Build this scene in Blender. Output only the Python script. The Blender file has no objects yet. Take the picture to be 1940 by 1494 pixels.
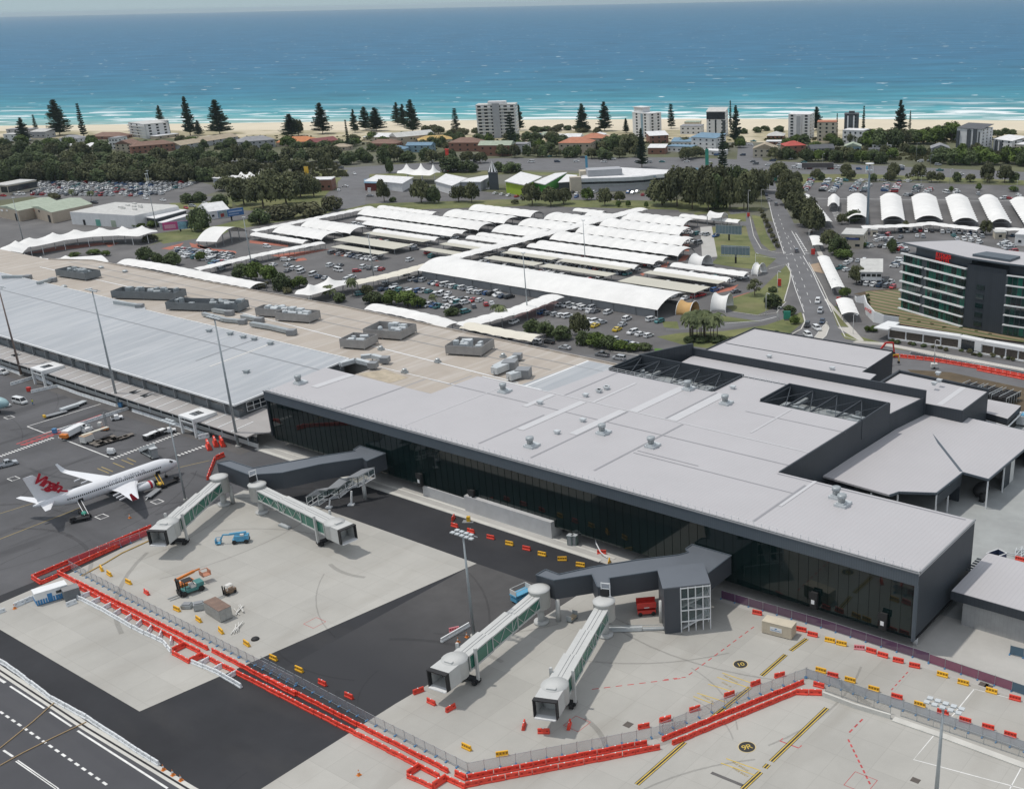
import bpy,math,random
from math import cos,sin,atan2,hypot,radians,exp
from mathutils import Vector,Matrix,noise as mnoise
from mathutils.geometry import tessellate_polygon
R_=math.radians
PI=math.pi
random.seed(7)
sc=bpy.context.scene
C=sc.collection
# camera
CAM_H=112.0
FPX,CX,CY=2104.0,1302.5,876.5
PITCH,ROLL,YAW=0.39541,-0.021234,0.95155
def _basis():
 cp,sp=cos(PITCH),sin(PITCH)
 r,f,u=Vector((1,0,0)),Vector((0,cp,-sp)),Vector((0,sp,cp))
 cr,sr=cos(ROLL),sin(ROLL)
 r,u=r*cr+u*sr,u*cr-r*sr
 ex=(-sin(YAW),cos(YAW));ey=(cos(YAW),sin(YAW))
 cv=lambda v:Vector((-(v.x*ex[0]+v.y*ex[1]),v.x*ey[0]+v.y*ey[1],v.z))
 return cv(r),cv(u),cv(f)
BR,BU,BF=_basis()
cam_d=bpy.data.cameras.new('camera')
cam=bpy.data.objects.new('camera',cam_d);C.objects.link(cam)
m=Matrix((BR,BU,-BF)).transposed().to_4x4();m.translation=(0,0,CAM_H)
cam.matrix_world=m
cam_d.sensor_fit='HORIZONTAL';cam_d.sensor_width=36.0
cam_d.lens=FPX/1940*36.0
cam_d.shift_x=(970-CX)/1940;cam_d.shift_y=(CY-747)/1940
cam_d.clip_start=1.0;cam_d.clip_end=120000.0
sc.camera=cam
# sky, sun, exposure
SUN_DIR=Vector((-0.38,-0.17,1.0)).normalized()
world=bpy.data.worlds.new('World');sc.world=world;world.use_nodes=True
wn=world.node_tree;wn.nodes.clear()
sky=wn.nodes.new('ShaderNodeTexSky');sky.sky_type='NISHITA';sky.sun_disc=False
sky.sun_elevation=math.asin(SUN_DIR.z);sky.sun_rotation=atan2(SUN_DIR.x,SUN_DIR.y)
sky.altitude=100;sky.air_density=1.0;sky.dust_density=0.6;sky.ozone_density=2.0
sc_n=wn.nodes.new('ShaderNodeVectorMath');sc_n.operation='SCALE';sc_n.inputs['Scale'].default_value=.11;wn.links.new(sky.outputs[0],sc_n.inputs[0])
tcw=wn.nodes.new('ShaderNodeTexCoord');sxw=wn.nodes.new('ShaderNodeSeparateXYZ');wn.links.new(tcw.outputs['Generated'],sxw.inputs[0])
mrw=wn.nodes.new('ShaderNodeMapRange');mrw.inputs['From Max'].default_value=.22;mrw.inputs['To Min'].default_value=.93;mrw.inputs['To Max'].default_value=.62;wn.links.new(sxw.outputs['Z'],mrw.inputs['Value'])
crw=wn.nodes.new('ShaderNodeValToRGB');ce=crw.color_ramp.elements;ce[0].position=.02;ce[0].color=(.43,.56,.62,1);ce[1].position=.45;ce[1].color=(.98,1.0,1.02,1);wn.links.new(sxw.outputs['Z'],crw.inputs[0])
mxw=wn.nodes.new('ShaderNodeMix');mxw.data_type='RGBA';wn.links.new(crw.outputs[0],mxw.inputs[7]);wn.links.new(mrw.outputs[0],mxw.inputs[0]);wn.links.new(sc_n.outputs[0],mxw.inputs[6])
bg=wn.nodes.new('ShaderNodeBackground');bg.inputs['Strength'].default_value=1.0
wo=wn.nodes.new('ShaderNodeOutputWorld')
wn.links.new(mxw.outputs[2],bg.inputs[0]);wn.links.new(bg.outputs[0],wo.inputs[0])
sd=bpy.data.lights.new('sun','SUN');sd.energy=2.45;sd.angle=R_(1.6);sd.color=(1.0,0.95,0.88)
so=bpy.data.objects.new('sun',sd);C.objects.link(so)
so.rotation_euler=SUN_DIR.to_track_quat('Z','Y').to_euler();so.location=(0,0,300)
sc.view_settings.view_transform='Standard';sc.view_settings.look='None'
sc.view_settings.exposure=-.13;sc.view_settings.gamma=1.0
sc.view_settings.use_curve_mapping=False
sc.cycles.max_bounces=6;sc.cycles.diffuse_bounces=2;sc.cycles.glossy_bounces=3
sc.cycles.transparent_max_bounces=12
# survey: pixel of the photograph > metres
def ray(x,y):return BF+BR*((x-CX)/FPX)-BU*((y-CY)/FPX)
def W(x,y,z=0.0):
 d=ray(x,y);t=(z-CAM_H)/d.z
 return Vector((d.x*t,d.y*t,z))
def WX(x,y,X):
 d=ray(x,y);t=X/d.x;return Vector((X,d.y*t,CAM_H+d.z*t))
def WY(x,y,Y):
 d=ray(x,y);t=Y/d.y;return Vector((d.x*t,Y,CAM_H+d.z*t))
def Zm(x0,y0,s):return lambda x,y:(x0+x/s,y0+y/s)
def V(*a):return Vector(a)
# mesh helpers
class MB:
 def __init__(s):s.v=[];s.f=[];s.m=[];s.mi=0;s.g=[]
 def add(s,vs,fs):
  o=len(s.v);s.g.append((o,len(s.f)));s.v+=[tuple(p)for p in vs]
  for f in fs:s.f.append([i+o for i in f]);s.m.append(s.mi)
  return s
 def quad(s,a,b,c,d):return s.add([a,b,c,d],[(0,1,2,3)])
 def box(s,x0,x1,y0,y1,z0,z1):
  v=[(x,y,z)for z in(z0,z1)for x,y in((x0,y0),(x1,y0),(x1,y1),(x0,y1))]
  return s.add(v,[(0,3,2,1),(4,5,6,7),(0,1,5,4),(1,2,6,5),(2,3,7,6),(3,0,4,7)])
 def obox(s,c,sx,sy,sz,rz=0,z0=None):
  "oriented box, centre c (x, y, base z)"
  cr,sr=cos(rz),sin(rz);v=[]
  for z in(c[2],c[2]+sz):
   for x,y in((-.5,-.5),(.5,-.5),(.5,.5),(-.5,.5)):
    X,Y=x*sx,y*sy;v.append((c[0]+X*cr-Y*sr,c[1]+X*sr+Y*cr,z))
  return s.add(v,[(0,3,2,1),(4,5,6,7),(0,1,5,4),(1,2,6,5),(2,3,7,6),(3,0,4,7)])
 def prism(s,poly,z0,z1,bottom=True,top=True):
  n=len(poly);P=[(p[0],p[1])for p in poly]
  ar=sum(P[i][0]*P[(i+1)%n][1]-P[(i+1)%n][0]*P[i][1]for i in range(n))
  if ar<0:P.reverse()
  zt=z1 if callable(z1)else(lambda x,y:z1)
  zb=z0 if callable(z0)else(lambda x,y:z0)
  v=[(x,y,zb(x,y))for x,y in P]+[(x,y,zt(x,y))for x,y in P]
  f=[(i,(i+1)%n,n+(i+1)%n,n+i)for i in range(n)]
  tris=tessellate_polygon([[Vector((x,y,0))for x,y in P]])
  for t in tris:
   a,b,c=t
   cr=(P[b][0]-P[a][0])*(P[c][1]-P[a][1])-(P[b][1]-P[a][1])*(P[c][0]-P[a][0])
   if cr<0:a,b,c=a,c,b
   if top:f.append((n+a,n+b,n+c))
   if bottom:f.append((a,c,b))
  return s.add(v,f)
 def sheet(s,poly,z):
  P=[(p[0],p[1])for p in poly]
  f=[]
  for a,b,c in tessellate_polygon([[Vector((x,y,0))for x,y in P]]):
   cr=(P[b][0]-P[a][0])*(P[c][1]-P[a][1])-(P[b][1]-P[a][1])*(P[c][0]-P[a][0])
   f.append((a,b,c)if cr>0 else(a,c,b))
  zf=z if callable(z)else(lambda x,y:z)
  return s.add([(x,y,zf(x,y))for x,y in P],f)
 def strip(s,pts,w,z=None,closed=False):
  "flat ribbon of width w along points"
  P=[Vector((p[0],p[1]))for p in pts];n=len(P);L=[];Rr=[]
  for i in range(n):
   if closed:a,b=P[i-1],P[(i+1)%n]
   else:a,b=P[max(i-1,0)],P[min(i+1,n-1)]
   d=(b-a).normalized();q=Vector((-d.y,d.x))*w/2
   zz=z if z is not None else pts[i][2]
   L.append((P[i].x+q.x,P[i].y+q.y,zz));Rr.append((P[i].x-q.x,P[i].y-q.y,zz))
  k=n if closed else n-1
  return s.add(L+Rr,[(n+i,n+(i+1)%n,(i+1)%n,i)for i in range(k)])
 def bar(s,p,q,w,h=None):
  "square bar between two points"
  p,q=Vector(p),Vector(q);h=h or w;d=(q-p).normalized()
  up=Vector((0,0,1))if abs(d.z)<.99 else Vector((1,0,0))
  a=d.cross(up).normalized()*w/2;b=a.cross(d).normalized()*h/2
  v=[p-a-b,p+a-b,p+a+b,p-a+b,q-a-b,q+a-b,q+a+b,q-a+b]
  return s.add(v,[(0,1,2,3),(4,7,6,5),(0,4,5,1),(1,5,6,2),(2,6,7,3),(3,7,4,0)])
 def tube(s,p,q,r0,r1=None,n=8,cap=True):
  p,q=Vector(p),Vector(q);r1=r0 if r1 is None else r1;d=(q-p).normalized()
  up=Vector((0,0,1))if abs(d.z)<.99 else Vector((1,0,0))
  a=d.cross(up).normalized();b=d.cross(a)
  v=[o+(a*cos(t)+b*sin(t))*r for o,r in((p,r0),(q,r1))for t in[2*PI*i/n for i in range(n)]]
  f=[(i,(i+1)%n,n+(i+1)%n,n+i)for i in range(n)]
  if cap:f+=[tuple(range(n-1,-1,-1)),tuple(range(n,2*n))]
  return s.add(v,f)
 def path(s,pts,r,n=6):
  for a,b in zip(pts,pts[1:]):s.tube(a,b,r,r,n)
  return s
 def lathe(s,c,prof,n=14,ax=(0,0,1)):
  "profile [(radius, height)] turned about a vertical (or given) axis at c"
  ax=Vector(ax).normalized();up=Vector((0,0,1))if abs(ax.z)<.9 else Vector((1,0,0))
  a=ax.cross(up).normalized();b=ax.cross(a);c=Vector(c);v=[]
  for r,h in prof:
   for i in range(n):
    t=2*PI*i/n;v.append(c+ax*h+(a*cos(t)+b*sin(t))*r)
  f=[]
  for k in range(len(prof)-1):
   for i in range(n):f.append((k*n+i,k*n+(i+1)%n,(k+1)*n+(i+1)%n,(k+1)*n+i))
  f.append(tuple(range(n-1,-1,-1)));f.append(tuple(range((len(prof)-1)*n,len(prof)*n)))
  return s.add(v,f)
 def ball(s,c,rx,ry,rz,n=10,k=7):
  v=[];f=[]
  for j in range(k+1):
   ph=PI*j/k
   for i in range(n):
    t=2*PI*i/n;v.append((c[0]+rx*sin(ph)*cos(t),c[1]+ry*sin(ph)*sin(t),c[2]+rz*cos(ph)))
  for j in range(k):
   for i in range(n):f.append((j*n+i,(j+1)*n+i,(j+1)*n+(i+1)%n,j*n+(i+1)%n))
  return s.add(v,f)
 def grid(s,fn,nu,nv):
  v=[fn(i/nu,j/nv)for j in range(nv+1)for i in range(nu+1)]
  f=[(j*(nu+1)+i,j*(nu+1)+i+1,(j+1)*(nu+1)+i+1,(j+1)*(nu+1)+i)for j in range(nv)for i in range(nu)]
  return s.add(v,f)
 def pieces(s):
  "every shape added on its own"
  for i,(a,b)in enumerate(s.g):
   c,d=s.g[i+1]if i+1<len(s.g)else(len(s.v),len(s.f));q=MB();q.v=s.v[a:c];q.f=[[k-a for k in f]for f in s.f[b:d]];q.m=s.m[b:d];yield q
 def mesh(s,name,mats,smooth=False):
  me=bpy.data.meshes.new(name)
  me.from_pydata(s.v,[],s.f)
  if not isinstance(mats,(list,tuple)):mats=[mats]
  for mm in mats:me.materials.append(mm)
  if len(mats)>1:me.polygons.foreach_set('material_index',s.m)
  if smooth:me.polygons.foreach_set('use_smooth',[True]*len(me.polygons))
  me.update()
  return me
 def build(s,name,mats,parent=None,smooth=False,loc=None):
  o=bpy.data.objects.new(name,s.mesh(name,mats,smooth));C.objects.link(o)
  if parent is not None:o.parent=parent
  if loc is not None:o.location=loc
  return o
def tag(o,label,cat,group=None,kind=None):
 o['label']=label;o['category']=cat
 if group:o['group']=group
 if kind:o['kind']=kind
 return o
def struct(o):
 o['kind']='structure';return o
def thing(name,label,cat,loc=(0,0,0),rz=0.0,group=None):
 o=bpy.data.objects.new(name,None);C.objects.link(o);o.empty_display_size=.2
 o.location=loc;o.rotation_euler=(0,0,rz)
 return tag(o,label,cat,group)
def kids(o):return[c for c in o.children]
_KC={}
def dup(root,loc,rz=0.0,scale=None,label=None,group=None):
 if root.name not in _KC:
  _KC[root.name]=[(c,list(c.children))for c in root.children]
 r=root.copy();C.objects.link(r);r.location=loc;r.rotation_euler=(0,0,rz)
 if scale is not None:r.scale=scale if isinstance(scale,(tuple,list))else(scale,)*3
 if label:r['label']=label
 if group:r['group']=group
 for c,gs in _KC[root.name]:
  cc=c.copy();C.objects.link(cc);cc.parent=r
  for g in gs:
   d=g.copy();C.objects.link(d);d.parent=cc
 return r
# materials
def mat(name,rgb,rough=.7,var=.12,scale=.4,metal=0.0,spec=.5,bump=0.0,bscale=None,tint=None,rnd=0.0,alpha=None,detail=5,coat=0):
 "principled surface whose colour drifts with two octaves of noise (weathering), optionally per object"
 M=bpy.data.materials.new(name);M.use_nodes=True;nt=M.node_tree;N=nt.nodes;L=nt.links
 b=N['Principled BSDF'];b.inputs['Roughness'].default_value=rough;b.inputs['Metallic'].default_value=metal
 b.inputs['Specular IOR Level'].default_value=spec
 if coat:b.inputs['Coat Weight'].default_value=coat
 tc=N.new('ShaderNodeTexCoord');nz=N.new('ShaderNodeTexNoise');nz.inputs['Scale'].default_value=scale
 nz.inputs['Detail'].default_value=detail;nz.inputs['Roughness'].default_value=.65
 L.new(tc.outputs['Object'],nz.inputs['Vector'])
 rp=N.new('ShaderNodeValToRGB');rp.color_ramp.elements[0].position=.3;rp.color_ramp.elements[1].position=.7
 c2=tint or rgb
 lo=[max(0,c*(1-var))for c in rgb];hi=[min(1,c*(1+var))for c in c2]
 rp.color_ramp.elements[0].color=(*lo,1);rp.color_ramp.elements[1].color=(*hi,1)
 L.new(nz.outputs['Fac'],rp.inputs[0]);out=rp.outputs[0]
 if rnd:
  oi=N.new('ShaderNodeObjectInfo');mx=N.new('ShaderNodeHueSaturation')
  mp=N.new('ShaderNodeMapRange');mp.inputs['To Min'].default_value=1-rnd;mp.inputs['To Max'].default_value=1+rnd
  L.new(oi.outputs['Random'],mp.inputs['Value']);L.new(mp.outputs[0],mx.inputs['Value']);L.new(out,mx.inputs['Color']);out=mx.outputs[0]
 L.new(out,b.inputs['Base Color'])
 if bump:
  n2=N.new('ShaderNodeTexNoise');n2 .inputs['Scale'].default_value=bscale or scale*8;n2 .inputs['Detail'].default_value=4
  L.new(tc.outputs['Object'],n2 .inputs['Vector']);bp=N.new('ShaderNodeBump');bp.inputs['Strength'].default_value=bump
  L.new(n2 .outputs['Fac'],bp.inputs['Height']);L.new(bp.outputs[0],b.inputs['Normal'])
 if alpha is not None:b.inputs['Alpha'].default_value=alpha
 return M
def nodes_of(M):return M.node_tree.nodes,M.node_tree.links,M.node_tree.nodes['Principled BSDF']
def base_link(M):
 N,L,b=nodes_of(M);l=b.inputs['Base Color'].links[0];return l.from_socket
def mixcol(M,fac_socket,col,src=None,mode='MIX'):
 N,L,b=nodes_of(M);mx=N.new('ShaderNodeMix');mx.data_type='RGBA';mx.blend_type=mode
 src=src or base_link(M);L.new(src,mx.inputs[6]);mx.inputs[7].default_value=(*col,1)
 if isinstance(fac_socket,float):mx.inputs[0].default_value=fac_socket
 else:L.new(fac_socket,mx.inputs[0])
 L.new(mx.outputs[2],b.inputs['Base Color']);return mx.outputs[2]
def mapping(M,scale=(1,1,1),rot=0.0,loc=(0,0,0)):
 N,L,b=nodes_of(M);tc=N.new('ShaderNodeTexCoord');mp=N.new('ShaderNodeMapping')
 mp.inputs['Scale'].default_value=scale;mp.inputs['Rotation'].default_value=(0,0,rot);mp.inputs['Location'].default_value=loc
 L.new(tc.outputs['Object'],mp.inputs[0]);return mp.outputs[0]
def noise_fac(M,scale=(1,1,1),s=1.0,lo=.5,hi=.6,detail=3,rot=0.0,dist=0.0):
 N,L,b=nodes_of(M);n=N.new('ShaderNodeTexNoise');n.inputs['Scale'].default_value=s;n.inputs['Detail'].default_value=detail
 n.inputs['Distortion'].default_value=dist
 L.new(mapping(M,scale,rot),n.inputs['Vector']);r=N.new('ShaderNodeMapRange')
 r.inputs['From Min'].default_value=lo;r.inputs['From Max'].default_value=hi;L.new(n.outputs['Fac'],r.inputs['Value']);return r.outputs[0]
def scaled(M,sock,k):
 N,L,b=nodes_of(M);a=N.new('ShaderNodeMath');a.operation='MULTIPLY';L.new(sock,a.inputs[0])
 if isinstance(k,(int,float)):a.inputs[1].default_value=k
 else:L.new(k,a.inputs[1])
 return a.outputs[0]
def grid_lines(M,sx,sy,w,jitter=0):
 "thin lines of a rectangular grid, spacing sx by sy metres, as a 0..1 factor"
 N,L,b=nodes_of(M);tc=N.new('ShaderNodeTexCoord');sp=N.new('ShaderNodeSeparateXYZ');L.new(tc.outputs['Object'],sp.inputs[0])
 outs=[]
 for i,s in((0,sx),(1,sy)):
  if not s:continue
  a=N.new('ShaderNodeMath');a.operation='PINGPONG';a.inputs[1].default_value=s/2;L.new(sp.outputs[i],a.inputs[0])
  c=N.new('ShaderNodeMath');c.operation='LESS_THAN';c.inputs[1].default_value=w;L.new(a.outputs[0],c.inputs[0]);outs.append(c.outputs[0])
 if len(outs)==1:return outs[0]
 m2=N.new('ShaderNodeMath');m2 .operation='MAXIMUM';L.new(outs[0],m2 .inputs[0]);L.new(outs[1],m2 .inputs[1]);return m2 .outputs[0]
# the palette
concrete=mat('apron_concrete',(.385,.375,.345),.85,.10,.05,bump=.15,bscale=3)
mixcol(concrete,scaled(concrete,noise_fac(concrete,(1,.35,1),.12,.52,.75,5,dist=.6),.35),(.27,.25,.215))
mixcol(concrete,scaled(concrete,grid_lines(concrete,6,6,.045),.22),(.16,.15,.13))
def _slabs(M,s,k):
 N,L,b=nodes_of(M);tc=mapping(M,(1/s,1/s,1));fl=N.new('ShaderNodeVectorMath');fl.operation='FLOOR';L.new(tc,fl.inputs[0])
 wn_=N.new('ShaderNodeTexWhiteNoise');wn_.noise_dimensions='2D';L.new(fl.outputs[0],wn_.inputs['Vector'])
 mp=N.new('ShaderNodeMapRange');mp.inputs['To Min'].default_value=1-k;mp.inputs['To Max'].default_value=1+k;L.new(wn_.outputs['Value'],mp.inputs['Value'])
 hs=N.new('ShaderNodeHueSaturation');L.new(base_link(M),hs.inputs['Color']);L.new(mp.outputs[0],hs.inputs['Value']);L.new(hs.outputs[0],b.inputs['Base Color'])
_slabs(concrete,12,.05)
asphalt_new=mat('fresh_asphalt',(.030,.031,.035),.85,.22,.06,spec=.3,bump=.1,bscale=4)
mixcol(asphalt_new,scaled(asphalt_new,noise_fac(asphalt_new,(.25,1,1),.16,.5,.8,4),.35),(.065,.062,.06))
asphalt_worn=mat('dusty_asphalt',(.105,.10,.098),.9,.18,.08,bump=.1,bscale=4)
mixcol(asphalt_worn,scaled(asphalt_worn,noise_fac(asphalt_worn,(1,1,1),.07,.45,.75,5,dist=1),.5),(.055,.055,.058))
asphalt_old=mat('weathered_apron_asphalt',(.085,.085,.09),.85,.22,.05,bump=.1,bscale=3)
mixcol(asphalt_old,scaled(asphalt_old,noise_fac(asphalt_old,(.22,1.2,1),.09,.55,.72,4,rot=.25,dist=.5),.55),(.038,.038,.042))
mixcol(asphalt_old,scaled(asphalt_old,noise_fac(asphalt_old,(1.2,.12,1),.13,.58,.66,3,rot=-.3,dist=.3),.5),(.035,.035,.038))
taxi_asphalt=mat('taxiway_asphalt',(.062,.063,.070),.88,.14,.05,bump=.1,bscale=4)
mixcol(taxi_asphalt,scaled(taxi_asphalt,noise_fac(taxi_asphalt,(.1,1.5,1),.2,.5,.8,4),.35),(.095,.095,.10))
road_asphalt=mat('road_asphalt',(.135,.135,.14),.9,.14,.12,bump=.05)
lot_asphalt=mat('car_park_asphalt',(.115,.112,.112),.9,.22,.06,bump=.05)
mixcol(lot_asphalt,scaled(lot_asphalt,noise_fac(lot_asphalt,(1,1,1),.03,.5,.65,4),.5),(.17,.165,.16))
pavement_m=mat('pavement_concrete',(.42,.41,.385),.85,.1,.1)
kerb_m=mat('kerb_concrete',(.55,.54,.50),.8,.1,.3)
gravel_m=mat('gravel_yard',(.33,.345,.34),.95,.14,.12,bump=.2)
mixcol(gravel_m,scaled(gravel_m,noise_fac(gravel_m,(1,1,1),.05,.5,.7,5),.5),(.26,.265,.26))
grass_m=mat('mown_grass',(.095,.125,.038),.95,.28,.06,bump=.2,tint=(.15,.155,.06))
mixcol(grass_m,scaled(grass_m,noise_fac(grass_m,(1,1,1),.04,.52,.68,5),.55),(.19,.165,.085))
lush_m=mat('watered_grass',(.085,.18,.03),.95,.15,.1)
land_m=mat('suburban_ground',(.10,.105,.055),.95,.3,.02)
mixcol(land_m,scaled(land_m,noise_fac(land_m,(1,1,1),.012,.5,.62,5),.55),(.16,.155,.14))
sand_m=mat('beach_sand',(.62,.55,.42),.95,.06,.02)
scrub_m=mat('dune_scrub',(.33,.29,.18),.95,.3,.05)
red_pave=mat('red_paving',(.36,.125,.085),.9,.2,.2)
dirt_m=mat('bare_earth',(.36,.27,.19),.95,.2,.15)
hedge_ground_m=mat('mulch_bed',(.10,.075,.045),.95,.3,.2)
white_paint=mat('white_line_paint',(.70,.70,.68),.8,.18,.5)
yellow_paint=mat('yellow_line_paint',(.56,.40,.08),.8,.2,.5)
dull_yellow=mat('worn_yellow_paint',(.34,.26,.10),.8,.2,.5)
black_paint=mat('black_line_paint',(.03,.03,.03),.8,.1,.5)
red_paint=mat('red_line_paint',(.45,.07,.07),.8,.25,.4)
pink_paint=mat('faded_red_paint',(.55,.33,.31),.8,.2,.4)
roof_grey=mat('pale_grey_roof_sheet',(.445,.435,.445),.6,.03,.08,spec=.3)
mixcol(roof_grey,scaled(roof_grey,grid_lines(roof_grey,.9,0,.12),.13),(.28,.28,.295))
dark_clad=mat('charcoal_cladding',(.038,.046,.056),.55,.08,.3,spec=.4)
mixcol(dark_clad,scaled(dark_clad,grid_lines(dark_clad,.8,.8,.1),.3),(.020,.025,.032))
fascia_m=mat('slate_fascia',(.085,.105,.125),.5,.06,.3,spec=.4)
mixcol(fascia_m,scaled(fascia_m,grid_lines(fascia_m,.5,0,.08),.35),(.05,.063,.078))
link_wall=mat('link_wall_cladding',(.060,.068,.080),.55,.05,.3,spec=.4)
link_roof=mat('link_roof_sheet',(.12,.135,.155),.5,.05,.2,spec=.4)
glass_dark=mat('dark_curtain_glass',(.004,.012,.012),.05,.3,.08,spec=.55)
shade_glass=mat('tinted_glass',(.008,.045,.035),.08,.5,.3,spec=.8)
win_m=mat('window_glass',(.02,.026,.032),.12,.4,.6,spec=.7)
old_roof=mat('aged_metal_roof',(.37,.39,.41),.5,.07,.05,spec=.35,metal=.0)
mixcol(old_roof,scaled(old_roof,noise_fac(old_roof,(1.2,.07,1),.35,.42,.72,5,dist=.3),.75),(.49,.50,.51))
mixcol(old_roof,scaled(old_roof,noise_fac(old_roof,(.9,.03,1),.8,.55,.75,3),.45),(.29,.315,.35))
mixcol(old_roof,scaled(old_roof,grid_lines(old_roof,1.2,0,.06),.15),(.25,.27,.29))
beige_roof=mat('beige_membrane_roof',(.40,.355,.305),.8,.06,.07)
mixcol(beige_roof,scaled(beige_roof,noise_fac(beige_roof,(.9,.06,1),.5,.5,.66,4),.5),(.52,.49,.455))
mixcol(beige_roof,scaled(beige_roof,noise_fac(beige_roof,(1,1,1),.12,.5,.8,5),.4),(.31,.265,.22))
con_roof=mat('concourse_roof',(.35,.335,.325),.75,.08,.1)
galv=mat('galvanised_steel',(.36,.39,.40),.42,.15,.6,metal=.25)
galv_lt=mat('light_duct_metal',(.55,.58,.59),.4,.1,.6,metal=.2)
plant_wall=mat('plant_screen_grey',(.15,.165,.175),.6,.15,.3)
plant_wall_lt=mat('plant_screen_louvre',(.30,.29,.28),.6,.15,.4)
white_m=mat('white_painted_steel',(.74,.75,.75),.45,.05,.5)
offwhite_m=mat('off_white_wall',(.62,.61,.58),.8,.07,.2)
cream_m=mat('cream_wall',(.50,.44,.34),.8,.08,.2)
grey_m=mat('mid_grey_steel',(.24,.25,.26),.5,.08,.5)
bridge_grey=mat('jet_bridge_grey',(.50,.505,.49),.55,.06,.4)
bridge_green=mat('jet_bridge_green_glass',(.028,.15,.105),.2,.15,.3,spec=.6)
black_m=mat('black_rubber',(.015,.015,.016),.7,.2,2)
dark_m=mat('dark_void',(.012,.012,.014),.8,.2,1)
membrane=mat('white_fabric_membrane',(.74,.735,.715),.7,.08,.12)
mixcol(membrane,scaled(membrane,grid_lines(membrane,2.8,0,.05),.2),(.5,.5,.48))
membrane_c=mat('cream_fabric_membrane',(.66,.625,.53),.7,.05,.1)
shade_cream=mat('cream_carport_roof',(.52,.50,.42),.6,.05,.1)
mixcol(shade_cream,scaled(shade_cream,grid_lines(shade_cream,2.5,0,.12),.3),(.38,.365,.31))
red_plastic=mat('red_barrier_plastic',(.72,.055,.028),.5,.06,.8,rnd=.06)
yel_plastic=mat('yellow_barrier_plastic',(.78,.42,.015),.5,.06,.8,rnd=.05)
wht_plastic=mat('white_barrier_plastic',(.68,.70,.71),.5,.1,.8,rnd=.05)
pink_plastic=mat('faded_barrier_plastic',(.66,.22,.25),.55,.1,.8)
blue_m=mat('blue_plastic',(.07,.22,.42),.5,.1,1)
skyblue_m=mat('light_blue_paint',(.10,.34,.52),.45,.1,1)
green_m=mat('bin_green',(.04,.30,.22),.5,.1,1)
teal_m=mat('teal_machine_paint',(.06,.22,.21),.4,.15,1)
orange_m=mat('orange_machine_paint',(.65,.20,.03),.45,.12,1)
yellow_m=mat('yellow_machine_paint',(.70,.42,.03),.45,.1,1)
red_m=mat('red_machine_paint',(.60,.04,.03),.45,.1,1)
brick_m=mat('pale_blockwork',(.36,.36,.355),.85,.1,.5)
mixcol(brick_m,scaled(brick_m,grid_lines(brick_m,.8,.8,.05),.3),(.24,.24,.24))
def meshfence(name,rgb,alpha,rough=.6):
 M=mat(name,rgb,rough,.1,1)
 N,L,b=nodes_of(M);tc=N.new('ShaderNodeTexCoord');sp=N.new('ShaderNodeSeparateXYZ');L.new(tc.outputs['Generated'],sp.inputs[0])
 b.inputs['Alpha'].default_value=alpha
 return M
mesh_fence=meshfence('welded_wire_mesh',(.32,.36,.40),.38)
purple_net=meshfence('purple_shade_cloth',(.09,.03,.085),.9)
red_net=meshfence('red_shade_cloth',(.45,.10,.13),.6)
blue_net=meshfence('blue_shade_cloth',(.02,.09,.15),.92)
grey_net=meshfence('grey_shade_cloth',(.24,.29,.36),.62)
# ground, sea, beach
def area(name,px,z,m,conv=None):
 P=[W(*(conv(*p)if conv else p))for p in px]
 return struct(MB().sheet(P,z).build(name,m))
def warea(name,P,z,m):return struct(MB().sheet(P,z).build(name,m))
sand_in=[W(x,y)for x,y in((-400,262),(0,258),(420,256),(700,262),(970,262),(1300,262),(1600,262),(1940,262),(2300,262))]
water_e=[W(x,y)for x,y in((-400,238),(0,235),(420,230),(700,226),(970,223),(1300,221),(1600,221),(1940,224),(2300,226))]
S0,S1=W(0,235),W(1940,224)
sh_d=(S1-S0).normalized();sh_n=Vector((-sh_d.y,sh_d.x,0))
if sh_n.dot(Vector((0,1,0)))<0:sh_n=-sh_n
far=3000
land_poly=[(-6000,-1500)]+[(sand_in[0]-sh_d*6000).to_2d()]+[p.to_2d()for p in sand_in]+[(sand_in[-1]+sh_d*6000).to_2d(),(6000,-1500)]
g=MB()
L0=[sand_in[0]-sh_d*6000]+sand_in+[sand_in[-1]+sh_d*6000]
E0=[water_e[0]-sh_d*6000]+water_e+[water_e[-1]+sh_d*6000]
g.sheet([(-7000,-2500)]+[p.to_2d()for p in L0]+[(8000,-2500)],0)
struct(g.build('ground',land_m))
g=MB();n=len(L0)
mid=[a.lerp(b,.55)for a,b in zip(L0,E0)]
vs=[(p.x,p.y,0)for p in L0]+[(p.x,p.y,.25)for p in mid]+[(p.x,p.y,-1.5)for p in E0]+[((p+sh_n*60).x,(p+sh_n*60).y,-5)for p in E0]
g.add(vs,[(k*n+i,k*n+i+1,(k+1)*n+i+1,(k+1)*n+i)for k in range(3)for i in range(n-1)])
struct(g.build('beach',sand_m))
g=MB()
vs=[]
for a,b in zip(L0,E0):
 p=a-(b-a).normalized()*30;q=a.lerp(b,.33+.07*mnoise.noise(a*.01));vs.append((p,q))
k=len(vs);g.add([(p.x,p.y,.03)for p,q in vs]+[(q.x,q.y,.22)for p,q in vs],[(i,i+1,k+i+1,k+i)for i in range(k-1)])
scr=struct(g.build('dune_slope',scrub_m))
mixcol(scrub_m,scaled(scrub_m,noise_fac(scrub_m,(1,1,1),.03,.47,.6,6),.8),(.58,.51,.38))
sea=bpy.data.materials.new('sea_water');sea.use_nodes=True
N,L,b=nodes_of(sea);b.inputs['Roughness'].default_value=.55;b.inputs['Specular IOR Level'].default_value=.08
tc=N.new('ShaderNodeTexCoord');mp=N.new('ShaderNodeMapping');L.new(tc.outputs['Object'],mp.inputs[0])
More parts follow.
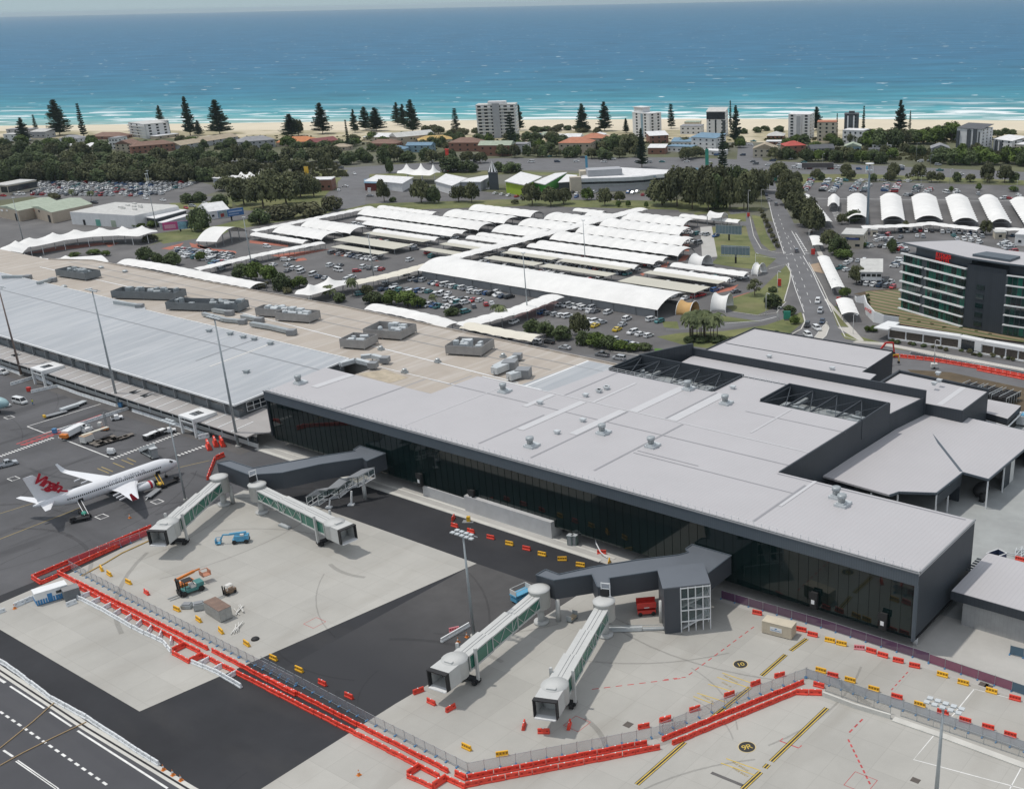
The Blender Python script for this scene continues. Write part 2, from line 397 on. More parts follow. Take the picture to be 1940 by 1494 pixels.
sp=N.new('ShaderNodeSeparateXYZ');L.new(tc.outputs['Object'],sp.inputs[0])
nz=N.new('ShaderNodeTexNoise');nz.inputs['Scale'].default_value=.004;nz.inputs['Detail'].default_value=5
m0=N.new('ShaderNodeMapping');m0 .inputs['Scale'].default_value=(.3,1,1);L.new(tc.outputs['Object'],m0 .inputs[0]);L.new(m0 .outputs[0],nz.inputs['Vector'])
wob=N.new('ShaderNodeMath');wob.operation='MULTIPLY_ADD';wob.inputs[1].default_value=240;wob.inputs[2].default_value=-120;L.new(nz.outputs['Fac'],wob.inputs[0])
dd=N.new('ShaderNodeMath');dd.operation='ADD';L.new(sp.outputs['Y'],dd.inputs[0]);L.new(wob.outputs[0],dd.inputs[1])
mr=N.new('ShaderNodeMath');mr.operation='DIVIDE';mr.inputs[1].default_value=6000;L.new(dd.outputs[0],mr.inputs[0])
rp=N.new('ShaderNodeValToRGB');el=rp.color_ramp.elements
el[0].position=0;el[0].color=(.24,.40,.38,1);el[1].position=1;el[1].color=(.030,.135,.24,1)
for ps,c in((.012,(.085,.315,.345)),(.035,(.048,.235,.30)),(.08,(.030,.165,.255)),(.2,(.030,.14,.245)),(.45,(.030,.135,.24))):
 e=el.new(ps);e.color=(*c,1)
L.new(mr.outputs[0],rp.inputs[0])
col=rp.outputs[0]
n1=N.new('ShaderNodeTexNoise');n1 .inputs['Scale'].default_value=.02;n1 .inputs['Detail'].default_value=8;n1 .inputs['Roughness'].default_value=.7
m1=N.new('ShaderNodeMapping');m1 .inputs['Scale'].default_value=(.35,1,1);L.new(tc.outputs['Object'],m1 .inputs[0]);L.new(m1 .outputs[0],n1 .inputs['Vector'])
r1=N.new('ShaderNodeMapRange');r1 .inputs['From Min'].default_value=.3;r1 .inputs['From Max'].default_value=.7;r1 .inputs['To Min'].default_value=.66;r1 .inputs['To Max'].default_value=1.36
L.new(n1 .outputs['Fac'],r1 .inputs['Value']);hs=N.new('ShaderNodeHueSaturation');L.new(col,hs.inputs['Color']);L.new(r1 .outputs[0],hs.inputs['Value']);col=hs.outputs[0]
def foam_layer(col,sx,sy,s,lo,hi,d0,d1,amt,det=2,dist=0.0):
 n=N.new('ShaderNodeTexNoise');n.inputs['Scale'].default_value=s;n.inputs['Detail'].default_value=det;n.inputs['Distortion'].default_value=dist
 m=N.new('ShaderNodeMapping');m.inputs['Scale'].default_value=(sx,sy,1);m.inputs['Rotation'].default_value=(0,0,.01);L.new(tc.outputs['Object'],m.inputs[0]);L.new(m.outputs[0],n.inputs['Vector'])
 r=N.new('ShaderNodeMapRange');r.inputs['From Min'].default_value=lo;r.inputs['From Max'].default_value=hi;L.new(n.outputs['Fac'],r.inputs['Value'])
 w=N.new('ShaderNodeMapRange');w.inputs['From Min'].default_value=d1;w.inputs['From Max'].default_value=d0;L.new(sp.outputs['Y'],w.inputs['Value'])
 k=N.new('ShaderNodeMath');k.operation='MULTIPLY';L.new(r.outputs[0],k.inputs[0]);L.new(w.outputs[0],k.inputs[1])
 k2=N.new('ShaderNodeMath');k2 .operation='MULTIPLY';k2 .inputs[1].default_value=amt;L.new(k.outputs[0],k2 .inputs[0])
 mx=N.new('ShaderNodeMix');mx.data_type='RGBA';L.new(k2 .outputs[0],mx.inputs[0]);L.new(col,mx.inputs[6]);mx.inputs[7].default_value=(.80,.84,.84,1)
 return mx.outputs[2]
col=foam_layer(col,.2,1.0,.055,.56,.585,90,260,.95,3,.8)
col=foam_layer(col,.3,1.0,.03,.52,.72,40,300,.5,6)
col=foam_layer(col,.6,1.0,.06,.705,.73,3500,12000,.9,2)
L.new(col,b.inputs['Base Color'])
bp=N.new('ShaderNodeBump');bp.inputs['Strength'].default_value=.5;bp.inputs['Distance'].default_value=.6
n3=N.new('ShaderNodeTexNoise');n3 .inputs['Scale'].default_value=.15;n3 .inputs['Detail'].default_value=4;L.new(tc.outputs['Object'],n3 .inputs['Vector'])
L.new(n3 .outputs['Fac'],bp.inputs['Height']);L.new(bp.outputs[0],b.inputs['Normal'])
so_=MB();SX=60000
so_.add([(-SX,-10,0),(SX,-10,0),(SX,36000,0),(-SX,36000,0)],[(0,1,2,3)])
seo=struct(so_.build('sea',sea));seo.location=(S0 .x,S0 .y,-1.3);seo.rotation_euler=(0,0,atan2(sh_d.y,sh_d.x))
# airside paving
zc=Zm(0,1000,3.025);z4=Zm(750,900,2.987);z5=Zm(1250,950,2.746);z8=Zm(1240,360,2.771);z3=Zm(260,820,3.558)
KERB=162.8
XB=W(561.9,1253).x
warea('apron_asphalt',[(-900,-200),(-230,-200),(-230,KERB),(-900,KERB)],.004,asphalt_old)
warea('taxiway',[(-900,-300),(400,-300),(400,69.5),(-900,69.5)],.012,taxi_asphalt)
warea('fresh_asphalt_strip',[(-236,69.5),(60,69.5),(60,KERB),(-236,KERB)],.008,asphalt_new)
area('concrete_apron',[(-60,1168),(133,1085),(462,928),(541,938),(903,1067),(264.5,1347),(0,1192),(-60,1157)],.020,concrete)
asphalt_mid=mat('half_worn_asphalt',(.072,.07,.07),.9,.3,.06,bump=.1,bscale=4)
_p0,_p1=W(700,1215),W(880,1130)
N,L,b=nodes_of(asphalt_mid);sp=N.new('ShaderNodeSeparateXYZ');tc=N.new('ShaderNodeTexCoord');L.new(tc.outputs['Object'],sp.inputs[0]);r_=N.new('ShaderNodeMapRange');r_.inputs['From Min'].default_value=_p1 .y;r_.inputs['From Max'].default_value=_p0 .y-6;L.new(sp.outputs['Y'],r_.inputs['Value'])
mixcol(asphalt_mid,r_.outputs[0],(.031,.032,.036))
warea('worn_asphalt_patch',[(XB,95),(-134.6,95),(-134.6,W(1010,1103).y),(XB,W(903,1067).y)],.016,asphalt_mid)
P=[W(*p)for p in[(380,1552),(500,1490),(658.8,1389),(750,1332),(813,1295),(1080,1130)]]
x0=P[1].x;x1=P[3].x
warea('concrete_apron',[(x0,69.5),(P[3].x,P[3].y),(-134.5,139),(-134.5,KERB),(80,KERB),(80,69.5)],.020,concrete)
warea('concrete_apron',[(-134.4,KERB),(20,KERB),(20,182),(-134.4,182)],.022,pavement_m)
warea('pavement',[(-420,KERB),(-134.5,KERB),(-134.5,182),(-420,182)],.022,pavement_m)
warea('pavement',[(-900,158),(-262,158),(-262,KERB+1.5),(-900,KERB+1.5)],.026,asphalt_worn)
g=MB();g.box(-262,-140,KERB-.3,KERB+.9,0,.14);g.box(-262,-138,KERB+2.6,KERB+3.2,0,.12)
struct(g.build('kerb',kerb_m))
warea('gravel_yard',[(-112,182),(120,182),(120,330),(-112,330)],.014,gravel_m)
# new terminal
T=thing('terminal_building','new terminal with pale grey metal roof, charcoal fascia and dark reflective glass front','building',(-160,180,0))
TI=Matrix.Translation(Vector((160,-180,0)))
def par(o,root):
 "parent keeping world position (meshes are modelled in world metres)"
 o.parent=root;o.matrix_parent_inverse=Matrix.Translation(-Vector(root.location))
 return o
SEP={'roof_cap','end_wall','wall','roof_gutter','ground_floor_panel','rear_block','parapet','post','concourse_column','window_band','wall_rib','side_wall','inner_wall','roof_rib','skylight','mullion','column','louvre','roof_flashing','roof_joint','roof_trim','concourse_wall','eave_gutter','roof_parapet','fascia_trim'}
def P_(mb,name,mats,root,smooth=False):
 if name in SEP and 1<len(mb.g)<=100:
  for q in mb.pieces():o=par(q.build(name,mats,None,smooth),root)
  return o
 return par(mb.build(name,mats,None,smooth),root)
ZR=16.3;YF=166.2;XL=-258.5;XR=-68.4;YB=193.0
zr7=Zm(1120,620,2.366)
roof=[(XL,YF),(XR,YF),(XR,YB),(-113.25,YB),(-112.2,230),(-141,230),(-141,245),(-155.5,245),(-155.5,230),(-191,230),(-193,206.8),(-218.5,206.8),(-218.5,189.2),(-262,189.2)]
def rz(x,y):
 z=ZR
 if y>207:z+=min((y-207)*.02,.5)
 return z
g=MB();g.prism([(x,y)for x,y in roof],ZR-.5,ZR);P_(g,'roof',roof_grey,T)
g=MB()
def rstrip(a,b,w,z=ZR+.05):
 g.strip([(*a,z),(*b,z)],w)
LT=mat('roof_cap_light',(.52,.52,.53),.6,.03,.3);DKR=mat('roof_gutter_dark',(.27,.27,.285),.6,.05,.3)
for a,b in(((-206,YF+3),(-206,206)),):rstrip(a,b,.35)
g.strip([(-204,207,ZR+.06),(-113,206.5,ZR+.06)],.45)
for x,y0,y1,w in((-179.5,182,206,2.2),(-166.5,186.5,206,2.4),(-152,207,230,3.0),(-164,207,229,2.8),(-177,207,225,.8),(-104,178,193,.8),(-190,195,206,1.8),(-131,210,229,.5),(-250,176,189,2.6)):
 g.strip([(x,y0,ZR+.07),(x,y1,ZR+.07)],w)
P_(g,'roof_cap',LT,T)
g=MB()
for x,y0,y1 in((-229,YF+2,197),(-181.5,170,193),(-165,170,206),(-148,172,206),(-104.8,169,190),(-187,207,230),(-154,207,230),(-220,197,206)):
 g.strip([(x,y0,ZR+.04),(x,y1,ZR+.04)],.55)
for y,x0,x1,w in((197.5,-228,-113,.35),(185,-147,-105,.3),(186.5,-147,-130,.3),(193-.8,-113,-70,.4),(222,-140,-112,.3)):
 g.strip([(x0,y,ZR+.045),(x1,y,ZR+.045)],w)
P_(g,'roof_gutter',DKR,T)
g=MB();g.box(XL-.15,XR+.15,YF-.15,YF,ZR-2.3,ZR+.25)
P_(g,'fascia',fascia_m,T)
g=MB();g.box(XL-.25,XR+.25,YF-.28,YF-.1,ZR+.26,ZR+.42);g.box(XL-.2,XR+.2,YF+.5,YF+.75,ZR,ZR+.3)
g.box(XR-.1,XR+.2,YF,YB,ZR+.02,ZR+.3)
P_(g,'fascia_trim',grey_m,T)
ZG=2.6
g=MB();g.box(XL+.4,XR-.4,YF+.5,YF+1.0,ZG,ZR-2.2);P_(g,'glass_wall',glass_dark,T)
g=MB()
x=XL+2
while x<XR-1:g.box(x,x+.06,YF+.42,YF+.49,ZG,ZR-2.25);x+=2.15
P_(g,'mullion',glass_dark,T)
g=MB();g.box(XL+4,XR-9,YF+5,YF+5.6,0,ZG-.3);P_(g,'ground_floor_wall',dark_clad,T)
g=MB();g.box(XL,XR,YF+1.02,YB-1,ZG-.3,ZG);P_(g,'soffit',dark_m,T)
zg=Zm(750,900,2.987)
def front(px,py,Y):return WY(px,py,Y)
a=W(*zg(410,195));b_=W(*zg(840,385))
g=MB();g.box(a.x,b_.x,YF-.7,YF+3,.02,4.1);g.box(-199,-180.5,YF+.2,YF+3,.02,2.7);P_(g,'ground_floor_panel',mat('render_panel',(.46,.46,.46),.7,.08,.5),T)
g=MB();g.box(XR-.35,XR,YF+.01,YB,3.1,ZR-.51);g.prism([(XL,YF+.01),(XL+.4,YF+.01),(XL-3.1,189),(XL-3.5,189)],3.5,ZR-.51)
g.box(-112,XR-.4,YB-.5,YB-.1,0,ZR-.51)
P_(g,'end_wall',dark_clad,T)
g=MB();g.box(XR-.5,XR+.06,YF-.14,YF+.6,2.5,ZR-2.31);P_(g,'corner_post',fascia_m,T)
g=MB()
for x,y in((XR-1.0,YF+3.2),):g.tube((x,y,0),(x,y,3.3),.55,.4,10)
P_(g,'column',white_m,T,True)
g=MB();x=XL+1
while x<XR:
 g.bar((x,YF+1.1,ZR),(x,YF+.9,ZR+1.1),.07);g.bar((x,YF+1.1,ZR),(x,YF+.25,ZR+.5),.07);x+=1.75
g.bar((XL+1,YF+.9,ZR+1.08),(XR-.5,YF+.9,ZR+1.08),.035);g.bar((XL+1,YF+.9,ZR+.55),(XR-.5,YF+.9,ZR+.55),.03)
P_(g,'roof_rail',white_m,T)
g=MB();PT=ZR+.1
g.prism([(-113.2,YB),(-112.8,YB),(-111.6,245.6),(-112.0,245.6)],0,lambda x,y:ZR+.2+max(0,min(1,(y-206)/1))*.25)
g.prism([(-112.0,245.61),(-111.6,245.61),(-109.4,262.6),(-109.8,262.6)],0,13.6)
P_(g,'side_wall',dark_clad,T)
def well(x0,x1,y0,y1,zt,zf):
 g=MB();w=.35
 g.box(x0,x1,y1,y1+w,zf,zt+.6);g.box(x0-w,x0,y0,y1+w,zf,zt+.6);g.box(x1,x1+w,y0,y1+w,zf,zt+.6);g.box(x0,x1,y0-w,y0,zf,zt-.1)
 o=P_(g,'plant_well',dark_clad,T)
 g=MB();g.box(x0,x1,y0,y1,zf-.2,zf);f=g.build('well_floor',galv);f.parent=o;
 g=MB();n=max(2,round((x1-x0)/7.5))
 for i in range(n+1):
  x=x0+(x1-x0)*i/n;x=min(max(x,x0+.3),x1-.3)
  g.bar((x,y0,zt-.2),(x,y1,zt-.2),.3,.35)
  if i<n:
   X=x0+(x1-x0)*(i+1)/n;g.bar((x,y0,zt-.2),(X,y1,zt-.2),.18);g.bar((X,y0,zt-.2),(x,y1,zt-.2),.18)
 t=g.build('roof_truss',dark_clad);t.parent=o
 g=MB();rr=random.Random(int(x0))
 for i in range(int((x1-x0)/2.1)):
  cx=rr.uniform(x0+2,x1-2);cy=rr.uniform(y0+2,y1-2.5)
  k=rr.random()
  if k<.45:g.obox((cx,cy,zf),rr.uniform(1.2,3.5),rr.uniform(1.2,3),rr.uniform(1,2.8))
  elif k<.8:
   L_=rr.uniform(3,8);z=zf+rr.uniform(.6,2.3)
   if rr.random()<.5:g.obox((cx,cy,z),min(L_,2*min(cx-x0,x1-cx)),.9,.7)
   else:g.obox((cx,cy,z),.9,min(L_,2*min(cy-y0,y1-cy)),.7)
  else:g.tube((cx,cy,zf),(cx,cy,zf+2.6),.7,.7,10)
 d=g.build('air_duct',galv);d.parent=o
 for c in(f,t,d):c.matrix_parent_inverse=Matrix.Identity(4)
 return o
w1=well(-190.5,-155.6,230.5,245.0,ZR,ZR-4.5)
w2=well(-140.6,-112.2,230.5,245.0,ZR,ZR-4.5)
g=MB();g.prism([(-182,245.6),(-112,245.6),(-109.6,262),(-184,262)],9,13.2);g.box(-155.3,-141.2,244.9,245.59,10,ZR)
P_(g,'rear_block',[dark_clad],T)
g=MB();g.sheet([(-181.9,245.7),(-112.1,245.7),(-109.8,261.8),(-183.8,261.8)],13.25);P_(g,'rear_roof',roof_grey,T)
g=MB()
g.box(-184.5,-109.2,262.0,262.6,9,15.6)
g.prism([(-184.6,262.4),(-183.9,262.4),(-190.7,245),(-191.3,245)],9,ZR+.6)
P_(g,'parapet',dark_clad,T)
zb=Zm(1240,360,2.771);z6b=Zm(1620,640,6.0625)
bk=[W(*q,13.0)for q in[zr7(500,92),zr7(715,35),zr7(1265,150),zr7(1200,172),zr7(1310,190),zr7(1235,222)]]
g=MB();yb=bk[1].y
g.prism([(-184,262.7),(-128,262.7),(-129.5,275),(-134,275),(-135,297),(-184,297)],5,13.0);P_(g,'rear_block',dark_clad,T)
g=MB();g.sheet([(-183.8,262.8),(-128.2,262.8),(-129.7,274.8),(-134.2,274.8),(-135.2,296.8),(-183.8,296.8)],13.04);P_(g,'rear_roof',roof_grey,T)
g=MB();g.strip([(-183,278.5,13.1),(-134.5,278.5,13.1)],.5);g.bar((-184,297,13.2),(-135,297,13.2),.3,.4);g.bar((-184,262.8,13.2),(-184,297,13.2),.3,.4)
P_(g,'roof_gutter',dark_clad,T)
q=[W(*z6b(*p),11.5)for p in[(170,452),(470,308),(1180,445),(880,590)]]
g=MB();g.prism([(-126.5,263),(-126.5,283.5),(-99,281),(-99,263)],3,11.6);P_(g,'rear_block',dark_clad,T)
g=MB();g.sheet([(-126.2,263.3),(-126.2,283),(-99.3,280.6),(-99.3,263.3)],11.65);P_(g,'rear_roof',roof_grey,T)
g=MB();g.strip([(-106,264,11.7),(-106,281,11.7)],1.6);P_(g,'roof_cap',LT,T)
g=MB();g.box(-127,-126.4,263,284,11,12.3);g.prism([(-127,283.5),(-127,284.1),(-99,281.6),(-99,281)],11,12.3);P_(g,'parapet',dark_clad,T)
def vent_at(px,py,z=ZR,big=True):
 p=W(px,py,z)
 g=MB()
 g.obox((p.x,p.y+.6,z),2.6,3.2,.55);g.obox((p.x,p.y,z+.55),1.7,1.7,.4)
 o=P_(g,'roof_vent',galv_lt,T)
 g=MB();g.lathe((p.x,p.y,z+.95),[(.75,0),(.75,.9),(.95,.95),(.95,1.6),(.55,1.65)],14)
 c=g.build('vent_cowl',galv,None,True);c.parent=o;c.matrix_parent_inverse=Matrix.Identity(4)
z81=Zm(700,700,3.233)
for q in((820,140),(985,475),(1425,395),(1725,475)):vent_at(*z81(*q))
for q in((600,345),(432,280),(1097,765),(1122,800)):vent_at(*zr7(*q))
vent_at(*Zm(480,650,2.694)(232,208))
def small_vent(px,py,z=ZR):
 p=W(px,py,z);g=MB();g.obox((p.x,p.y,z),.9,.9,.5);g.obox((p.x,p.y,z+.5),1.4,1.2,.35);P_(g,'small_vent',galv_lt,T)
for q in((1325,165),(1407,140),(1452,122),(1308,318),(1150,392),(1045,210)):small_vent(*z81(*q))
for q in((925,525),(70,275),(35,290),(635,275),(1555,212),(1560,245),(1537,258),(798,136),(1080,190)):small_vent(*zr7(*q),16.3 if q[0]<900 and q[1]>200 else 13)
g=MB()
g.box(-217,-195,206.9,207.3,ZR,ZR+.15)
for i in range(12):g.bar((-190+i*3,229.7,ZR),(-190+i*3,229.7,ZR+1.1),.06)
for z in(.55,1.1):g.bar((-190,229.7,ZR+z),(-157,229.7,ZR+z),.06)
for i in range(8):g.bar((-155+i*1.9,244.3,ZR),(-155+i*1.9,244.3,ZR+1.1),.06)
for z in(.55,1.1):g.bar((-155,244.3,ZR+z),(-141.5,244.3,ZR+z),.06)
P_(g,'roof_rail',white_m,T)
z5b=Zm(1250,950,2.746)
for q in(zg(435,120),zg(140,25),z5b(805,510),z5b(1165,620)):
 p=WY(*q,YF+.1);g=MB();g.box(p.x-.7,p.x+.7,YF-.5,YF+.29,p.z-1.6,p.z+1.7);g.box(p.x-.9,p.x+.9,YF-.6,YF-.51,p.z+.5,p.z+1.9)
 o=P_(g,'docking_display',black_m,T);g=MB();g.box(p.x-.35,p.x+.35,YF-.64,YF-.611,p.z-.6,p.z+.3);c=g.build('display_panel',white_m);c.parent=o;c.matrix_parent_inverse=Matrix.Identity(4)
# low annex beside the terminal
A=thing('annex_building','low pale blockwork annex with grey roof at the right end of the new terminal','building',(-54,188,0))
g=MB();g.box(-64.9,-48,180.6,198,0,6.2);P_(g,'wall',brick_m,A)
g=MB();g.box(-67.2,-47.3,179.8,198.6,5.2,7.0);P_(g,'fascia',dark_clad,A)
g=MB();g.box(-67.1,-47.4,179.9,198.5,7.001,7.1);P_(g,'roof',roof_grey,A)
g=MB()
for i in range(6):g.box(-68.3,-67.3,190+i*1.1,190.5+i*1.1,6.6,6.75)
P_(g,'louvre',dark_clad,A)
g=MB();g.box(-47.99,-47.9,184,190,0,4.4);P_(g,'door',grey_m,A)
# shed with the open front, behind the terminal on the right
S=thing('baggage_shed','wide open fronted shed with light grey roof behind the new terminal','building',(-90,240,0))
sr=[(-112.6,212),(-95.2,211.6),(-94.2,214.4),(-87.0,218.8),(-86.6,233.2),(-80.2,232.9),(-79.6,255),(-80.0,267.5),(-110.5,267.5)]
g=MB();g.prism(sr,lambda x,y:7.3+(-80-x)*.03,lambda x,y:7.75+(-80-x)*.03);P_(g,'roof',roof_grey,S)
g=MB()
e=sr[1:9]
for a,b in zip(e,e[1:]):g.bar((a[0],a[1],7.5+(-80-a[0])*.03),(b[0],b[1],7.5+(-80-b[0])*.03),.22,.55)
P_(g,'fascia',fascia_m,S)
g=MB();g.bar((-106,255.5,8.45),(-87,233.2,7.95),.7,.12);P_(g,'valley_gutter',fascia_m,S)
g=MB();g.box(-111,-87.2,233.4,233.8,0,7.2);g.box(-87.2,-86.8,219,233.3,4.6,7.2);g.box(-81.2,-80.8,245,250,0,7.2);g.box(-111,-104,212,212.4,0,7.2);g.box(-81,-80.7,262,267,0,7.2);g.box(-110,-80,266.8,267.1,0,7.2)
P_(g,'wall',dark_clad,S)
g=MB();g.box(-86.7,-81.6,252,252.3,0,7.0);g.box(-81.3,-80.9,250.1,253,0,7);P_(g,'inner_wall',offwhite_m,S)
g=MB()
for x,y in((-80.4,233.3),(-87,219),(-94.5,214.6),(-87,226),(-100,212.3),(-80.4,244),(-80.3,262)):g.bar((x,y,0),(x,y,7.3),.3)
P_(g,'post',white_m,S)
g=MB();g.ball((-84.2,240,1.6),1.8,3.4,1.6);g.obox((-82.6,236.8,0),1.2,1.6,1.8);o=g.build('covered_cart',black_m,None,True);tag(o,'black covered cart parked under the open shed roof','cart')
# old terminal
O=thing('old_terminal_building','older terminal with streaked silver metal roof and long low concourse facing the apron','building',(-380,190,0))
YO=168.0;XO=-275.4
def oz(x,y):return 9.0+(y-YO)*.072
g=MB();g.prism([(-560,YO-.6),(XO,YO-.6),(XO+.4,207.6),(-387,207.6),(-392,210),(-560,210)],lambda x,y:oz(x,y)-.35,oz)
P_(g,'roof',old_roof,O)
g=MB();g.bar((-560,YO-.75,8.85),(XO,YO-.75,8.85),.35,.5);g.bar((XO+.1,YO-.7,8.95),(XO+.5,207.6,11.8),.35,.5);g.bar((XO+.3,207.6,11.95),(-387,207.6,11.95),.3,.3);g.bar((-392,210,12.1),(-560,210,12.1),.3,.3)
P_(g,'eave_gutter',white_m,O)
g=MB();g.strip([(-560,197,oz(0,197)+.03),(XO,197,oz(0,197)+.03)],.5);g.strip([(-320,184,oz(0,184)+.04),(-320,205,oz(0,205)+.04)],.5)
P_(g,'roof_joint',grey_m,O)
g=MB()
g.strip([(-311,183,oz(0,183)+.05),(-311,206.5,oz(0,206.5)+.05)],.7)
P_(g,'roof_walkway',offwhite_m,O)
g=MB();g.prism([(-560,YO+.6),(XO-.8,YO+.6),(XO-.6,206),(-560,206)],0,lambda x,y:oz(x,y)-.4);P_(g,'wall',plant_wall,O)
g=MB();x=-558
while x<XO-3:g.box(x,x+7.2,YO+.45,YO+.58,6.9,8.3);x+=8.4
P_(g,'window_band',win_m,O)
g=MB();x=-559.2
while x<XO:g.box(x,x+.3,YO-.2,YO+.56,4.6,8.5);x+=8.4
P_(g,'wall_rib',grey_m,O)
g=MB();g.box(XO-.55,XO-.35,171,180,5.9,8.5);w=P_(g,'window',win_m,O)
g=MB()
for i in range(5):g.box(XO-.34,XO-.25,171+i*2.25-.08,171+i*2.25+.08,5.9,8.5)
for z in(5.85,7.2,8.5):g.box(XO-.34,XO-.24,171,180,z-.07,z+.07)
f=g.build('window_frame',white_m);f.parent=w;f.matrix_parent_inverse=Matrix.Identity(4)
def cz(x,y):return 4.2+(y-160.8)*.09
g=MB();g.prism([(-560,160.8),(-262,160.8),(-262,163.5),(-258.8,166),(-262,YO+8),(XO,YO+8),(XO,YO+.3),(-560,YO+.3)],lambda x,y:cz(x,y)-.3,cz);P_(g,'concourse_roof',con_roof,O)
g=MB();x=-556
while x<-264:g.bar((x,161,cz(x,161)+.05),(x,YO+.2,cz(x,YO)+.05),.35,.1);x+=6.1
P_(g,'roof_rib',white_m,O)
g=MB();x=-551
rr=random.Random(3)
while x<-280:
 if rr.random()<.2:
  for k in range(3):g.obox((x+k*.9,165.2,cz(x,165.2)+.02),.55,2.6,.1)
 x+=6.1
P_(g,'skylight',win_m,O)
g=MB();g.box(-560,-262,163.6,164,.0,1.3);g.box(-560,-262,163.6,164,3.3,4.1);P_(g,'concourse_wall',offwhite_m,O)
g=MB();g.box(-560,-262,163.7,163.9,1.3,3.3);P_(g,'concourse_glazing',win_m,O)
g=MB();x=-559
while x<-262:g.box(x,x+.35,163.5,163.69,0,4.1);x+=6.1
P_(g,'concourse_column',white_m,O)
for x in(-371.5,-287.5,-455):
 g=MB();g.box(x-3.6,x+3.6,158.9,166.5,5.0,5.6);g.box(x-3.6,x-3.0,158.9,159.5,0,5);g.box(x+3,x+3.6,158.9,159.5,0,5);g.box(x-3.6,x+3.6,158.95,159.2,3.9,4.2);g.box(x+3.3,x+3.6,159.6,166.5,4.3,5)
 o=P_(g,'entry_portal',white_m,O)
 g=MB();
 for k in range(3):g.obox((x-1.2+k*1.1,162.5,5.62),.7,3.0,.08)
 c=g.build('skylight',win_m);c.parent=o;c.matrix_parent_inverse=Matrix.Identity(4)
ZBR=11.4
g=MB();bk=[(-560,210.2),(-392,210.2),(-387,207.8),(-262.2,207.8),(-262.2,189.6),(-218.7,189.6),(-218.7,207.1),(-193.2,207.1),(-191.3,231),(-191.3,247),(-330,249.5),(-400,247),(-492,245),(-512,236),(-560,236)]
g.prism(bk,ZBR-.5,ZBR);P_(g,'rear_roof',beige_roof,O)
g=MB();g.prism([(-520,212),(-192,212),(-192,246.2),(-330,248.4),(-400,246),(-490,244),(-512,235)],0,ZBR-.51);P_(g,'rear_wall',offwhite_m,O)
g=MB()
e=[(-191.5,246.9),(-330,249.4),(-400,246.9),(-492,244.9),(-512,235.9)]
for a,b in zip(e,e[1:]):g.bar((*a,ZBR+.2),(*b,ZBR+.2),.4,.5)
P_(g,'roof_parapet',beige_roof,O)
g=MB();g.sheet([(-214,207.4),(-193.4,207.4),(-191.6,246),(-211,246)],ZBR+.04);P_(g,'metal_roof_patch',old_roof,O)
g=MB()
for a,b,w in(((-500,226),(-370,225.5),.5),((-370,225.5),(-215,219),.55),((-211.4,207.4),(-211.4,246),.7),((-262.4,208),(-225,208),.35),((-218.9,190),(-218.9,207),.6)):g.strip([(*a,ZBR+.05),(*b,ZBR+.05)],w)
P_(g,'roof_flashing',white_m,O)
g=MB()
for a,b,w in(((-500,238.5),(-200,240),.3),((-470,232),(-215,233),.35),((-262,198),(-222,199),.3)):g.strip([(*a,ZBR+.055),(*b,ZBR+.055)],w)
P_(g,'roof_gutter',grey_m,O)
g=MB();g.sheet([(-262,200),(-247,199),(-246,205.5),(-258,207)],ZBR+.045);P_(g,'yellow_membrane_patch',mat('yellow_membrane',(.42,.36,.27),.8,.2,.4),O)
g=MB();g.strip([(-255,190.6,ZBR+.9),(-222,190.6,ZBR+.9)],.8);g.strip([(-255,192.6,ZBR+.7),(-220,192.6,ZBR+.7)],.6)
P_(g,'roof_trim',grey_m,O)
def plant(name,label,px,lx,ly,h,light=False,seed=1,rz_=0.0,n=16):
 p=W(*px,ZBR);T_=thing(name,label,'air handler',(p.x,p.y,ZBR),rz_,'rooftop plant on the beige roof')
 wl=plant_wall_lt if light else plant_wall
 g=MB();w=.15
 g.box(0,lx,0,w,.6,h);g.box(0,lx,ly-w,ly,.6,h);g.box(0,w,w,ly-w,.6,h);g.box(lx-w,lx,w,ly-w,.6,h)
 g.build('screen',wl,T_)
 g=MB()
 for a in(0.1,lx/2,lx-.1):
  for b in(.1,ly-.1):g.bar((a,b,0),(a,b,.7),.15)
 g.box(.2,lx-.2,.2,ly-.2,.5,.59)
 g.build('support_frame',grey_m,T_)
 rr=random.Random(seed);g=MB()
 for k in range(n):
  a=rr.uniform(.8,lx-2.5);b=rr.uniform(.8,ly-2.5);q=rr.random()
  if q<.5:g.box(a,a+rr.uniform(1,2.6),b,b+rr.uniform(1,2.4),.6,h+rr.uniform(-1,1.0))
  elif q<.8:g.tube((a,b,h-.3),(min(a+rr.uniform(2,4),lx-.5),b+rr.uniform(-.4,.4),h-.1),.55,.55,8)
  else:g.lathe((a+.8,b+.8,.6),[(.8,0),(.8,h-.4),(.5,h)],10)
 g.build('duct',galv_lt if light else galv,T_)
 return T_
za=Zm(0,470,4.85);zb2=Zm(380,520,4.85);zcc=Zm(700,560,3.593)
plant('air_plant','dark screened rooftop plant nearest the white tent canopies',za(520,265),19,7,3.2,False,1,.12)
plant('air_plant','long dark plant enclosure behind the second tall light pole',za(1030,470),27,7,3.2,False,2,.42)
plant('air_plant','dark twin plant enclosure with white cooling unit on the beige roof',za(1530,575),29,7,3.2,False,3,.42)
plant('air_plant','grey and timber toned louvred plant, leftmost of the pale screened ones',zb2(510,388),13,5,3.2,True,4,.3)
plant('air_plant','pale louvred plant box right beside the leftmost pale one',zb2(690,430),14,6.5,3.2,True,5,.3)
plant('air_plant','large pale screened plant with green duct, farthest back of the pale ones',zb2(1500,585),14,10,3.2,True,6,.3,9)
plant('air_plant','small pale plant box at the edge of the silver roof',zb2(1285,680),9,8,3.2,True,7,.3,6)
plant('air_plant','pale screened plant with curved silver ducts in the middle of the beige roof',zcc(520,405),12,10,3.2,True,8,.35,9)
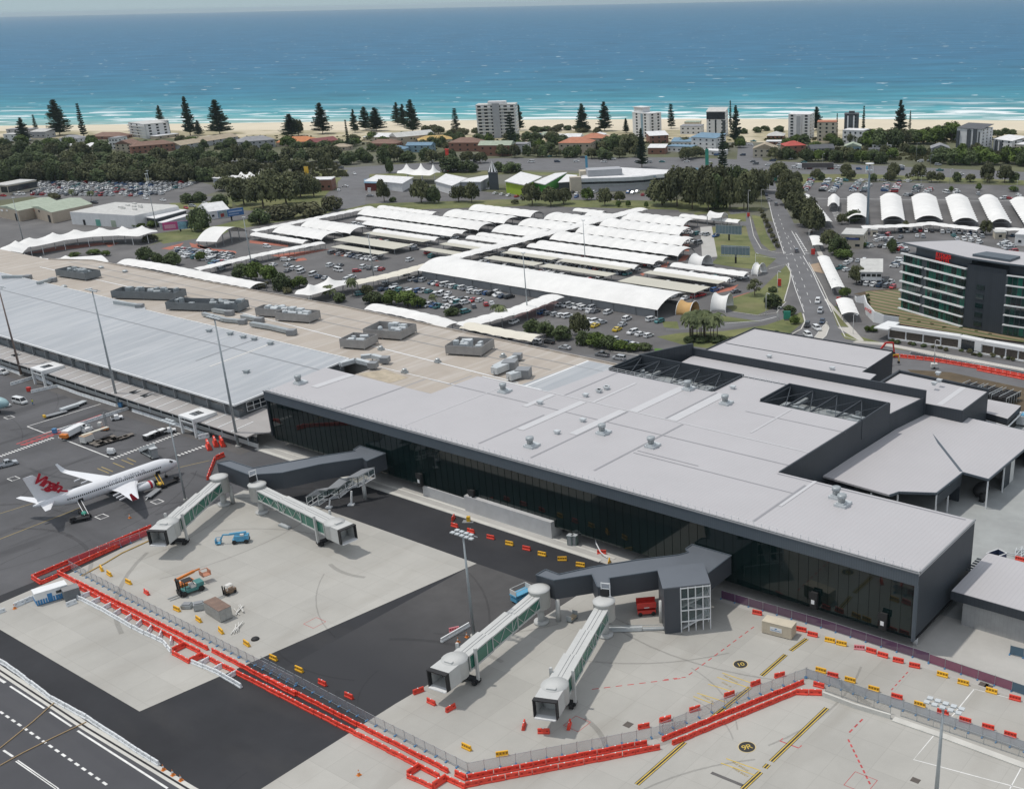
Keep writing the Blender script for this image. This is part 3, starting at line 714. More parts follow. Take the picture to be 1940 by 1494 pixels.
def duct_run(label,pts,w,h,m=galv_lt,z=ZBR):
 T_=thing('roof_duct',label,'duct',(pts[0].x,pts[0].y,z),0,'silver ducts on the old roofs')
 g=MB()
 for a,b in zip(pts,pts[1:]):g.bar(Vector((a.x-pts[0].x,a.y-pts[0].y,h)),Vector((b.x-pts[0].x,b.y-pts[0].y,h)),w,w*.8)
 g.build('duct',m,T_)
 g=MB()
 for a in pts:g.bar((a.x-pts[0].x,a.y-pts[0].y,0),(a.x-pts[0].x,a.y-pts[0].y,h),.2)
 e=pts[-1];g.obox((e.x-pts[0].x,e.y-pts[0].y,h-w*.6),w*1.7,w*1.7,w*1.1,.5)
 g.build('support',grey_m,T_)
Wz=lambda q:W(*q,ZBR)
duct_run('silver duct with elbow on the yellow patch, nearer one',[Wz(zb2(1290,870)),Wz(zb2(1430,830)),Wz(zb2(1590,870))],1.5,1.5)
duct_run('silver duct with elbow on the yellow patch, farther one',[Wz(zb2(1480,800)),Wz(zb2(1580,790)),Wz(zb2(1700,820))],1.5,1.5)
duct_run('long silver duct sloping over the beige roof towards the grey roof',[Wz(zcc(850,520)),Wz(zcc(1010,440))],1.5,1.4)
duct_run('silver duct beside the corner of the pale grey roof',[Wz(zcc(850,545)),Wz(zcc(960,500))],2.4,1.5)
duct_run('short box duct right of the corner of the pale grey roof',[Wz(zcc(950,585)),Wz(zcc(1050,555))],2.4,1.5)
duct_run('galvanised duct behind the top of the third tall pole',[Wz(zb2(120,350)),Wz(zb2(270,375))],1.5,1.0,galv)
duct_run('galvanised duct on the white flashing line',[Wz(zb2(385,410)),Wz(zb2(545,440))],1.5,1.0,galv)
duct_run('dark duct at the silver roof edge, left end',[Wz(za(30,285)),Wz(za(260,285))],1.4,1.0,galv)
duct_run('curved duct at the silver roof edge near the far tents',[Wz(za(350,345)),Wz(za(490,310))],1.4,1.0,galv)
duct_run('grey duct at the silver roof edge below the long dark plant',[Wz(za(1060,520)),Wz(za(1290,555))],1.4,1.0,galv)
duct_run('bent duct run behind the silver roof edge by the third pole',[Wz(zb2(30,385)),Wz(zb2(230,440)),Wz(zb2(390,455))],1.4,1.0,galv)
duct_run('duct run behind the silver roof edge, middle',[Wz(zb2(470,480)),Wz(zb2(650,510)),Wz(zb2(840,555))],1.6,1.1,galv)
for q in((85,545),(280,575),(400,605),(500,625),(648,665),(420,885)):
 p=W(*zb2(*q),10.8);g=MB();g.obox((0,0,0),1.3,1.3,.7,.3);g.obox((0,0,.7),1.7,1.7,.25,.3);o=par(g.build('roof_vent',galv),O);o.location=Vector((p.x,p.y,oz(p.x,p.y)-.05))
for q in((930,185),(590,360),(1150,220)):
 p=Wz(za(*q));g=MB();g.lathe((p.x,p.y,ZBR),[(1,0),(1,.5),(1.2,.6),(.4,1)],10);P_(g,'roof_vent',galv,O)
for q in((80,370),(465,455),(710,375),(240,525),(910,420)):
 p=Wz(zcc(*q));g=MB();g.obox((p.x,p.y,ZBR),1.6,1.6,.6);g.lathe((p.x,p.y,ZBR+.6),[(.7,0),(.7,.6),(.4,.8)],8);P_(g,'roof_vent',galv,O)
# landside ground: car parks, roads, lawns
zK=Zm(700,370,4.85);zR=Zm(1020,370,4.85);zL=Zm(370,380,4.85);zT=Zm(0,400,4.85);zQ=Zm(1200,540,4.85);zM=Zm(920,520,4.85);zN=Zm(560,500,4.85)
zF=Zm(0,320,4.85);zS=Zm(1290,180,2.9846);zS2=Zm(650,180,2.9846);zS1=Zm(0,180,2.9846);zH=Zm(1680,440,6.792);zG=Zm(1540,540,4.85)
Ws=lambda pts,zf:[W(*zf(*p))for p in pts]
def zpoly(name,pts,zf,z,m):return warea(name,[(p.x,p.y)for p in Ws(pts,zf)],z,m)
warea('landside_asphalt',[(-620,182),(-112,182),(-112,330),(40,330),(40,560),(-250,560),(-300,520),(-620,520)],.004,lot_asphalt)
area('apron_road',[(-300,470),(0,395),(330,372),(420,372),(420,440),(300,470),(0,560)],.006,lot_asphalt)
area('storage_car_park',[(-40,352),(60,343),(380,345),(430,358),(330,386),(120,384),(60,372),(-40,384)],.008,lot_asphalt)
area('highway',[(650,318),(940,300),(1300,298),(1940,326),(2200,335),(2200,352),(1940,346),(1640,342),(1300,326),(940,322),(650,332)],.010,road_asphalt)
area('coast_road',[(200,300),(640,306),(640,309),(200,303)],.010,road_asphalt)
area('street',[(1400,262),(1420,262),(1450,310),(1395,312)],.012,road_asphalt)
zpoly('shop_forecourt',[(-60,560),(1700,560),(1900,600),(1900,700),(1500,640),(0,600)],zS2,.012,lot_asphalt)
area('link_street',[(640,330),(700,330),(690,395),(600,415),(640,375)],.0125,road_asphalt)
area('car_park',[(1530,345),(1720,346),(1940,352),(2100,360),(2100,470),(1940,500),(1700,500),(1600,470),(1560,440),(1525,370)],.010,lot_asphalt)
rl=[(1440,325),(1444,345),(1450,372),(1468,425),(1486,480),(1505,540),(1524,600),(1522,615),(1505,640),(1440,662),(1330,700),(1330,740),(1700,760)]
rr_=[(2100,790),(2100,720),(1940,688),(1700,658),(1620,640),(1590,622),(1562,560),(1540,500),(1520,455),(1495,405),(1476,372),(1468,345),(1466,325)]
area('main_road',rl+rr_,.016,road_asphalt)
area('slip_road',[(1378,398),(1418,398),(1423,425),(1440,470),(1460,478),(1500,484),(1490,510),(1450,485),(1420,478),(1405,430)],.018,road_asphalt)
area('terminal_road',[(600,585),(760,620),(960,660),(1100,690),(1240,735),(1330,700),(1230,672),(1100,672),(960,640),(760,600),(640,578)],.012,road_asphalt)
zpoly('exit_road',[(830,225),(1000,265),(1180,290),(1400,255),(1400,280),(1180,345),(850,400),(600,400),(300,420),(300,400),(700,370),(1100,325),(900,285)],zQ,.020,road_asphalt)
def lawn(pts,zf,m=grass_m,z=.024,name='lawn'):return zpoly(name,pts,zf,z,m)
lawn([(205,135),(290,118),(385,100),(560,112),(560,90),(380,90),(210,120)],z8)
lawn([(300,195),(375,180),(480,190),(495,250),(530,330),(640,360),(590,405),(560,420),(420,405),(300,385),(330,355)],z8)
lawn([(385,130),(480,120),(480,165),(380,170)],z8)
lawn([(510,130),(560,140),(590,230),(640,315),(610,320),(560,280),(530,200)],z8)
lawn([(400,570),(560,520),(690,395),(715,430),(710,500),(680,560),(685,590),(540,655),(410,635),(360,600)],z8)
lawn([(355,660),(560,690),(450,692),(350,690)],z8)
lawn([(40,690),(120,690),(130,730),(50,720)],z8)
lawn([(10,770),(130,750),(360,740),(580,710),(700,670),(770,640),(785,690),(680,780),(560,790),(380,790),(280,830),(160,815)],z8)
lawn([(0,830),(170,845),(165,872),(0,882)],z8,lush_m,.026)
lawn([(925,610),(955,610),(1025,720),(960,712)],z8);lawn([(975,750),(1030,755),(1190,800),(1180,812),(1050,790),(1000,780)],z8)
lawn([(820,390),(870,380),(895,440),(830,425)],z8,dirt_m)
lawn([(1235,818),(1330,835),(1340,843),(1260,833)],z8)
area('verge',[(640,400),(700,386),(960,378),(1250,380),(1380,376),(1380,402),(1260,397),(1000,390),(700,400)],.0245,grass_m)
area('verge',[(270,470),(340,445),(440,420),(560,400),(640,398),(600,410),(500,425),(430,438),(300,458)],.026,grass_m)
area('verge',[(280,445),(380,430),(460,425),(420,445),(310,462)],.028,grass_m)
area('verge',[(1500,350),(1640,338),(1940,350),(1940,342),(1640,330),(1480,330)],.024,grass_m)
area('verge',[(320,385),(440,380),(440,392),(340,398)],.024,grass_m)
area('verge',[(450,350),(600,338),(648,336),(612,375),(640,388),(560,404),(460,398),(430,375)],.0245,grass_m)
area('verge',[(590,322),(660,322),(650,332),(590,334)],.024,grass_m)
area('verge',[(700,330),(960,324),(1260,334),(1260,338),(960,330),(700,336)],.024,grass_m)
garden_m=mat('patterned_garden',(.27,.19,.125),.95,.15,.2)
N,L,b=nodes_of(garden_m);wv=N.new('ShaderNodeTexWave');wv.inputs['Scale'].default_value=.085;wv.inputs['Distortion'].default_value=7;wv.inputs['Detail'].default_value=1.5;wv.inputs['Detail Scale'].default_value=.35;wv.bands_direction='Y'
L.new(mapping(garden_m,(.5,1,1),.25),wv.inputs['Vector']);r_g=N.new('ShaderNodeMapRange');r_g.inputs['From Min'].default_value=.22;r_g.inputs['From Max'].default_value=.34;L.new(wv.outputs['Fac'],r_g.inputs['Value'])
mixcol(garden_m,scaled(garden_m,r_g.outputs[0],.92),(.105,.125,.05))
gb=W(*zG(800,200));
lawn([(480,70),(800,60),(815,200),(1380,390),(1940,470),(1940,540),(1480,480),(720,360),(800,295),(560,265),(520,180)],zG,garden_m,.6,'hotel_garden')
lawn([(1045,545),(1140,525),(1290,515),(1290,560),(1120,560)],z8,hedge_ground_m,.03)
fp=mat('footpath_concrete',(.47,.45,.41),.9,.08,.2)
lawn([(890,575),(905,570),(1100,790),(1080,795),(960,720),(1020,720)],z8,fp,.03,'footpath')
lawn([(1060,790),(1200,800),(1940,935),(1940,950),(1190,815),(1040,800)],z8,fp,.034,'footpath')
lawn([(835,290),(860,290),(985,530),(960,540)],z8,fp,.03,'footpath')
lawn([(810,805),(870,740),(900,690),(915,720),(905,760),(850,808)],z8,fp,.05,'traffic_island')
lawn([(240,195),(300,190),(330,350),(250,355)],z8,pavement_m,.03,'parking_bay')
g=MB();
def kerbline(pts,zf,w=.3,z=.12):
 P=Ws(pts,zf);g.strip([(p.x,p.y,z)for p in P],w)
kerbline([(410,640),(540,658),(640,645),(690,588)],z8);kerbline([(680,585),(710,480),(715,430),(690,390),(600,415)],z8,.4)
kerbline([(670,785),(770,730),(790,690),(780,650)],z8,.5);kerbline([(810,380),(880,510),(965,700),(1000,770),(1080,795),(1190,812),(1940,962)],z8,.35)
kerbline([(815,808),(870,735),(905,690),(915,725),(900,765),(850,808)],z8,.4)
kerbline([(530,345),(640,360)],z8,.3);kerbline([(500,140),(520,240),(560,310),(640,330),(690,330)],z8,.3)
kerbline([(1030,690),(1420,745),(1800,755)],zM,.4)
struct(g.build('road_kerb',kerb_m))
for pts,zf in(([(1310,275),(1385,275),(1385,335),(1330,330)],zR),([(1320,360),(1385,360),(1385,425),(1340,420)],zR),([(1325,450),(1385,450),(1385,515),(1340,510)],zR),([(1330,550),(1390,550),(1350,600),(1280,610)],zR),
([(500,365),(860,405),(850,425),(500,390)],zL),([(690,505),(860,480),(1230,445),(1180,460),(850,530)],zL),([(0,390),(130,440),(370,465),(380,485),(200,475),(30,430)],zL),([(1260,480),(1500,500),(1700,560),(1500,530),(1280,500)],zL),([(900,540),(1000,525),(1030,545),(930,560)],zL),
([(1480,345),(1690,290),(1640,340),(1560,355)],zT),([(1740,290),(1850,320),(1940,340),(1940,360),(1760,330)],zT),([(960,300),(1100,290),(1000,330)],zT),([(240,390),(500,330),(900,290),(1100,290),(700,340),(400,380)],zT),
([(0,680),(60,690),(40,710),(0,712)],zR),([(1450,710),(1600,685),(1590,705),(1470,730)],zK),([(1620,880),(1840,820),(1790,870),(1640,900)],zR),([(930,720),(1000,700),(960,740)],zR),
([(870,125),(1080,60),(1060,70),(880,135)],zQ),([(1100,655),(1200,610),(1180,660)],zR)):
 zpoly('red_paving',pts,zf,.022,red_pave)
zpoly('brick_paving',[(480,265),(720,215),(640,300),(520,400),(280,400),(200,420)],zM,.024,mat('plum_paving',(.13,.085,.085),.9,.2,.2))
g=MB()
def dash(a,b,n,w=.18,frac=.35,z=.034):
 for i in range(n):
  p=a.lerp(b,i/n);q=a.lerp(b,(i+frac)/n);g.strip([(p.x,p.y,z),(q.x,q.y,z)],w)
def solid(pts,zf,w=.2,z=.034):
 g.strip([(p.x,p.y,z)for p in Ws(pts,zf)],w)
solid([(600,60),(620,150),(665,290),(680,335)],z8,.3);solid([(700,385),(740,520),(770,600),(785,640)],z8,.25)
solid([(780,345),(830,430),(870,520),(930,640)],z8,.3);solid([(720,215),(790,340)],z8,.3);solid([(740,225),(800,320)],z8,.3)
dash(W(*z8(650,130)),W(*z8(830,620)),16);dash(W(*z8(625,150)),W(*z8(790,640)),16);dash(W(*z8(700,240)),W(*z8(840,480)),8)
solid([(690,340),(710,338),(720,332)],z8,.3);solid([(580,0),(650,0)],z8,.4)
a,b=W(*z8(1340,850)),W(*z8(1940,940));
for i in range(46):
 p=a.lerp(b,i/45);g.strip([(p.x,p.y,.036),(p.x+.5,p.y+.5,.036)],.35)
solid([(370,700),(560,685),(640,665)],z8,.3)
for k in range(9):
 p=W(*z8(730+k*7.5,235+k*12));g.strip([(p.x,p.y,.04),(p.x+2.2,p.y+.3,.04)],.5)
for k in range(14):
 p=W(*zS(828+k*3.5,598+k*8.5));q=W(*zS(805+k*4+55,598+k*8.5+4));g.strip([(p.x,p.y,.03),(q.x,q.y,.03)],.7)
a,b=W(*zS(770,585)),W(*zS(1910,600));g.strip([(a.x,a.y,.03),(b.x,b.y,.03)],.5)
struct(g.build('road_marking',white_paint))
# shade canopies
def canopy(name,label,group,x0,x1,y0,y1,eave,rise,bay,m=membrane,wave=.35,flat=False,rz=0.0,org=None,posts=True,cat='canopy',scal=.45):
 "barrel or flat shade roof spanning x0..x1, y0..y1 (own frame when org is given)"
 ox,oy=(0,0)if org is None else org
 cx,cy=(x0+x1)/2,(y0+y1)/2
 T_=thing(name,label,cat,(cx,cy,0)if org is None else(ox,oy,0),rz,group)
 lx,ly=x1-x0,y1-y0
 if org is not None:cx=cy=0;sx0,sy0=x0,y0
 else:sx0,sy0=-lx/2,-ly/2
 nb=max(1,round(lx/bay));g=MB()
 if flat:
  g.prism([(sx0,sy0),(sx0+lx,sy0),(sx0+lx,sy0+ly),(sx0,sy0+ly)],eave,lambda x,y:eave+.18+.25*(1-abs((y-sy0)/ly-.5)*2))
 else:
  nu=nb*6;nv=10
  def fn(u,v):
   t=(u*nb)%1.0;sc_=sin(PI*t)if nb>1 else 0
   yy=v*ly;yy+=(scal*(sc_-.5)*(-1 if v==0 else 1))if v in(0,1)else 0
   z=eave+rise*(1-abs(2*v-1)**2.2)+wave*(sc_-.5)*(1-.5*abs(2*v-1))
   return(sx0+u*lx,sy0+yy,z)
  g.grid(fn,nu,nv)
 o=g.build('membrane' if not flat else 'roof_panel',m,T_,not flat)
 if posts:
  g=MB();nb2=nb if nb>1 else 2
  for i in range(nb2+1):
   x=sx0+lx*i/nb2;x=min(max(x,sx0+.3),sx0+lx-.3)
   for y in((sy0+.5,sy0+ly-.5)if ly>9 else(sy0+ly*.5,)):g.bar((x,y,0),(x,y,eave+(rise*.9 if ly<=9 and not flat else 0)),.22)
   if ly>9 and not flat:
    pts=[(x,sy0+.3+(ly-.6)*k/8,eave-.12+rise*(1-abs(2*(k/8)-1)**2.2)-wave*.5)for k in range(9)]
    for a,b in zip(pts,pts[1:]):g.bar(a,b,.16)
  g.build('frame',grey_m,T_)
 return T_
gv='wide barrel shaped white shade roofs over the covered car park'
gn='narrow wavy white shade roofs over the covered car park'
gf='flat cream carport roofs of the covered car park'
for x0,x1,y0,lb in((-378,-338,474.5,'short wide white barrel roof, backmost of the four right of the long walkway'),
(-378,-326,454,'wide white barrel roof, second from the back right of the long walkway'),
(-377,-310,433.5,'long wide white barrel roof, third from the back right of the long walkway'),
(-377,-298,413.7,'longest wide white barrel roof right of the long walkway, nearest of its four'),
(-417,-385,454,'wide white barrel roof joining the walkway from the left, backmost'),
(-417,-385,433.5,'wide white barrel roof joining the walkway from the left, middle one'),
(-417,-385,413.7,'wide white barrel roof joining the walkway from the left, nearest one'),
(-474,-427,433.5,'wide white barrel roof in the middle of the left block, back row'),
(-522,-426,413.2,'very long wide white barrel roof in the left block'),
(-520,-479,372.9,'wide white barrel roof ending with a dark arch in the left block'),
(-519.5,-479,354.7,'white barrel roof with dark arched end beside the entry lanes')):
 canopy('shade_canopy',lb,gv,x0,x1,y0,y0+14.4,2.6,2.5,6.4,wave=.75)
canopy('shade_canopy','white barrel roof at the very back of the middle block',gv,-475,-427,454.5,466,2.6,2.4,7)
for x0,x1,y0,w,lb in((-375.5,-298,402,6.6,'long wavy white roof just in front of the widest barrel roofs'),(-374.5,-297.5,394.3,6.6,'long wavy white roof, nearer of the close pair right of the walkway'),
(-376,-299.5,382.8,5.6,'wavy white roof along the cream carports right of the walkway'),(-289,-250,394.8,6.4,'wavy white roof at the right end near the white portal'),
(-289.5,-251,383,5.6,'wavy white roof on the far side of a cream carport at the right end'),
(-417,-388,402.5,6,'short wavy white roof left of the walkway, farther of a pair'),(-416,-388,394.2,6,'short wavy white roof left of the walkway, nearer of a pair'),(-417,-388,382.6,5.2,'short wavy white roof beside a cream carport left of the walkway'),
(-510,-426.3,402,6,'long wavy white roof in the left block, farther of a pair'),(-495,-426,394.2,6,'long wavy white roof in the left block, nearer of a pair'),(-473,-425.6,382.5,5.4,'wavy white roof in front of the long pair in the left block'),
(-528.8,-482,433.2,6,'white wavy roof at the far left back corner'),(-523,-479,343.6,5.5,'wavy white roof beside the red paving and entry lanes'),
(-420,-399,482,5.5,'small white wavy roof at the back edge by the lawn'),(-356,-318,496,5.5,'thin white wavy roof at the back right by the lawn'),(-405,-372,474.5,9,'white wavy roof behind the walkway at the back')):
 canopy('wavy_canopy',lb,gn,x0,x1,y0,y0+w,2.5,1.2,5.6,wave=.3,scal=.3)
for x0,x1,y0,w,lb in((-374.5,-343,377.2,5.2,'cream carport right of the walkway beside a wavy white roof'),(-339.5,-300.4,377.2,5.3,'cream carport in line with its neighbour, right of the middle'),
(-373,-342,364,6.5,'cream carport above a red hatchback, right of the walkway'),(-339.2,-300,364.3,6.5,'cream carport in the middle above dark parked cars'),
(-290.6,-251.5,377.4,5.3,'cream carport second from the front at the right end'),(-290.6,-251.2,359.8,11.5,'broad cream carport at the right end with a red car under its corner'),
(-472,-426.5,356.9,12,'broad cream carport with a centre seam in the left block'),(-458.5,-423,344.6,6.2,'cream carport at the front of the left block over five cars'),(-472.4,-427,376,5.5,'cream carport behind the broad one in the left block'),
(-416,-388,376.4,5,'short cream carport left of the walkway, farther one'),(-415,-388,362.6,6,'short cream carport left of the walkway, nearer one')):
 canopy('carport',lb,gf,x0,x1,y0,y0+w,2.7,0,8,shade_cream,flat=True)
canopy('large_canopy','biggest white roof, a long smooth barrel in front of all the others',None,-378.5,-246.5,328.3,352.3,3.6,3.6,11,wave=.10,scal=0)
for w_ in[o for o in C.objects if o.name=='large_canopy']:
 g=MB();g.box(-64,64,-11.2,-10.9,0,3.4);g.box(-63,64,10.6,10.9,0,1.2);g.build('side_screen',grey_m,w_)
def walk_can(label,pts,w,eave,m=membrane,rise=.7,bay=6,name='covered_walkway',group='covered walkways',wave=.25):
 P=[Vector((p.x,p.y,0))for p in pts];T_=thing(name,label,'walkway canopy',P[0],0,group)
 segs=[(P[i+1]-P[i]).length for i in range(len(P)-1)];tot=sum(segs);nb=max(1,round(tot/bay));nu=nb*4
 def at_(s):
  s=max(0,min(tot,s))
  for i,l in enumerate(segs):
   if s<=l or i==len(segs)-1:return P[i].lerp(P[i+1],s/l),(P[i+1]-P[i]).normalized()
   s-=l
 def fn(u,v):
  p,d=at_(u*tot);a_,_=at_(u*tot-1);b_,_=at_(u*tot+1);d=(b_-a_).normalized();n=Vector((-d.y,d.x,0));sc_=sin(PI*((u*nb)%1))
  return p-P[0]+n*w*(v-.5)+Vector((0,0,eave+rise*(1-abs(2*v-1)**2)+wave*(sc_-.5)))
 MB().grid(fn,nu,6).build('membrane',m,T_,True)
 g=MB()
 for i in range(nb+1):
  p,d=at_(tot*i/nb);n=Vector((-d.y,d.x,0))
  for s in(-.38,.38):
   q=p-P[0]+n*w*s;g.bar((q.x,q.y,0),(q.x,q.y,eave+.3),.16)
  q,r=p-P[0]-n*w*.45,p-P[0]+n*w*.45;g.bar((q.x,q.y,eave),(r.x,r.y,eave),.14)
 g.build('frame',grey_m,T_)
 return T_
V2_=lambda x,y:Vector((x,y,0))
walk_can('long white walkway roof running through the covered car park towards the sea',[V2_(-383,350),V2_(-383.2,420),V2_(-384,500)],8.5,4.0)
walk_can('cream walkway roof between the open car parks and the palms',[W(*zK(660,600),4),W(*zK(200,725),4),W(*zK(-110,790),4),W(*zK(-250,800),4)],8,3.6,membrane_c)
walk_can('white walkway roof with the tall light pole, ending at the terminal kerb',[W(*zM(640,190),4),W(*zM(300,320),4),W(*zM(0,400),4),W(*zM(-250,470),4)],9,3.8)
walk_can('white walkway roof along the back left edge of the car park',[W(*zL(520,278),3.5),W(*zL(980,185),3.5),W(*zL(1610,55),3.5)],6,3.2)
walk_can('thin white walkway roof crossing the entry lanes on the left',[W(*zL(0,630),3.5),W(*zL(560,500),3.5),W(*zL(1165,382),3.5)],6,3.2)
walk_can('wavy white drop off roof along the terminal kerb, left one',[W(*zT(1150,455),4),W(*zT(1500,510),4),W(*zT(1940,600),4),W(490,540,4)],9,3.6,rise=1.3)
walk_can('wavy white drop off roof along the terminal kerb, middle one',[W(*zN(700,385),4),W(*zN(1000,440),4),W(*zN(1300,510),4),W(*zN(1450,565),4)],8,3.6,rise=1.3)
walk_can('cream drop off roof along the terminal kerb, nearest the new terminal',[W(*zN(1570,555),4),W(*zN(1940,630),4),W(*zM(480,580),4)],7.5,3.6,membrane_c,rise=1.2)
walk_can('narrow white bus shelter roof beside the main road near the blockwork office',[W(*z8(838,240),3),W(*z8(858,290),3)],5,3,rise=.4,bay=20)
walk_can('long white bus shelter roof beside the main road',[W(*z8(885,350),3),W(*z8(965,515),3)],5.5,3,rise=.8,bay=5)
walk_can('short white shelter roof in front of the hotel wall',[W(*zG(285,130),3),W(*zG(345,268),3)],6.5,3,rise=.9,bay=6)
def rcan(n,pl,pr,fl,fr,lb):
 "near left, near right, far left, far right pixels in zS at 3 m"
 a,b,c,d=[W(*zS(*q),3)for q in(pl,pr,fl,fr)]
 o=(a+b)/2;e=(c+d)/2;ln=(e-o).length;w=(b-a).length
 T_=thing('long_shade_canopy',lb,'canopy',(o.x,o.y,0),atan2((e-o).y,(e-o).x),'long white barrel roofs in the right hand car park')
 nb=13
 def fn(u,v):
  sc_=abs(sin(PI*u*nb));off=.7*sc_*(1 if v==1 else(-1 if v==0 else 0))
  return(u*ln,(v-.5)*w+off,3+2.2*(1-abs(2*v-1)**2.3)+.15*sc_)
 MB().grid(fn,nb*6,8).build('membrane',membrane,T_,True)
 g=MB()
 for i in range(8):
  for s in(-.42,.42):g.bar((i*ln/7.2+.5,s*w,0),(i*ln/7.2+.5,s*w,3.2),.2)
  g.bar((i*ln/7.2+.5,-.42*w,3.1),(i*ln/7.2+.5,.42*w,3.1),.15)
 g.build('frame',grey_m,T_)
for i,(pl,pr,fl,fr)in enumerate((((945,700),(1055,700),(945,575),(1045,575)),((1140,708),(1262,710),(1130,572),(1240,575)),((1335,700),(1470,712),(1310,572),(1435,578)),((1545,715),(1675,722),(1500,578),(1615,580)),((1755,722),(1865,728),(1680,580),(1790,585)),((1950,735),(2080,740),(1862,592),(1975,600)))):
 rcan(i,pl,pr,fl,fr,['long white barrel roof behind the tall mast, leftmost in the right car park','second long white barrel roof from the left in the right car park','third long white barrel roof, joined to the wavy cross walkway','fourth long white barrel roof in the right car park','fifth long white barrel roof in the right car park','long white barrel roof cut by the right edge of the view'][i])
rcan(9,(835,630),(890,630),(838,580),(892,580),'small white barrel roof beside the striped hatching')
walk_can('wavy white walkway roof across the ends of the long barrel roofs',[W(*zS(1020,745),3.5),W(*zS(1300,735),3.5),W(*zS(1410,722),3.5),W(*zS(1500,735),3.5),W(*zS(1690,755),3.5)],7,3.2)
walk_can('white walkway roof at the right edge beyond the hotel',[W(*zS(1775,755),3.5),W(*zS(2000,760),3.5)],6,3.2)
walk_can('white roof half hidden behind the roadside trees',[W(*zS(700,560),3.5),W(*zS(770,640),3.5),W(*zS(830,715),3.5)],5,3.2)
def portal(label,px,r,ln,rz_,m=membrane,org=False):
 p=W(*px);T_=thing('portal_canopy',label,'canopy',p,rz_,None)
 def fn(u,v):
  t=PI*(v*1.15-.075);rr2=r*(1+.25*(abs(2*u-1)**2))
  return(ln*(u-.5),-cos(t)*rr2,max(0,sin(t)*rr2*1.1))
 MB().grid(fn,10,16).build('membrane',m,T_,True)
 g=MB()
 for s in(-.5,.5):
  pts=[(ln*s,-cos(PI*k/10)*r*1.25,sin(PI*k/10)*r*1.36)for k in range(11)]
  for a,b in zip(pts,pts[1:]):g.bar(a,b,.2)
 g.build('frame',white_m,T_)
portal('white horn shaped canopy over the exit lane next to the lawn',zR(1490,645),3.8,7,0)
portal('white horn shaped canopy over the exit lane behind the palm cluster',zQ(815,215),4.5,6,.3)
portal('orange horn shaped canopy half hidden by the palm cluster',zQ(500,255),3.6,6,.15,mat('orange_fabric',(.55,.34,.13),.7,.08,.3))
portal('small white horn canopy at the right end by the broad cream carport',z8(548,440),3.6,3,.1)
p0,p1=W(*zR(1565,275)),W(*zR(1725,270));T_=thing('portal_canopy','square white sheet canopy over the exit road by the lawn','canopy',(p0+p1)/2,0)
wd=(p1-p0).length
MB().grid(lambda u,v:(wd*(u-.5),6.5*(v-.5),4.2+2.2*sin(PI*v)+.8*abs(2*u-1)**2),10,8).build('membrane',membrane,T_,True)
g=MB()
for sx in(-.48,.48):
 for sy in(-3,3):g.bar((wd*sx,sy,0),(wd*sx,sy,4.9),.3)
g.build('frame',grey_m,T_)
a,b,c,d=[W(*zL(*q),3.2)for q in((40,370),(160,385),(460,290),(330,275))]
o=(a+b)/2;e=(c+d)/2;T_=thing('plaza_canopy','large white arched roof over the car park entry gates','canopy',(o.x,o.y,0),atan2((e-o).y,(e-o).x));ln=(e-o).length
MB().grid(lambda u,v:(ln*u,12*(v-.5),3.2+4.6*(1-abs(2*u-1)**2)),18,6).build('membrane',membrane,T_,True)
g=MB()
for u in(.02,.25,.5,.75,.98):
 for s in(-5,5):g.bar((ln*u,s,0),(ln*u,s,3+4.6*(1-abs(2*u-1)**2)),.3)
g.build('frame',grey_m,T_)
def tent(label,near,far,peaks,base,ph,m=membrane,k=9):
 "near and far edge polylines (world), peaks as u positions"
 T_=thing('tent_canopy',label,'canopy',(near[0].x,near[0].y,0),0);o=near[0].copy();o.z=0
 n=len(near)-1
 def pl(P,u):
  s=min(max(u*n,0),n-1e-6);i=int(s);return P[i].lerp(P[i+1],s-i)
 L_=sum((near[i+1]-near[i]).length for i in range(n))
 def fn(u,v):
  p=pl(near,u).lerp(pl(far,u),v);wd_=(pl(near,u)-pl(far,u)).length;z=base+.4*sin(v*PI)
  for q in peaks:
   du=(u-q)*L_;dv=(v-.5)*wd_;r=hypot(du,dv*.8);z+=ph*exp(-r/3.4)
  return(p.x-o.x,p.y-o.y,z)
 MB().grid(fn,max(16,int(L_/1.6)),12).build('membrane',m,T_,True)
 g=MB()
 for q in peaks:
  p=pl(near,q).lerp(pl(far,q),.5)-o;g.bar((p.x,p.y,0),(p.x,p.y,base+ph),.3)
  for P in(near,far):
   p=pl(P,q)-o;g.bar((p.x,p.y,0),(p.x,p.y,base),.2)
 g.build('frame',white_m,T_)
Pt=lambda zf,q,z:W(*zf(*q),z)
near=[Pt(zT,q,4.5)for q in((210,395),(260,345),(360,325),(600,275),(850,240),(1090,228),(1270,235),(1450,195))]
farE=[Pt(zT,q,4.5)for q in((-40,400),(10,350),(130,305),(420,250),(640,210),(900,190),(1150,175),(1440,186))]
tent('long curved white tent roof with seven peaks around the bus loop',near,farE,[.04,.17,.30,.42,.545,.68,.81,.92],4.3,3.6)
near=[Pt(zT,q,4.5)for q in((-60,480),(160,495),(370,545),(560,540),(1000,465))]
farE=[Pt(zT,q,4.5)for q in((-30,390),(200,400),(280,425),(480,440),(930,405))]
tent('white tent roof with four peaks between the bus loop and the terminal',near,farE,[.12,.36,.58,.8],4.5,3.4)
near=[Pt(zN,q,4)for q in((-10,275),(125,300),(330,240),(500,180))];farE=[Pt(zN,q,4)for q in((30,235),(150,215),(260,170),(480,150))]
tent('white tent roof with two peaks by the palms at the terminal road',near,farE,[.32,.70],3.8,3.6)
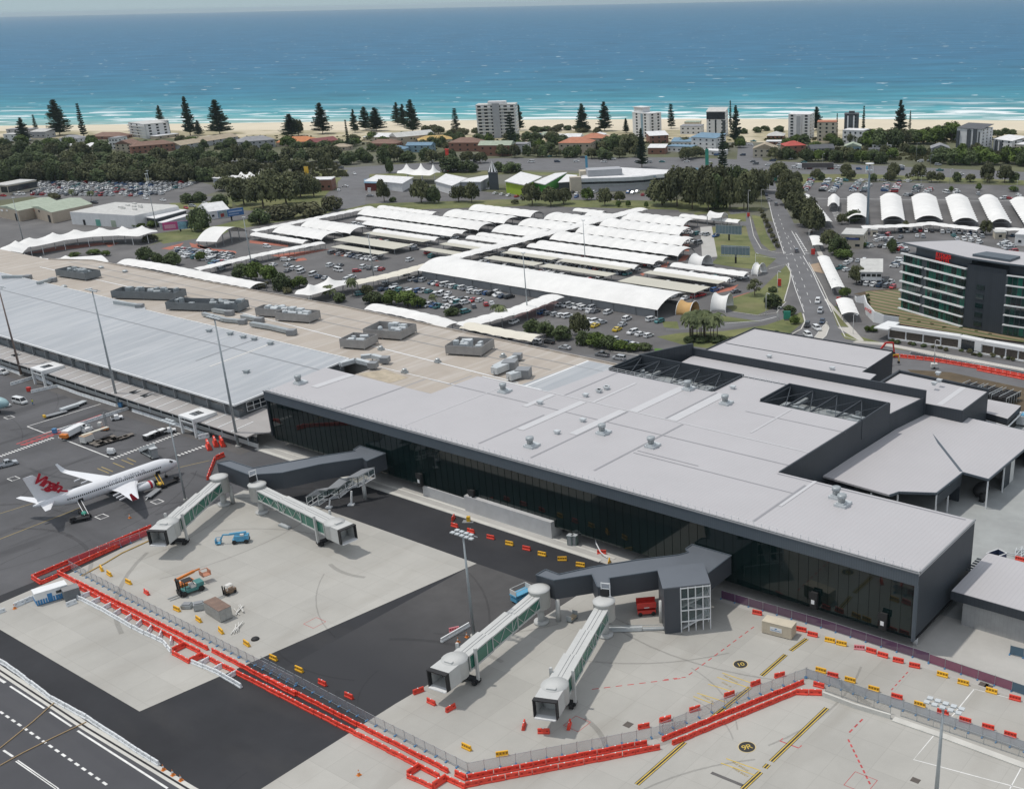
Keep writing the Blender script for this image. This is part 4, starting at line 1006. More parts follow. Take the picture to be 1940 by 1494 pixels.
# fixed links and jet bridges
zA=Zm(380,820,4.85);zB=Zm(1000,980,4.85);zC=Zm(780,1060,4.395);z1=Zm(0,680,3.88)
def clad_box(name,label,px,zf,zt,z0,cat='walkway'):
 P=[W(*zf(*q),zt)for q in px];c=sum(P,Vector())/len(P)
 T_=thing(name,label,cat,(c.x,c.y,0),0,'fixed links between the terminal and the jet bridges')
 Q=[(p.x-c.x,p.y-c.y)for p in P]
 MB().prism(Q,z0,zt).build('wall',link_wall,T_);g=MB();g.sheet(Q,zt+.03);g.build('roof',link_roof,T_)
 g=MB();n=len(Q)
 for i in range(n):g.bar((*Q[i],zt+.08),(*Q[(i+1)%n],zt+.08),.22,.22)
 g.build('roof_edge',fascia_m,T_)
 return T_,c
LB,cB=clad_box('fixed_link','charcoal elevated link with white glazed stair tower, right of the two links',
[(75,530),(165,480),(285,525),(600,455),(1000,392),(1380,347),(1475,322),(1450,290),(1510,250),(1870,352),(1650,520),(1600,430),(745,560),(757,655),(640,640),(590,525),(240,580)],zB,8.8,4.7)
LA,cA=clad_box('fixed_link','charcoal elevated link with white covered stairs on its side, left of the two links',
[(150,275),(270,255),(480,325),(800,268),(1100,215),(1420,168),(1405,155),(1460,120),(1700,190),(1525,262),(1490,232),(1100,290),(750,368),(500,384),(455,390)],zA,8.8,4.7)
for root,c,zf,qs in((LB,cB,zB,((285,950),(1230,960))),(LA,cA,zA,((1515,600),(300,645)))):
 for q in qs:
  p=W(*zf(*q));g=MB();g.tube((p.x-c.x,p.y-c.y,0),(p.x-c.x,p.y-c.y,4.75),.5,.45,12);g.build('column',bridge_grey,root,True)
t=[(-116.4,152.6),(-110.6,146.6),(-104.4,153.0),(-110.2,159.2)]
T_=thing('stair_tower','grey stair tower with white gridded glass face at the right link','tower',(-110.5,153,0))
o=Vector((-110.5,153,0));Q=[Vector((x,y,0))-o for x,y in t]
f0,f1=Q[1],Q[2];fm=f0 .lerp(f1,.36);dr=(f1-f0).normalized();nr=Vector((dr.y,-dr.x,0));inn=(Q[0]-Q[1]).normalized()
zt=9.7
g=MB();g.prism([Q[0],Q[1],Q[1]+dr*.3,Q[0]+dr*.3],0,zt);g.prism([f0+dr*.31,fm,fm+inn*.3,f0+dr*.31+inn*.3],0,zt);g.prism([Q[0]+dr*.31,Q[3],Q[3]-inn*.3,Q[0]+dr*.31-inn*.3],0,zt);g.build('wall',link_wall,T_)
g=MB();g.prism([Q[0]-dr*.2,Q[1]-dr*.2,Q[2]+dr*.1,Q[3]+dr*.1],zt+.01,lambda x,y:zt+.25);g.build('roof',link_roof,T_)
g=MB()
for k in range(5):p=fm.lerp(f1,k/4);g.bar((p.x,p.y,0),(p.x,p.y,zt),.16)
for z in(2.3,4.7,7.2,9.5):g.bar((fm.x,fm.y,z),(f1 .x,f1 .y,z),.2)
for k in range(1,4):p=Q[2].lerp(Q[3],k/3);g.bar((p.x,p.y,0),(p.x,p.y,zt),.16)
for z in(2.3,4.7,7.2,9.5):g.bar((Q[2].x,Q[2].y,z),(Q[3].x,Q[3].y,z),.2)
g.build('frame',white_m,T_)
g=MB();q0,q1=fm+inn*.25,f1+inn*.25;g.quad((q0 .x,q0 .y,2.3),(q1 .x,q1 .y,2.3),(q1 .x,q1 .y,zt),(q0 .x,q0 .y,zt));M=mat('stair_glass',(.12,.17,.17),.1,.2,.5,alpha=.45);g.build('glass',M,T_)
g=MB()
for i,(za_,zb_)in enumerate(((0.2,2.6),(2.6,4.9),(4.9,7.2))):
 a_,b_=(fm.lerp(f1,.05),fm.lerp(f1,.95))if i%2==0 else(fm.lerp(f1,.95),fm.lerp(f1,.05));off=inn*(1.6+1.5*(i%2));g.bar(a_+off+Vector((0,0,za_)),b_+off+Vector((0,0,zb_)),1.4,.35)
g.build('stair_flight',white_m,T_)
pa=[W(*zA(1505,425),4.9),W(*zA(1350,512),3.7),W(*zA(1300,512),3.7),W(*zA(1175,612),2.2),W(*zA(1085,612),2.2),W(*zA(985,680),.9)]
T_=thing('covered_stairs','white framed covered stairs descending from the left link to the dark asphalt','stairs',(pa[0].x,pa[0].y,0));o=Vector((pa[0].x,pa[0].y,0));pa=[p-o for p in pa]
wv_=Vector((.55,.85,0)).normalized()*2.6
g=MB();gr=MB();gf_=MB();gg=MB()
for a_,b_ in zip(pa,pa[1:]):
 for off in(Vector(),wv_):
  for h in(0,1.0,2.5):g.bar(a_+off+Vector((0,0,h)),b_+off+Vector((0,0,h)),.12)
  n_=max(1,round((b_-a_).length/1.8))
  for k in range(n_+1):p=a_.lerp(b_,k/n_)+off;g.bar(p,p+Vector((0,0,2.5)),.12)
  gg.quad(a_+off+Vector((0,0,1)),b_+off+Vector((0,0,1)),b_+off+Vector((0,0,2.45)),a_+off+Vector((0,0,2.45)))
 e_=wv_*.1;gr.add([a_-e_+Vector((0,0,2.62)),b_-e_+Vector((0,0,2.62)),b_+wv_+e_+Vector((0,0,2.62)),a_+wv_+e_+Vector((0,0,2.62)),a_-e_+Vector((0,0,2.75)),b_-e_+Vector((0,0,2.75)),b_+wv_+e_+Vector((0,0,2.75)),a_+wv_+e_+Vector((0,0,2.75))],[(0,1,2,3),(4,7,6,5),(0,4,5,1),(1,5,6,2),(2,6,7,3),(3,7,4,0)])
 gf_.add([a_,b_,b_+wv_,a_+wv_],[(0,1,2,3)])
g.build('frame',white_m,T_);gr.build('roof',grey_m,T_);gf_.build('treads',grey_m,T_);gg.build('glass',M,T_)
for q in((1385,660),(1180,685)):
 p=W(*zA(*q))-o;g=MB();g.bar(p,p+Vector((.3,.4,3.6 if q[0]>1200 else 2.1)),.35);g.obox((p.x,p.y,0),1.5,1.2,.25,.5);g.build('support_leg',white_m,T_)
def jet_bridge(label,rp,hp,zr=4.2,zh=3.0,sign=False,k=1.0):
 "rp rotunda centre, hp centre of the cab mouth (world)"
 d=hp-rp;Lg=hypot(d.x,d.y);an=atan2(d.y,d.x)
 T_=thing('jet_bridge',label,'jet bridge',(rp.x,rp.y,0),an,'grey and green telescopic jet bridges')
 def fl(x):return zr+(zh-zr)*x/Lg
 g=MB();g.lathe((0,0,zr-.7),[(1.9,0),(2.05,.1),(2.05,3.7),(2.15,3.75),(2.15,3.95),(1.2,4.15),(.2,4.2)],20);g.build('rotunda',bridge_grey,T_,True)
 g=MB();g.tube((0,0,0),(0,0,zr-.6),.7,.7,14);g.tube((0,0,0),(0,0,.6),1.5,1.5,16);g.build('pedestal',bridge_grey,T_,True)
 secs=[(1.6,Lg*.36,2.5,2.55),(Lg*.30,Lg*.62,2.8,2.85),(Lg*.56,Lg-6.4,3.15,3.1)]
 for i,(x0,x1,w,h)in enumerate(secs):
  def pt(x,s,z):return(x,s*w/2,fl(x)+z)
  g=MB()
  for s in(-1,1):
   v=[pt(x0,s,.15),pt(x1,s,.15),pt(x1,s,h-.25),pt(x0,s,h-.25)];g.add(v,[(0,1,2,3)])
  tn=g.build('tunnel_glazing',bridge_green,T_)
  g=MB();e_=.12
  for za_,zb_ in((h-.28,h),(-.15,.18)):
   v=[(x,s*(w/2+e_),fl(x)+z)for z in(za_,zb_)for x,s in((x0,-1),(x1,-1),(x1,1),(x0,1))]
   g.add(v,[(0,3,2,1),(4,5,6,7),(0,1,5,4),(1,2,6,5),(2,3,7,6),(3,0,4,7)])
  for x in(x0,x1-.3):
   for s in(-1,1):g.bar((x+.15,s*(w/2+.03),fl(x)),(x+.15,s*(w/2+.03),fl(x)+h-.1),.3,.16)
  g.build('tunnel_frame',bridge_grey,T_)
  g=MB();n_=max(4,int((x1-x0)/1.8))
  for s in(-1,1):
   for q in range(n_):
    a_,b_=x0+(x1-x0)*q/n_,x0+(x1-x0)*(q+1)/n_
    z0_,z1_=(.2,h-.3)if q%2 else(h-.3,.2)
    g.bar((a_,s*(w/2+.06),fl(a_)+z0_),(b_,s*(w/2+.06),fl(b_)+z1_),.09)
  g.build('truss',bridge_grey,T_)if i<2 else 0
  g=MB();xs=[x0+(x1-x0)*(q+.5)/4 for q in range(4)]
  g.bar((x0+.2,.35,fl(x0)+h+.03),(x1-.2,.35,fl(x1)+h+.03),.06,.06);g.bar((x0+.2,-.35,fl(x0)+h+.03),(x1-.2,-.35,fl(x1)+h+.03),.06,.06)
  g.build('roof_batten',grey_m,T_)
 xc=Lg-4.6;z=fl(xc)-.2
 g=MB();g.lathe((xc,0,z),[(2.2,0),(2.3,.1),(2.3,3.2),(2.35,3.3),(2.35,3.5),(.3,3.62)],20);g.build('cab_rotunda',bridge_grey,T_,True)
 g=MB();x0,x1=xc+.3,Lg-.5;w=4.0
 g.box(x0,x1,-w/2,w/2,z+3.15,z+3.5);g.box(x0,x1,-w/2,w/2,z-.1,z+.15);g.box(x0,x1,-w/2,-w/2+.15,z+.16,z+3.14);g.box(x0,x1,w/2-.15,w/2,z+.16,z+3.14);g.box(xc+1.2,xc+1.8,-.8,.8,z+3.51,z+3.8)
 g.build('cab',bridge_grey,T_)
 g=MB();g.box(x0+.6,x0+.8,-w/2+.2,w/2-.2,z+.2,z+3.1);cb=g.build('cab_interior',mat('cab_back_wall',(.16,.19,.19),.4,.3,1.2),T_)
 g=MB()
 for y in(-.9,.15):g.box(x0+.81,x0+.85,y,y+.8,z+.3,z+2.3)
 g.build('cab_door',bridge_green,T_)
 g=MB();b0,b1=x1,Lg+.35
 for y0_,y1_ in((-w/2-.1,-w/2+.12),(w/2-.12,w/2+.1)):g.box(b0,b1,y0_,y1_,z+.1,z+3.3)
 g.box(b0,b1+.1,-w/2-.1,w/2+.1,z+3.31,z+3.5);g.build('cab_hood',black_m,T_)
 g=MB();g.box(x1,Lg+.55,-w/2+.15,w/2-.15,z-.05,z+.2);g.box(Lg+.55,Lg+.7,-w/2+.2,w/2-.2,z,z+.18);g.build('cab_sill',white_m,T_)
 xw=Lg*.74
 for s in(-1,1):
  g=MB();g.bar((xw,s*2.0,.9),(xw,s*2.0,fl(xw)+3.9),.45);g.bar((xw-.01,s*2.0,fl(xw)-.2),(xw-.01,s*1.2,fl(xw)-.2),.4);g.build('drive_column',bridge_grey,T_)
 g=MB();g.box(xw-.6,xw+.6,-2.2,2.2,.6,1.1)
 g.build('bogie',dark_m,T_)
 for s in(-1,1):
  for dx in(-.55,.55):g=MB();g.tube((xw+dx,s*1.5-.3,.5),(xw+dx,s*1.5+.3,.5),.5,.5,12);g.build('wheel',black_m,T_,True)
 if sign:
  g=MB();g.bar((-1.2,-.8,zr+3.4),(-1.2,-.8,zr+6.4),.15);g.bar((-1.2,.9,zr+3.4),(-1.2,.9,zr+6.4),.15)
  for h in(6.3,5.2):g.bar((-1.2,-.8,zr+h),(-1.2,.9,zr+h),.15)
  g.build('sign_frame',white_m,T_);g=MB();g.box(-1.6,-1.0,-1.0,.6,zr+3.6,zr+5.0);g.build('docking_display',black_m,T_)
 return T_
rA1=W(*zA(165,385),8.0);rA2=W(*zA(515,455),8.0);rB1=W(*zB(100,635),8.0);rB2=W(*zB(697,748),8.0)
z3m=Zm(260,820,3.558)
hA1=W(*z3m(130,668),6.4);hA2=W(*zA(1345,878),6.4);hB1=W(*zC(215,945),6.4);hB2=W(*zC(1110,1182),6.4)
jet_bridge('jet bridge beside the parked airliner, leftmost of the four',rA1,hA1,4.4,3.3)
jet_bridge('jet bridge crossing the concrete in front of the covered stairs',rA2,hA2,4.4,3.3,True)
jet_bridge('jet bridge beside the light pole and blue lift, left one of the lower pair',rB1,hB1,4.4,3.3)
jet_bridge('jet bridge with white gantry sign, nearest the stair tower',rB2,hB2,4.4,3.3,True)
# parked airliner
ac_w=mat('aircraft_white_paint',(.74,.75,.77),.35,.04,.3,coat=.3)
ac_red=mat('aircraft_red_paint',(.42,.012,.03),.35,.05,.5)
def airliner(root,K=1.0):
 g=MB()
 secs=[(0,.06,3.05,.05),(.35,.55,3.05,.5),(1.0,.98,3.12,.9),(2.0,1.42,3.25,1.35),(3.2,1.72,3.4,1.72),(4.6,1.86,3.5,1.92),(6,1.88,3.55,2.0),(26,1.88,3.55,2.0),(29,1.72,3.7,1.85),(32,1.32,3.98,1.45),(35,.82,4.35,.95),(37,.42,4.62,.5),(38,.16,4.75,.2)]
 n=24;v=[]
 for x,ry,zc,rz_ in secs:
  for i in range(n):t=2*PI*i/n;v.append((-x,ry*cos(t),zc+rz_*sin(t)))
 f=[(k*n+i,k*n+(i+1)%n,(k+1)*n+(i+1)%n,(k+1)*n+i)for k in range(len(secs)-1)for i in range(n)]
 f+=[tuple(range(n)),tuple(range(len(v)-n,len(v)))]
 g.add(v,f);g.build('fuselage',ac_w,root,True)
 def foil(mb,st):
  "st: (x_le, y, z, chord, thick)"
  vs=[];m_=8
  pr=[(0,0),(.1,.5),(.3,.62),(.6,.42),(1,.03),(.6,-.28),(.3,-.36),(.1,-.3)]
  for xl,y,z,c,t,up in st:
   for a,b in pr:
    vs.append((xl-a*c,y+(b*t*c if up else 0),z+(0 if up else b*t*c)))
  fs=[(k*m_+i,k*m_+(i+1)%m_,(k+1)*m_+(i+1)%m_,(k+1)*m_+i)for k in range(len(st)-1)for i in range(m_)]+[tuple(range(m_)),tuple(range(len(vs)-m_,len(vs)))]
  mb.add(vs,fs)
 for s in(-1,1):
  g=MB();foil(g,[(-12.2,s*1.4,2.6,7.6,.13,0),(-15.2,s*5.8,3.0,4.6,.11,0),(-20.6,s*16.6,4.2,1.7,.10,0)]);g.build('wing',ac_w,root)
  g=MB();foil(g,[(-20.6,s*16.6,4.2,1.7,.08,0),(-21.2,s*17.1,4.6,1.4,.08,0),(-22.6,s*17.6,6.6,.6,.10,0)]);g.build('winglet',ac_red if s<0 else ac_w,root)
  g=MB();foil(g,[(-33.2,s*.7,4.7,3.4,.09,0),(-37.2,s*7.1,5.4,1.3,.09,0)]);g.build('tailplane',ac_w,root)
  g=MB();g.lathe((-10.4,s*4.9,1.75),[(.80,0),(1.0,-.12),(1.08,-.6),(1.06,-2.4),(.85,-3.8),(.6,-4.4),(.3,-4.9)],20,(1,0,0));e_=g.build('engine',ac_w,root,True)
  g=MB();g.lathe((-11.05,s*4.9,1.75),[(1.085,0),(1.10,-.1),(1.10,-.55),(1.085,-.65)],20,(1,0,0));c=g.build('engine_band',ac_red,e_,True)
  g=MB();g.lathe((-10.38,s*4.9,1.75),[(.76,0),(.2,-.02)],16,(1,0,0));g.build('intake_fan',black_m,e_)
  g=MB();g.bar((-12.2,s*4.9,2.75),(-14.8,s*4.9,3.0),.35,.5);g.build('pylon',ac_w,root)
  for k in range(3):
   g=MB();y=s*(6+k*2.4);g.bar((-19.4-k*.6,y,2.95+k*.2),(-21.6-k*.5,y,2.75+k*.2),.22,.35);g.build('flap_fairing',ac_w,root)
  g=MB()
  x=-6.0
  while x>-30.5:
   zz=4.05 if x>-27 else 4.05+(-27-x)*.02;yy=1.885 if x>-26 else 1.885-(-26-x)*.05
   if not(-13.6<x<-12.9):g.box(x-.13,x+.13,s*yy-.02,s*yy+.02,zz-.18,zz+.18)
   x-=.51
  g.build('cabin_windows',black_m,root)
  g=MB();g.box(-7.6,-6.3,s*1.885-.02,s*1.885+.02,2.4,3.3)if s<0 else None
  if s<0:g.box(-28.2,-27.0,-1.83,-1.76,2.5,3.3);g.build('cargo_door_opening',black_m,root)
  g=MB();g.tube((-17.8,s*2.8,.55),(-17.8,s*2.8,2.6),.15,.15,8);g.build('main_gear',galv,root)
  for k in(-.3,.3):g=MB();g.tube((-17.8,s*2.8+k-.17,.55),(-17.8,s*2.8+k+.17,.55),.55,.55,14);g.build('wheel',black_m,root,True)
 g=MB();foil(g,[(-27.2,0,5.35,9.6,.03,1),(-29.6,0,6.0,7.2,.06,1),(-31.2,0,6.8,6.0,.07,1),(-36.3,0,12.4,2.4,.08,1)]);g.build('tail_fin',ac_w,root)
 g=MB();g.add([(-1.75,-.9,4.15),(-1.75,.9,4.15),(-2.6,.85,4.72),(-2.6,-.85,4.72),(-2.3,-1.45,4.0),(-3.1,-1.45,4.45),(-2.3,1.45,4.0),(-3.1,1.45,4.45)],[(0,1,2,3),(0,3,5,4),(1,6,7,2)]);g.build('cockpit_window',black_m,root)
 g=MB();g.tube((-4,0,.35),(-4,0,2.0),.1,.1,8);g.build('nose_gear',galv,root)
 for k in(-.2,.2):g=MB();g.tube((-4,k-.1,.35),(-4,k+.1,.35),.35,.35,12);g.build('wheel',black_m,root,True)
def lettering(name,txt,size,m,parent,loc,rot,shear=0.0,ex=.012,spacing=1.0,off=0.0,align='LEFT'):
 cu=bpy.data.curves.new(name,'FONT');cu.body=txt;cu.size=size;cu.extrude=ex;cu.shear=shear;cu.space_character=spacing;cu.align_x=align;cu.offset=off
 cu.resolution_u=3
 tmp=bpy.data.objects.new(name+'_tmp',cu);C.objects.link(tmp);bpy.context.view_layer.update()
 me=bpy.data.meshes.new_from_object(tmp);bpy.data.objects.remove(tmp)
 me.materials.clear();me.materials.append(m)
 o=bpy.data.objects.new(name,me);C.objects.link(o);o.parent=parent;o.location=loc;o.rotation_euler=rot
 return o
nz_=W(336.8,873.2,3.2)
AP=thing('airliner','white airliner with red lettering on its tail and red winglet, parked on dark asphalt','airplane',(nz_.x,nz_.y,0),PI/2+.0)
airliner(AP);AP.scale=(.97,.97,.97)
lettering('tail_lettering','Virgin',3.5,ac_red,AP,(-37.0,-.42,11.0),(PI/2,R_(42),0),.25,.02,.9,.15)
g=MB();g.add([(-35.6,-.43,8.6),(-35.3,-.43,8.2),(-29.6,-.36,5.5),(-29.3,-.36,5.9),(-35.6,-.46,8.6),(-35.3,-.46,8.2),(-29.6,-.39,5.5),(-29.3,-.39,5.9)],[(0,1,2,3),(7,6,5,4),(0,4,5,1),(1,5,6,2),(2,6,7,3),(3,7,4,0)]);g.build('tail_underline',ac_red,AP)
tg=mat('fuselage_lettering_grey',(.30,.31,.34),.5,.05,1)
def wrap(o,R__=1.90,zc=3.55):
 "bend the lettering mesh (x along, y up) round the fuselage"
 for v in o.data.vertices:
  a=v.co.y/R__+.34;d=R__*1.01+v.co.z
  v.co=Vector((v.co.x,-cos(a)*d,zc+sin(a)*d*1.05))
o=lettering('fuselage_lettering','virgin australia',1.75,tg,AP,(-20.2,0,0),(0,0,0),0,.01,1.0,-.012);wrap(o)
# pavement markings
g=MB()
def mline(mb,pts,zf,w,z=.030):
 mb.strip([(p.x,p.y,z)for p in(W(*zf(*q))for q in pts)],w)
def mdash(mb,a,b,zf,n,w,fr=.5,z=.030,rot=0):
 A_,B_=W(*zf(*a)),W(*zf(*b))
 for i in range(n):
  p=A_.lerp(B_,i/n);q=A_.lerp(B_,(i+fr)/n);mb.strip([(p.x,p.y,z),(q.x,q.y,z)],w)
idn=lambda x,y:(x,y)
mline(g,[(-60,830),(30,885)],zc,.5);mline(g,[(58,905),(255,1032)],zc,.35);mline(g,[(285,1052),(410,1135)],zc,.35);mline(g,[(445,1160),(960,1490)],zc,.35)
mdash(g,(0,1050),(630,1482),zc,17,.4,.55)
mline(g,[(20,1272),(75,1308)],zc,.35);mline(g,[(100,1330),(335,1494)],zc,.3,.031);mline(g,[(92,1334),(325,1494)],zc,.3,.031)
mdash(g,(0,715),(400,575),z1,18,1.6,.45);mdash(g,(820,735),(1330,540),z1,22,1.4,.45);mdash(g,(1310,708),(1540,625),z1,9,1.4,.45)
mline(g,[(200,495),(330,545)],z1,.3);mline(g,[(200,495),(740,330)],z1,.3);mline(g,[(800,720),(430,575)],z1,.35);mline(g,[(330,545),(900,365)],z1,.3)
for q in((1155,1047),(748,1157),(100,878),(68,428)):
 p=W(*z1(*q));g.strip([(p.x-1.3,p.y-1.0,.03),(p.x-1.3,p.y+1.0,.03),(p.x+1.3,p.y+1.0,.03),(p.x+1.3,p.y-1.0,.03)],.28,closed=True)
mline(g,[(1425,1215),(1320,1340),(1895,1494)],z5,.18);mline(g,[(1635,975),(1520,1115)],z5,.18);mline(g,[(1890,1365),(1820,1494)],z5,.18);mline(g,[(1640,975),(1895,1040)],z5,.12)
struct(g.build('white_marking',white_paint))
g=MB()
for pts in([(870,1072),(580,1350)],[(565,1365),(545,1385)],[(525,1405),(430,1494)],[(765,712),(680,775)],[(655,795),(530,905)],[(470,965),(270,1125)],[(130,1250),(0,1365),(-120,1470)]):
 mline(g,pts,z5,.95)
struct(g.build('black_marking',black_paint))
g=MB()
for pts in([(870,1072),(580,1350)],[(565,1365),(545,1385)],[(525,1405),(430,1494)],[(765,712),(680,775)],[(655,795),(530,905)],[(470,965),(270,1125)],[(130,1250),(0,1365),(-120,1470)]):
 P=[W(*z5(*q))for q in pts];d=(P[1]-P[0]).normalized();n_=Vector((-d.y,d.x,0))
 for s in(-.26,.26):g.strip([((p+n_*s).x,(p+n_*s).y,.034)for p in P],.2)
for a,b in(((325,890),(470,940)),((298,912),(465,968)),((252,948),(390,990)),((195,995),(345,1042)),((175,1012),(280,1052)),((345,1335),(525,1398)),((318,1358),(495,1422))):mline(g,[a,b],z5,.2,.034)
struct(g.build('yellow_marking',yellow_paint))
g=MB()
mline(g,[(-20,1330),(620,1080)],z1,.25);mline(g,[(1300,800),(1540,745)],z1,.25);mline(g,[(0,1135),(240,1060)],z1,.2)
for a,b in(((715,803),(800,838)),((745,792),(830,827)),((830,762),(915,797)),((893,740),(980,775)),((935,728),(1000,755))):mline(g,[a,b],z1,.3)
struct(g.build('yellow_marking',dull_yellow))
g=MB()
mdash(g,(490,650),(135,912),z5,11,.22,.55);mdash(g,(135,912),(0,928),z5,3,.22,.5)
mdash(g,(1110,1210),(1640,1145),Zm(750,900,2.987),8,.22,.55);mdash(g,(1290,885),(1195,990),z5,5,.22,.5)
mdash(g,(1055,1130),(975,1210),z5,3,.3,.6);mdash(g,(980,1235),(1100,1480),z5,9,.3,.6)
mline(g,[(640,1230),(625,1243),(722,1280),(738,1267)],z5,.22)
for zf,q,s in((z5,(1045,1460),1.9),(z3m,(1197,1278),1.5),(Zm(750,900,2.987),(1025,1405),1.6)):
 p=W(*zf(*q));g.strip([(p.x-s,p.y-s,.03),(p.x-s,p.y+s,.03),(p.x+s,p.y+s,.03),(p.x+s,p.y-s,.03)],.14,closed=True)
mline(g,[(120,625),(745,408)],z1,.5)
struct(g.build('red_marking',red_paint))
g=MB();
for k in range(8):
 p=W(*z1(150+k*38,628-k*13));g.strip([(p.x,p.y,.028),(p.x+1.8,p.y+1.2,.028)],.8)
struct(g.build('faded_red_marking',red_paint))
def roundel(txt,q,r):
 p=W(*z5(*q));g=MB();g.sheet([(p.x+r*cos(2*PI*i/28),p.y+r*sin(2*PI*i/28))for i in range(28)],.032);struct(g.build('stand_marking',black_paint))
 g=MB();g.strip([(p.x+r*1.06*cos(2*PI*i/28),p.y+r*1.06*sin(2*PI*i/28),.036)for i in range(28)],.14,closed=True);struct(g.build('stand_marking_ring',mat('stand_ring_paint',(.55,.45,.25),.8,.1,.5)))
 o=lettering('stand_number',txt,r*1.25,yellow_paint,None,(p.x+.1,p.y-.1,.04),(0,0,R_(53)),0,.002,.9,.01,'CENTER');struct(o);o.location=(p.x+.45,p.y-.35,.04)
roundel('10',(420,845),1.25);roundel('9R',(453,1275),1.35)
for q,txt in(((330,905),'PAX BRIDGE'),((320,940),'STOP 10'),((215,1010),'STAND 10'),((375,1355),'PAX BRIDGE'),((375,1385),'WIDE BODY')):
 p=W(*z5(*q));struct(lettering('ground_lettering',txt,.55,dull_yellow,None,(p.x,p.y,.04),(0,0,R_(-10)),0,.001,1.1,.01))
g=MB();mline(g,[(268,1408),(440,1478)],z5,.6);struct(g.build('painted_out_marking',asphalt_worn))
g=MB();rr=random.Random(2)
for x0,x1,y0,y1,n in((-330,-240,70,155,34),(-150,-70,75,155,16),(-235,-165,95,140,8)):
 for k in range(n):
  a,r,x,y=rr.uniform(0,6.3),rr.uniform(15,60),rr.uniform(x0,x1),rr.uniform(y0,y1);pts=[(x+r*(cos(a+t*.09)-cos(a)),y+r*(sin(a+t*.09)-sin(a)))for t in range(9)]
  pts=[p for p in pts if p[0]<-67 and 66<p[1]<160]
  if len(pts)>2:g.strip([(*p,.0275)for p in pts],rr.choice([.25,.4,.9]))
M=mat('tyre_rubber_mark',(.03,.03,.032),.9,.2,1,alpha=.15);struct(g.build('tyre_marks',M))
g=MB()
for q,s in(((1685,950),.8),((1330,1448),.7),((1712,960),.7)):p=W(*z5(*q));g.strip([(p.x-s,p.y,.03),(p.x+s,p.y,.03)],s*1.6)
p=W(*Zm(750,900,2.987)(1315,1410));g.strip([(p.x-.7,p.y,.03),(p.x+.7,p.y,.03)],1.4);struct(g.build('drain_cover',mat('iron_cover',(.10,.085,.075),.8,.2,2)))
g=MB();
P=[W(*zc(*q))for q in((-60,770),(0,812),(500,1140),(1085,1494),(1200,1560))]
g.strip([(p.x,p.y,.026)for p in P],1.6);struct(g.build('drain_channel',kerb_m));g=MB();g.strip([(p.x+.1,p.y-.1,.034)for p in P],.35);struct(g.build('drain_slot',dark_m))
for pts,lb in(([(0,1263),(60,1215),(190,1110),(310,1003)],'tan cable lying over the taxiway edge, longer curve to the left'),([(0,1362),(130,1290),(300,1205),(495,1112)],'tan cable lying over the taxiway edge, nearer the bottom')):
 P=[W(*zc(*q))+Vector((0,0,.12))for q in pts];g=MB();g.path(P,.09);tag(g.build('cable',mat('tan_cable',(.40,.28,.15),.8,.1,1)),lb,'cable','tan cables on the taxiway')
# water filled barriers, fences, cones
def barrier_mesh(nm,m,slots=False,L_=1.95,h=.95,w=.56):
 g=MB();prof=[(-w/2,0),(w/2,0),(w/2,.22),(w*.30,.34),(w*.22,h-.05),(w*.12,h),(-w*.12,h),(-w*.22,h-.05),(-w*.30,.34),(-w/2,.22)]
 xs=[-L_/2,-L_/2+.06,L_/2-.06,L_/2];sc_=[.9,1,1,.9];n=len(prof);v=[]
 for x,s in zip(xs,sc_):
  for y,z in prof:v.append((x,y*s,z))
 g.add(v,[(k*n+i,(k+1)*n+i,(k+1)*n+(i+1)%n,k*n+(i+1)%n)for k in range(3)for i in range(n)]+[tuple(range(n-1,-1,-1)),tuple(range(3*n,4*n))])
 if slots:
  g.mi=1
  for k in range(4):
   x=-L_/2+L_*(k+.5)/4
   for s in(-1,1):g.box(x-.13,x+.13,s*w*.26-.02,s*w*.26+.02,.42,.78)
 else:
  g.mi=1;g.box(-.16,.02,-.09,.09,h+.001,h+.05)
  g.mi=2
  for k in(-.6,.6):
   for s in(-1,1):g.box(k-.18,k+.18,s*w*.28-.015,s*w*.28+.015,.40,.62)
 return g.mesh(nm,[m,dark_m if slots else white_m,m if not slots else m])
dark_red=mat('red_barrier_recess',(.40,.02,.015),.6,.1,1)
def bm3(nm,m,m2,**k):
 me=barrier_mesh(nm,m,**k)
 if not k.get('slots'):me.materials[2]=m2
 else:me.materials[1]=m2
 return me
B_RED=bm3('red_barrier',red_plastic,dark_red);B_YEL=bm3('yellow_barrier',yel_plastic,mat('yellow_recess',(.30,.14,.01),.7,.1,1),slots=True)
B_WHT=bm3('white_barrier',wht_plastic,mat('white_recess',(.38,.40,.42),.7,.1,1));B_REDS=bm3('red_barrier',red_plastic,dark_red,slots=True);B_PNK=bm3('pink_barrier',pink_plastic,dark_red,slots=True)
B_WHT.materials[1]=wht_plastic
def bar_obj(nm,me,p,rz_,label,group,s=1.0):
 o=bpy.data.objects.new(nm,me);C.objects.link(o);o.location=(p.x,p.y,p.z if len(p)>2 else 0);o.rotation_euler=(0,0,rz_+random.uniform(-.02,.02));o.scale=(s,s,s)
 return tag(o,label,'barrier',group)
def bar_row(pts,zf,me,nm,label,group,step=2.02,s=1.0,z=.0):
 P=[W(*zf(*q))for q in pts];carry=0
 for a,b in zip(P,P[1:]):
  L_=(b-a).length;n=max(1,round(L_/(step*s)));d=atan2(b.y-a.y,b.x-a.x)
  for i in range(n):
   p=a.lerp(b,(i+.5)/n)+Vector((random.uniform(-.05,.05),random.uniform(-.05,.05),.02));bar_obj(nm,me,p,d,label,group,L_/n/step if s==1 else s)
z6p=Zm(500,1150,2.425);z6q=Zm(600,1300,6.467)
gr='red barriers in double lines round the closed stand'
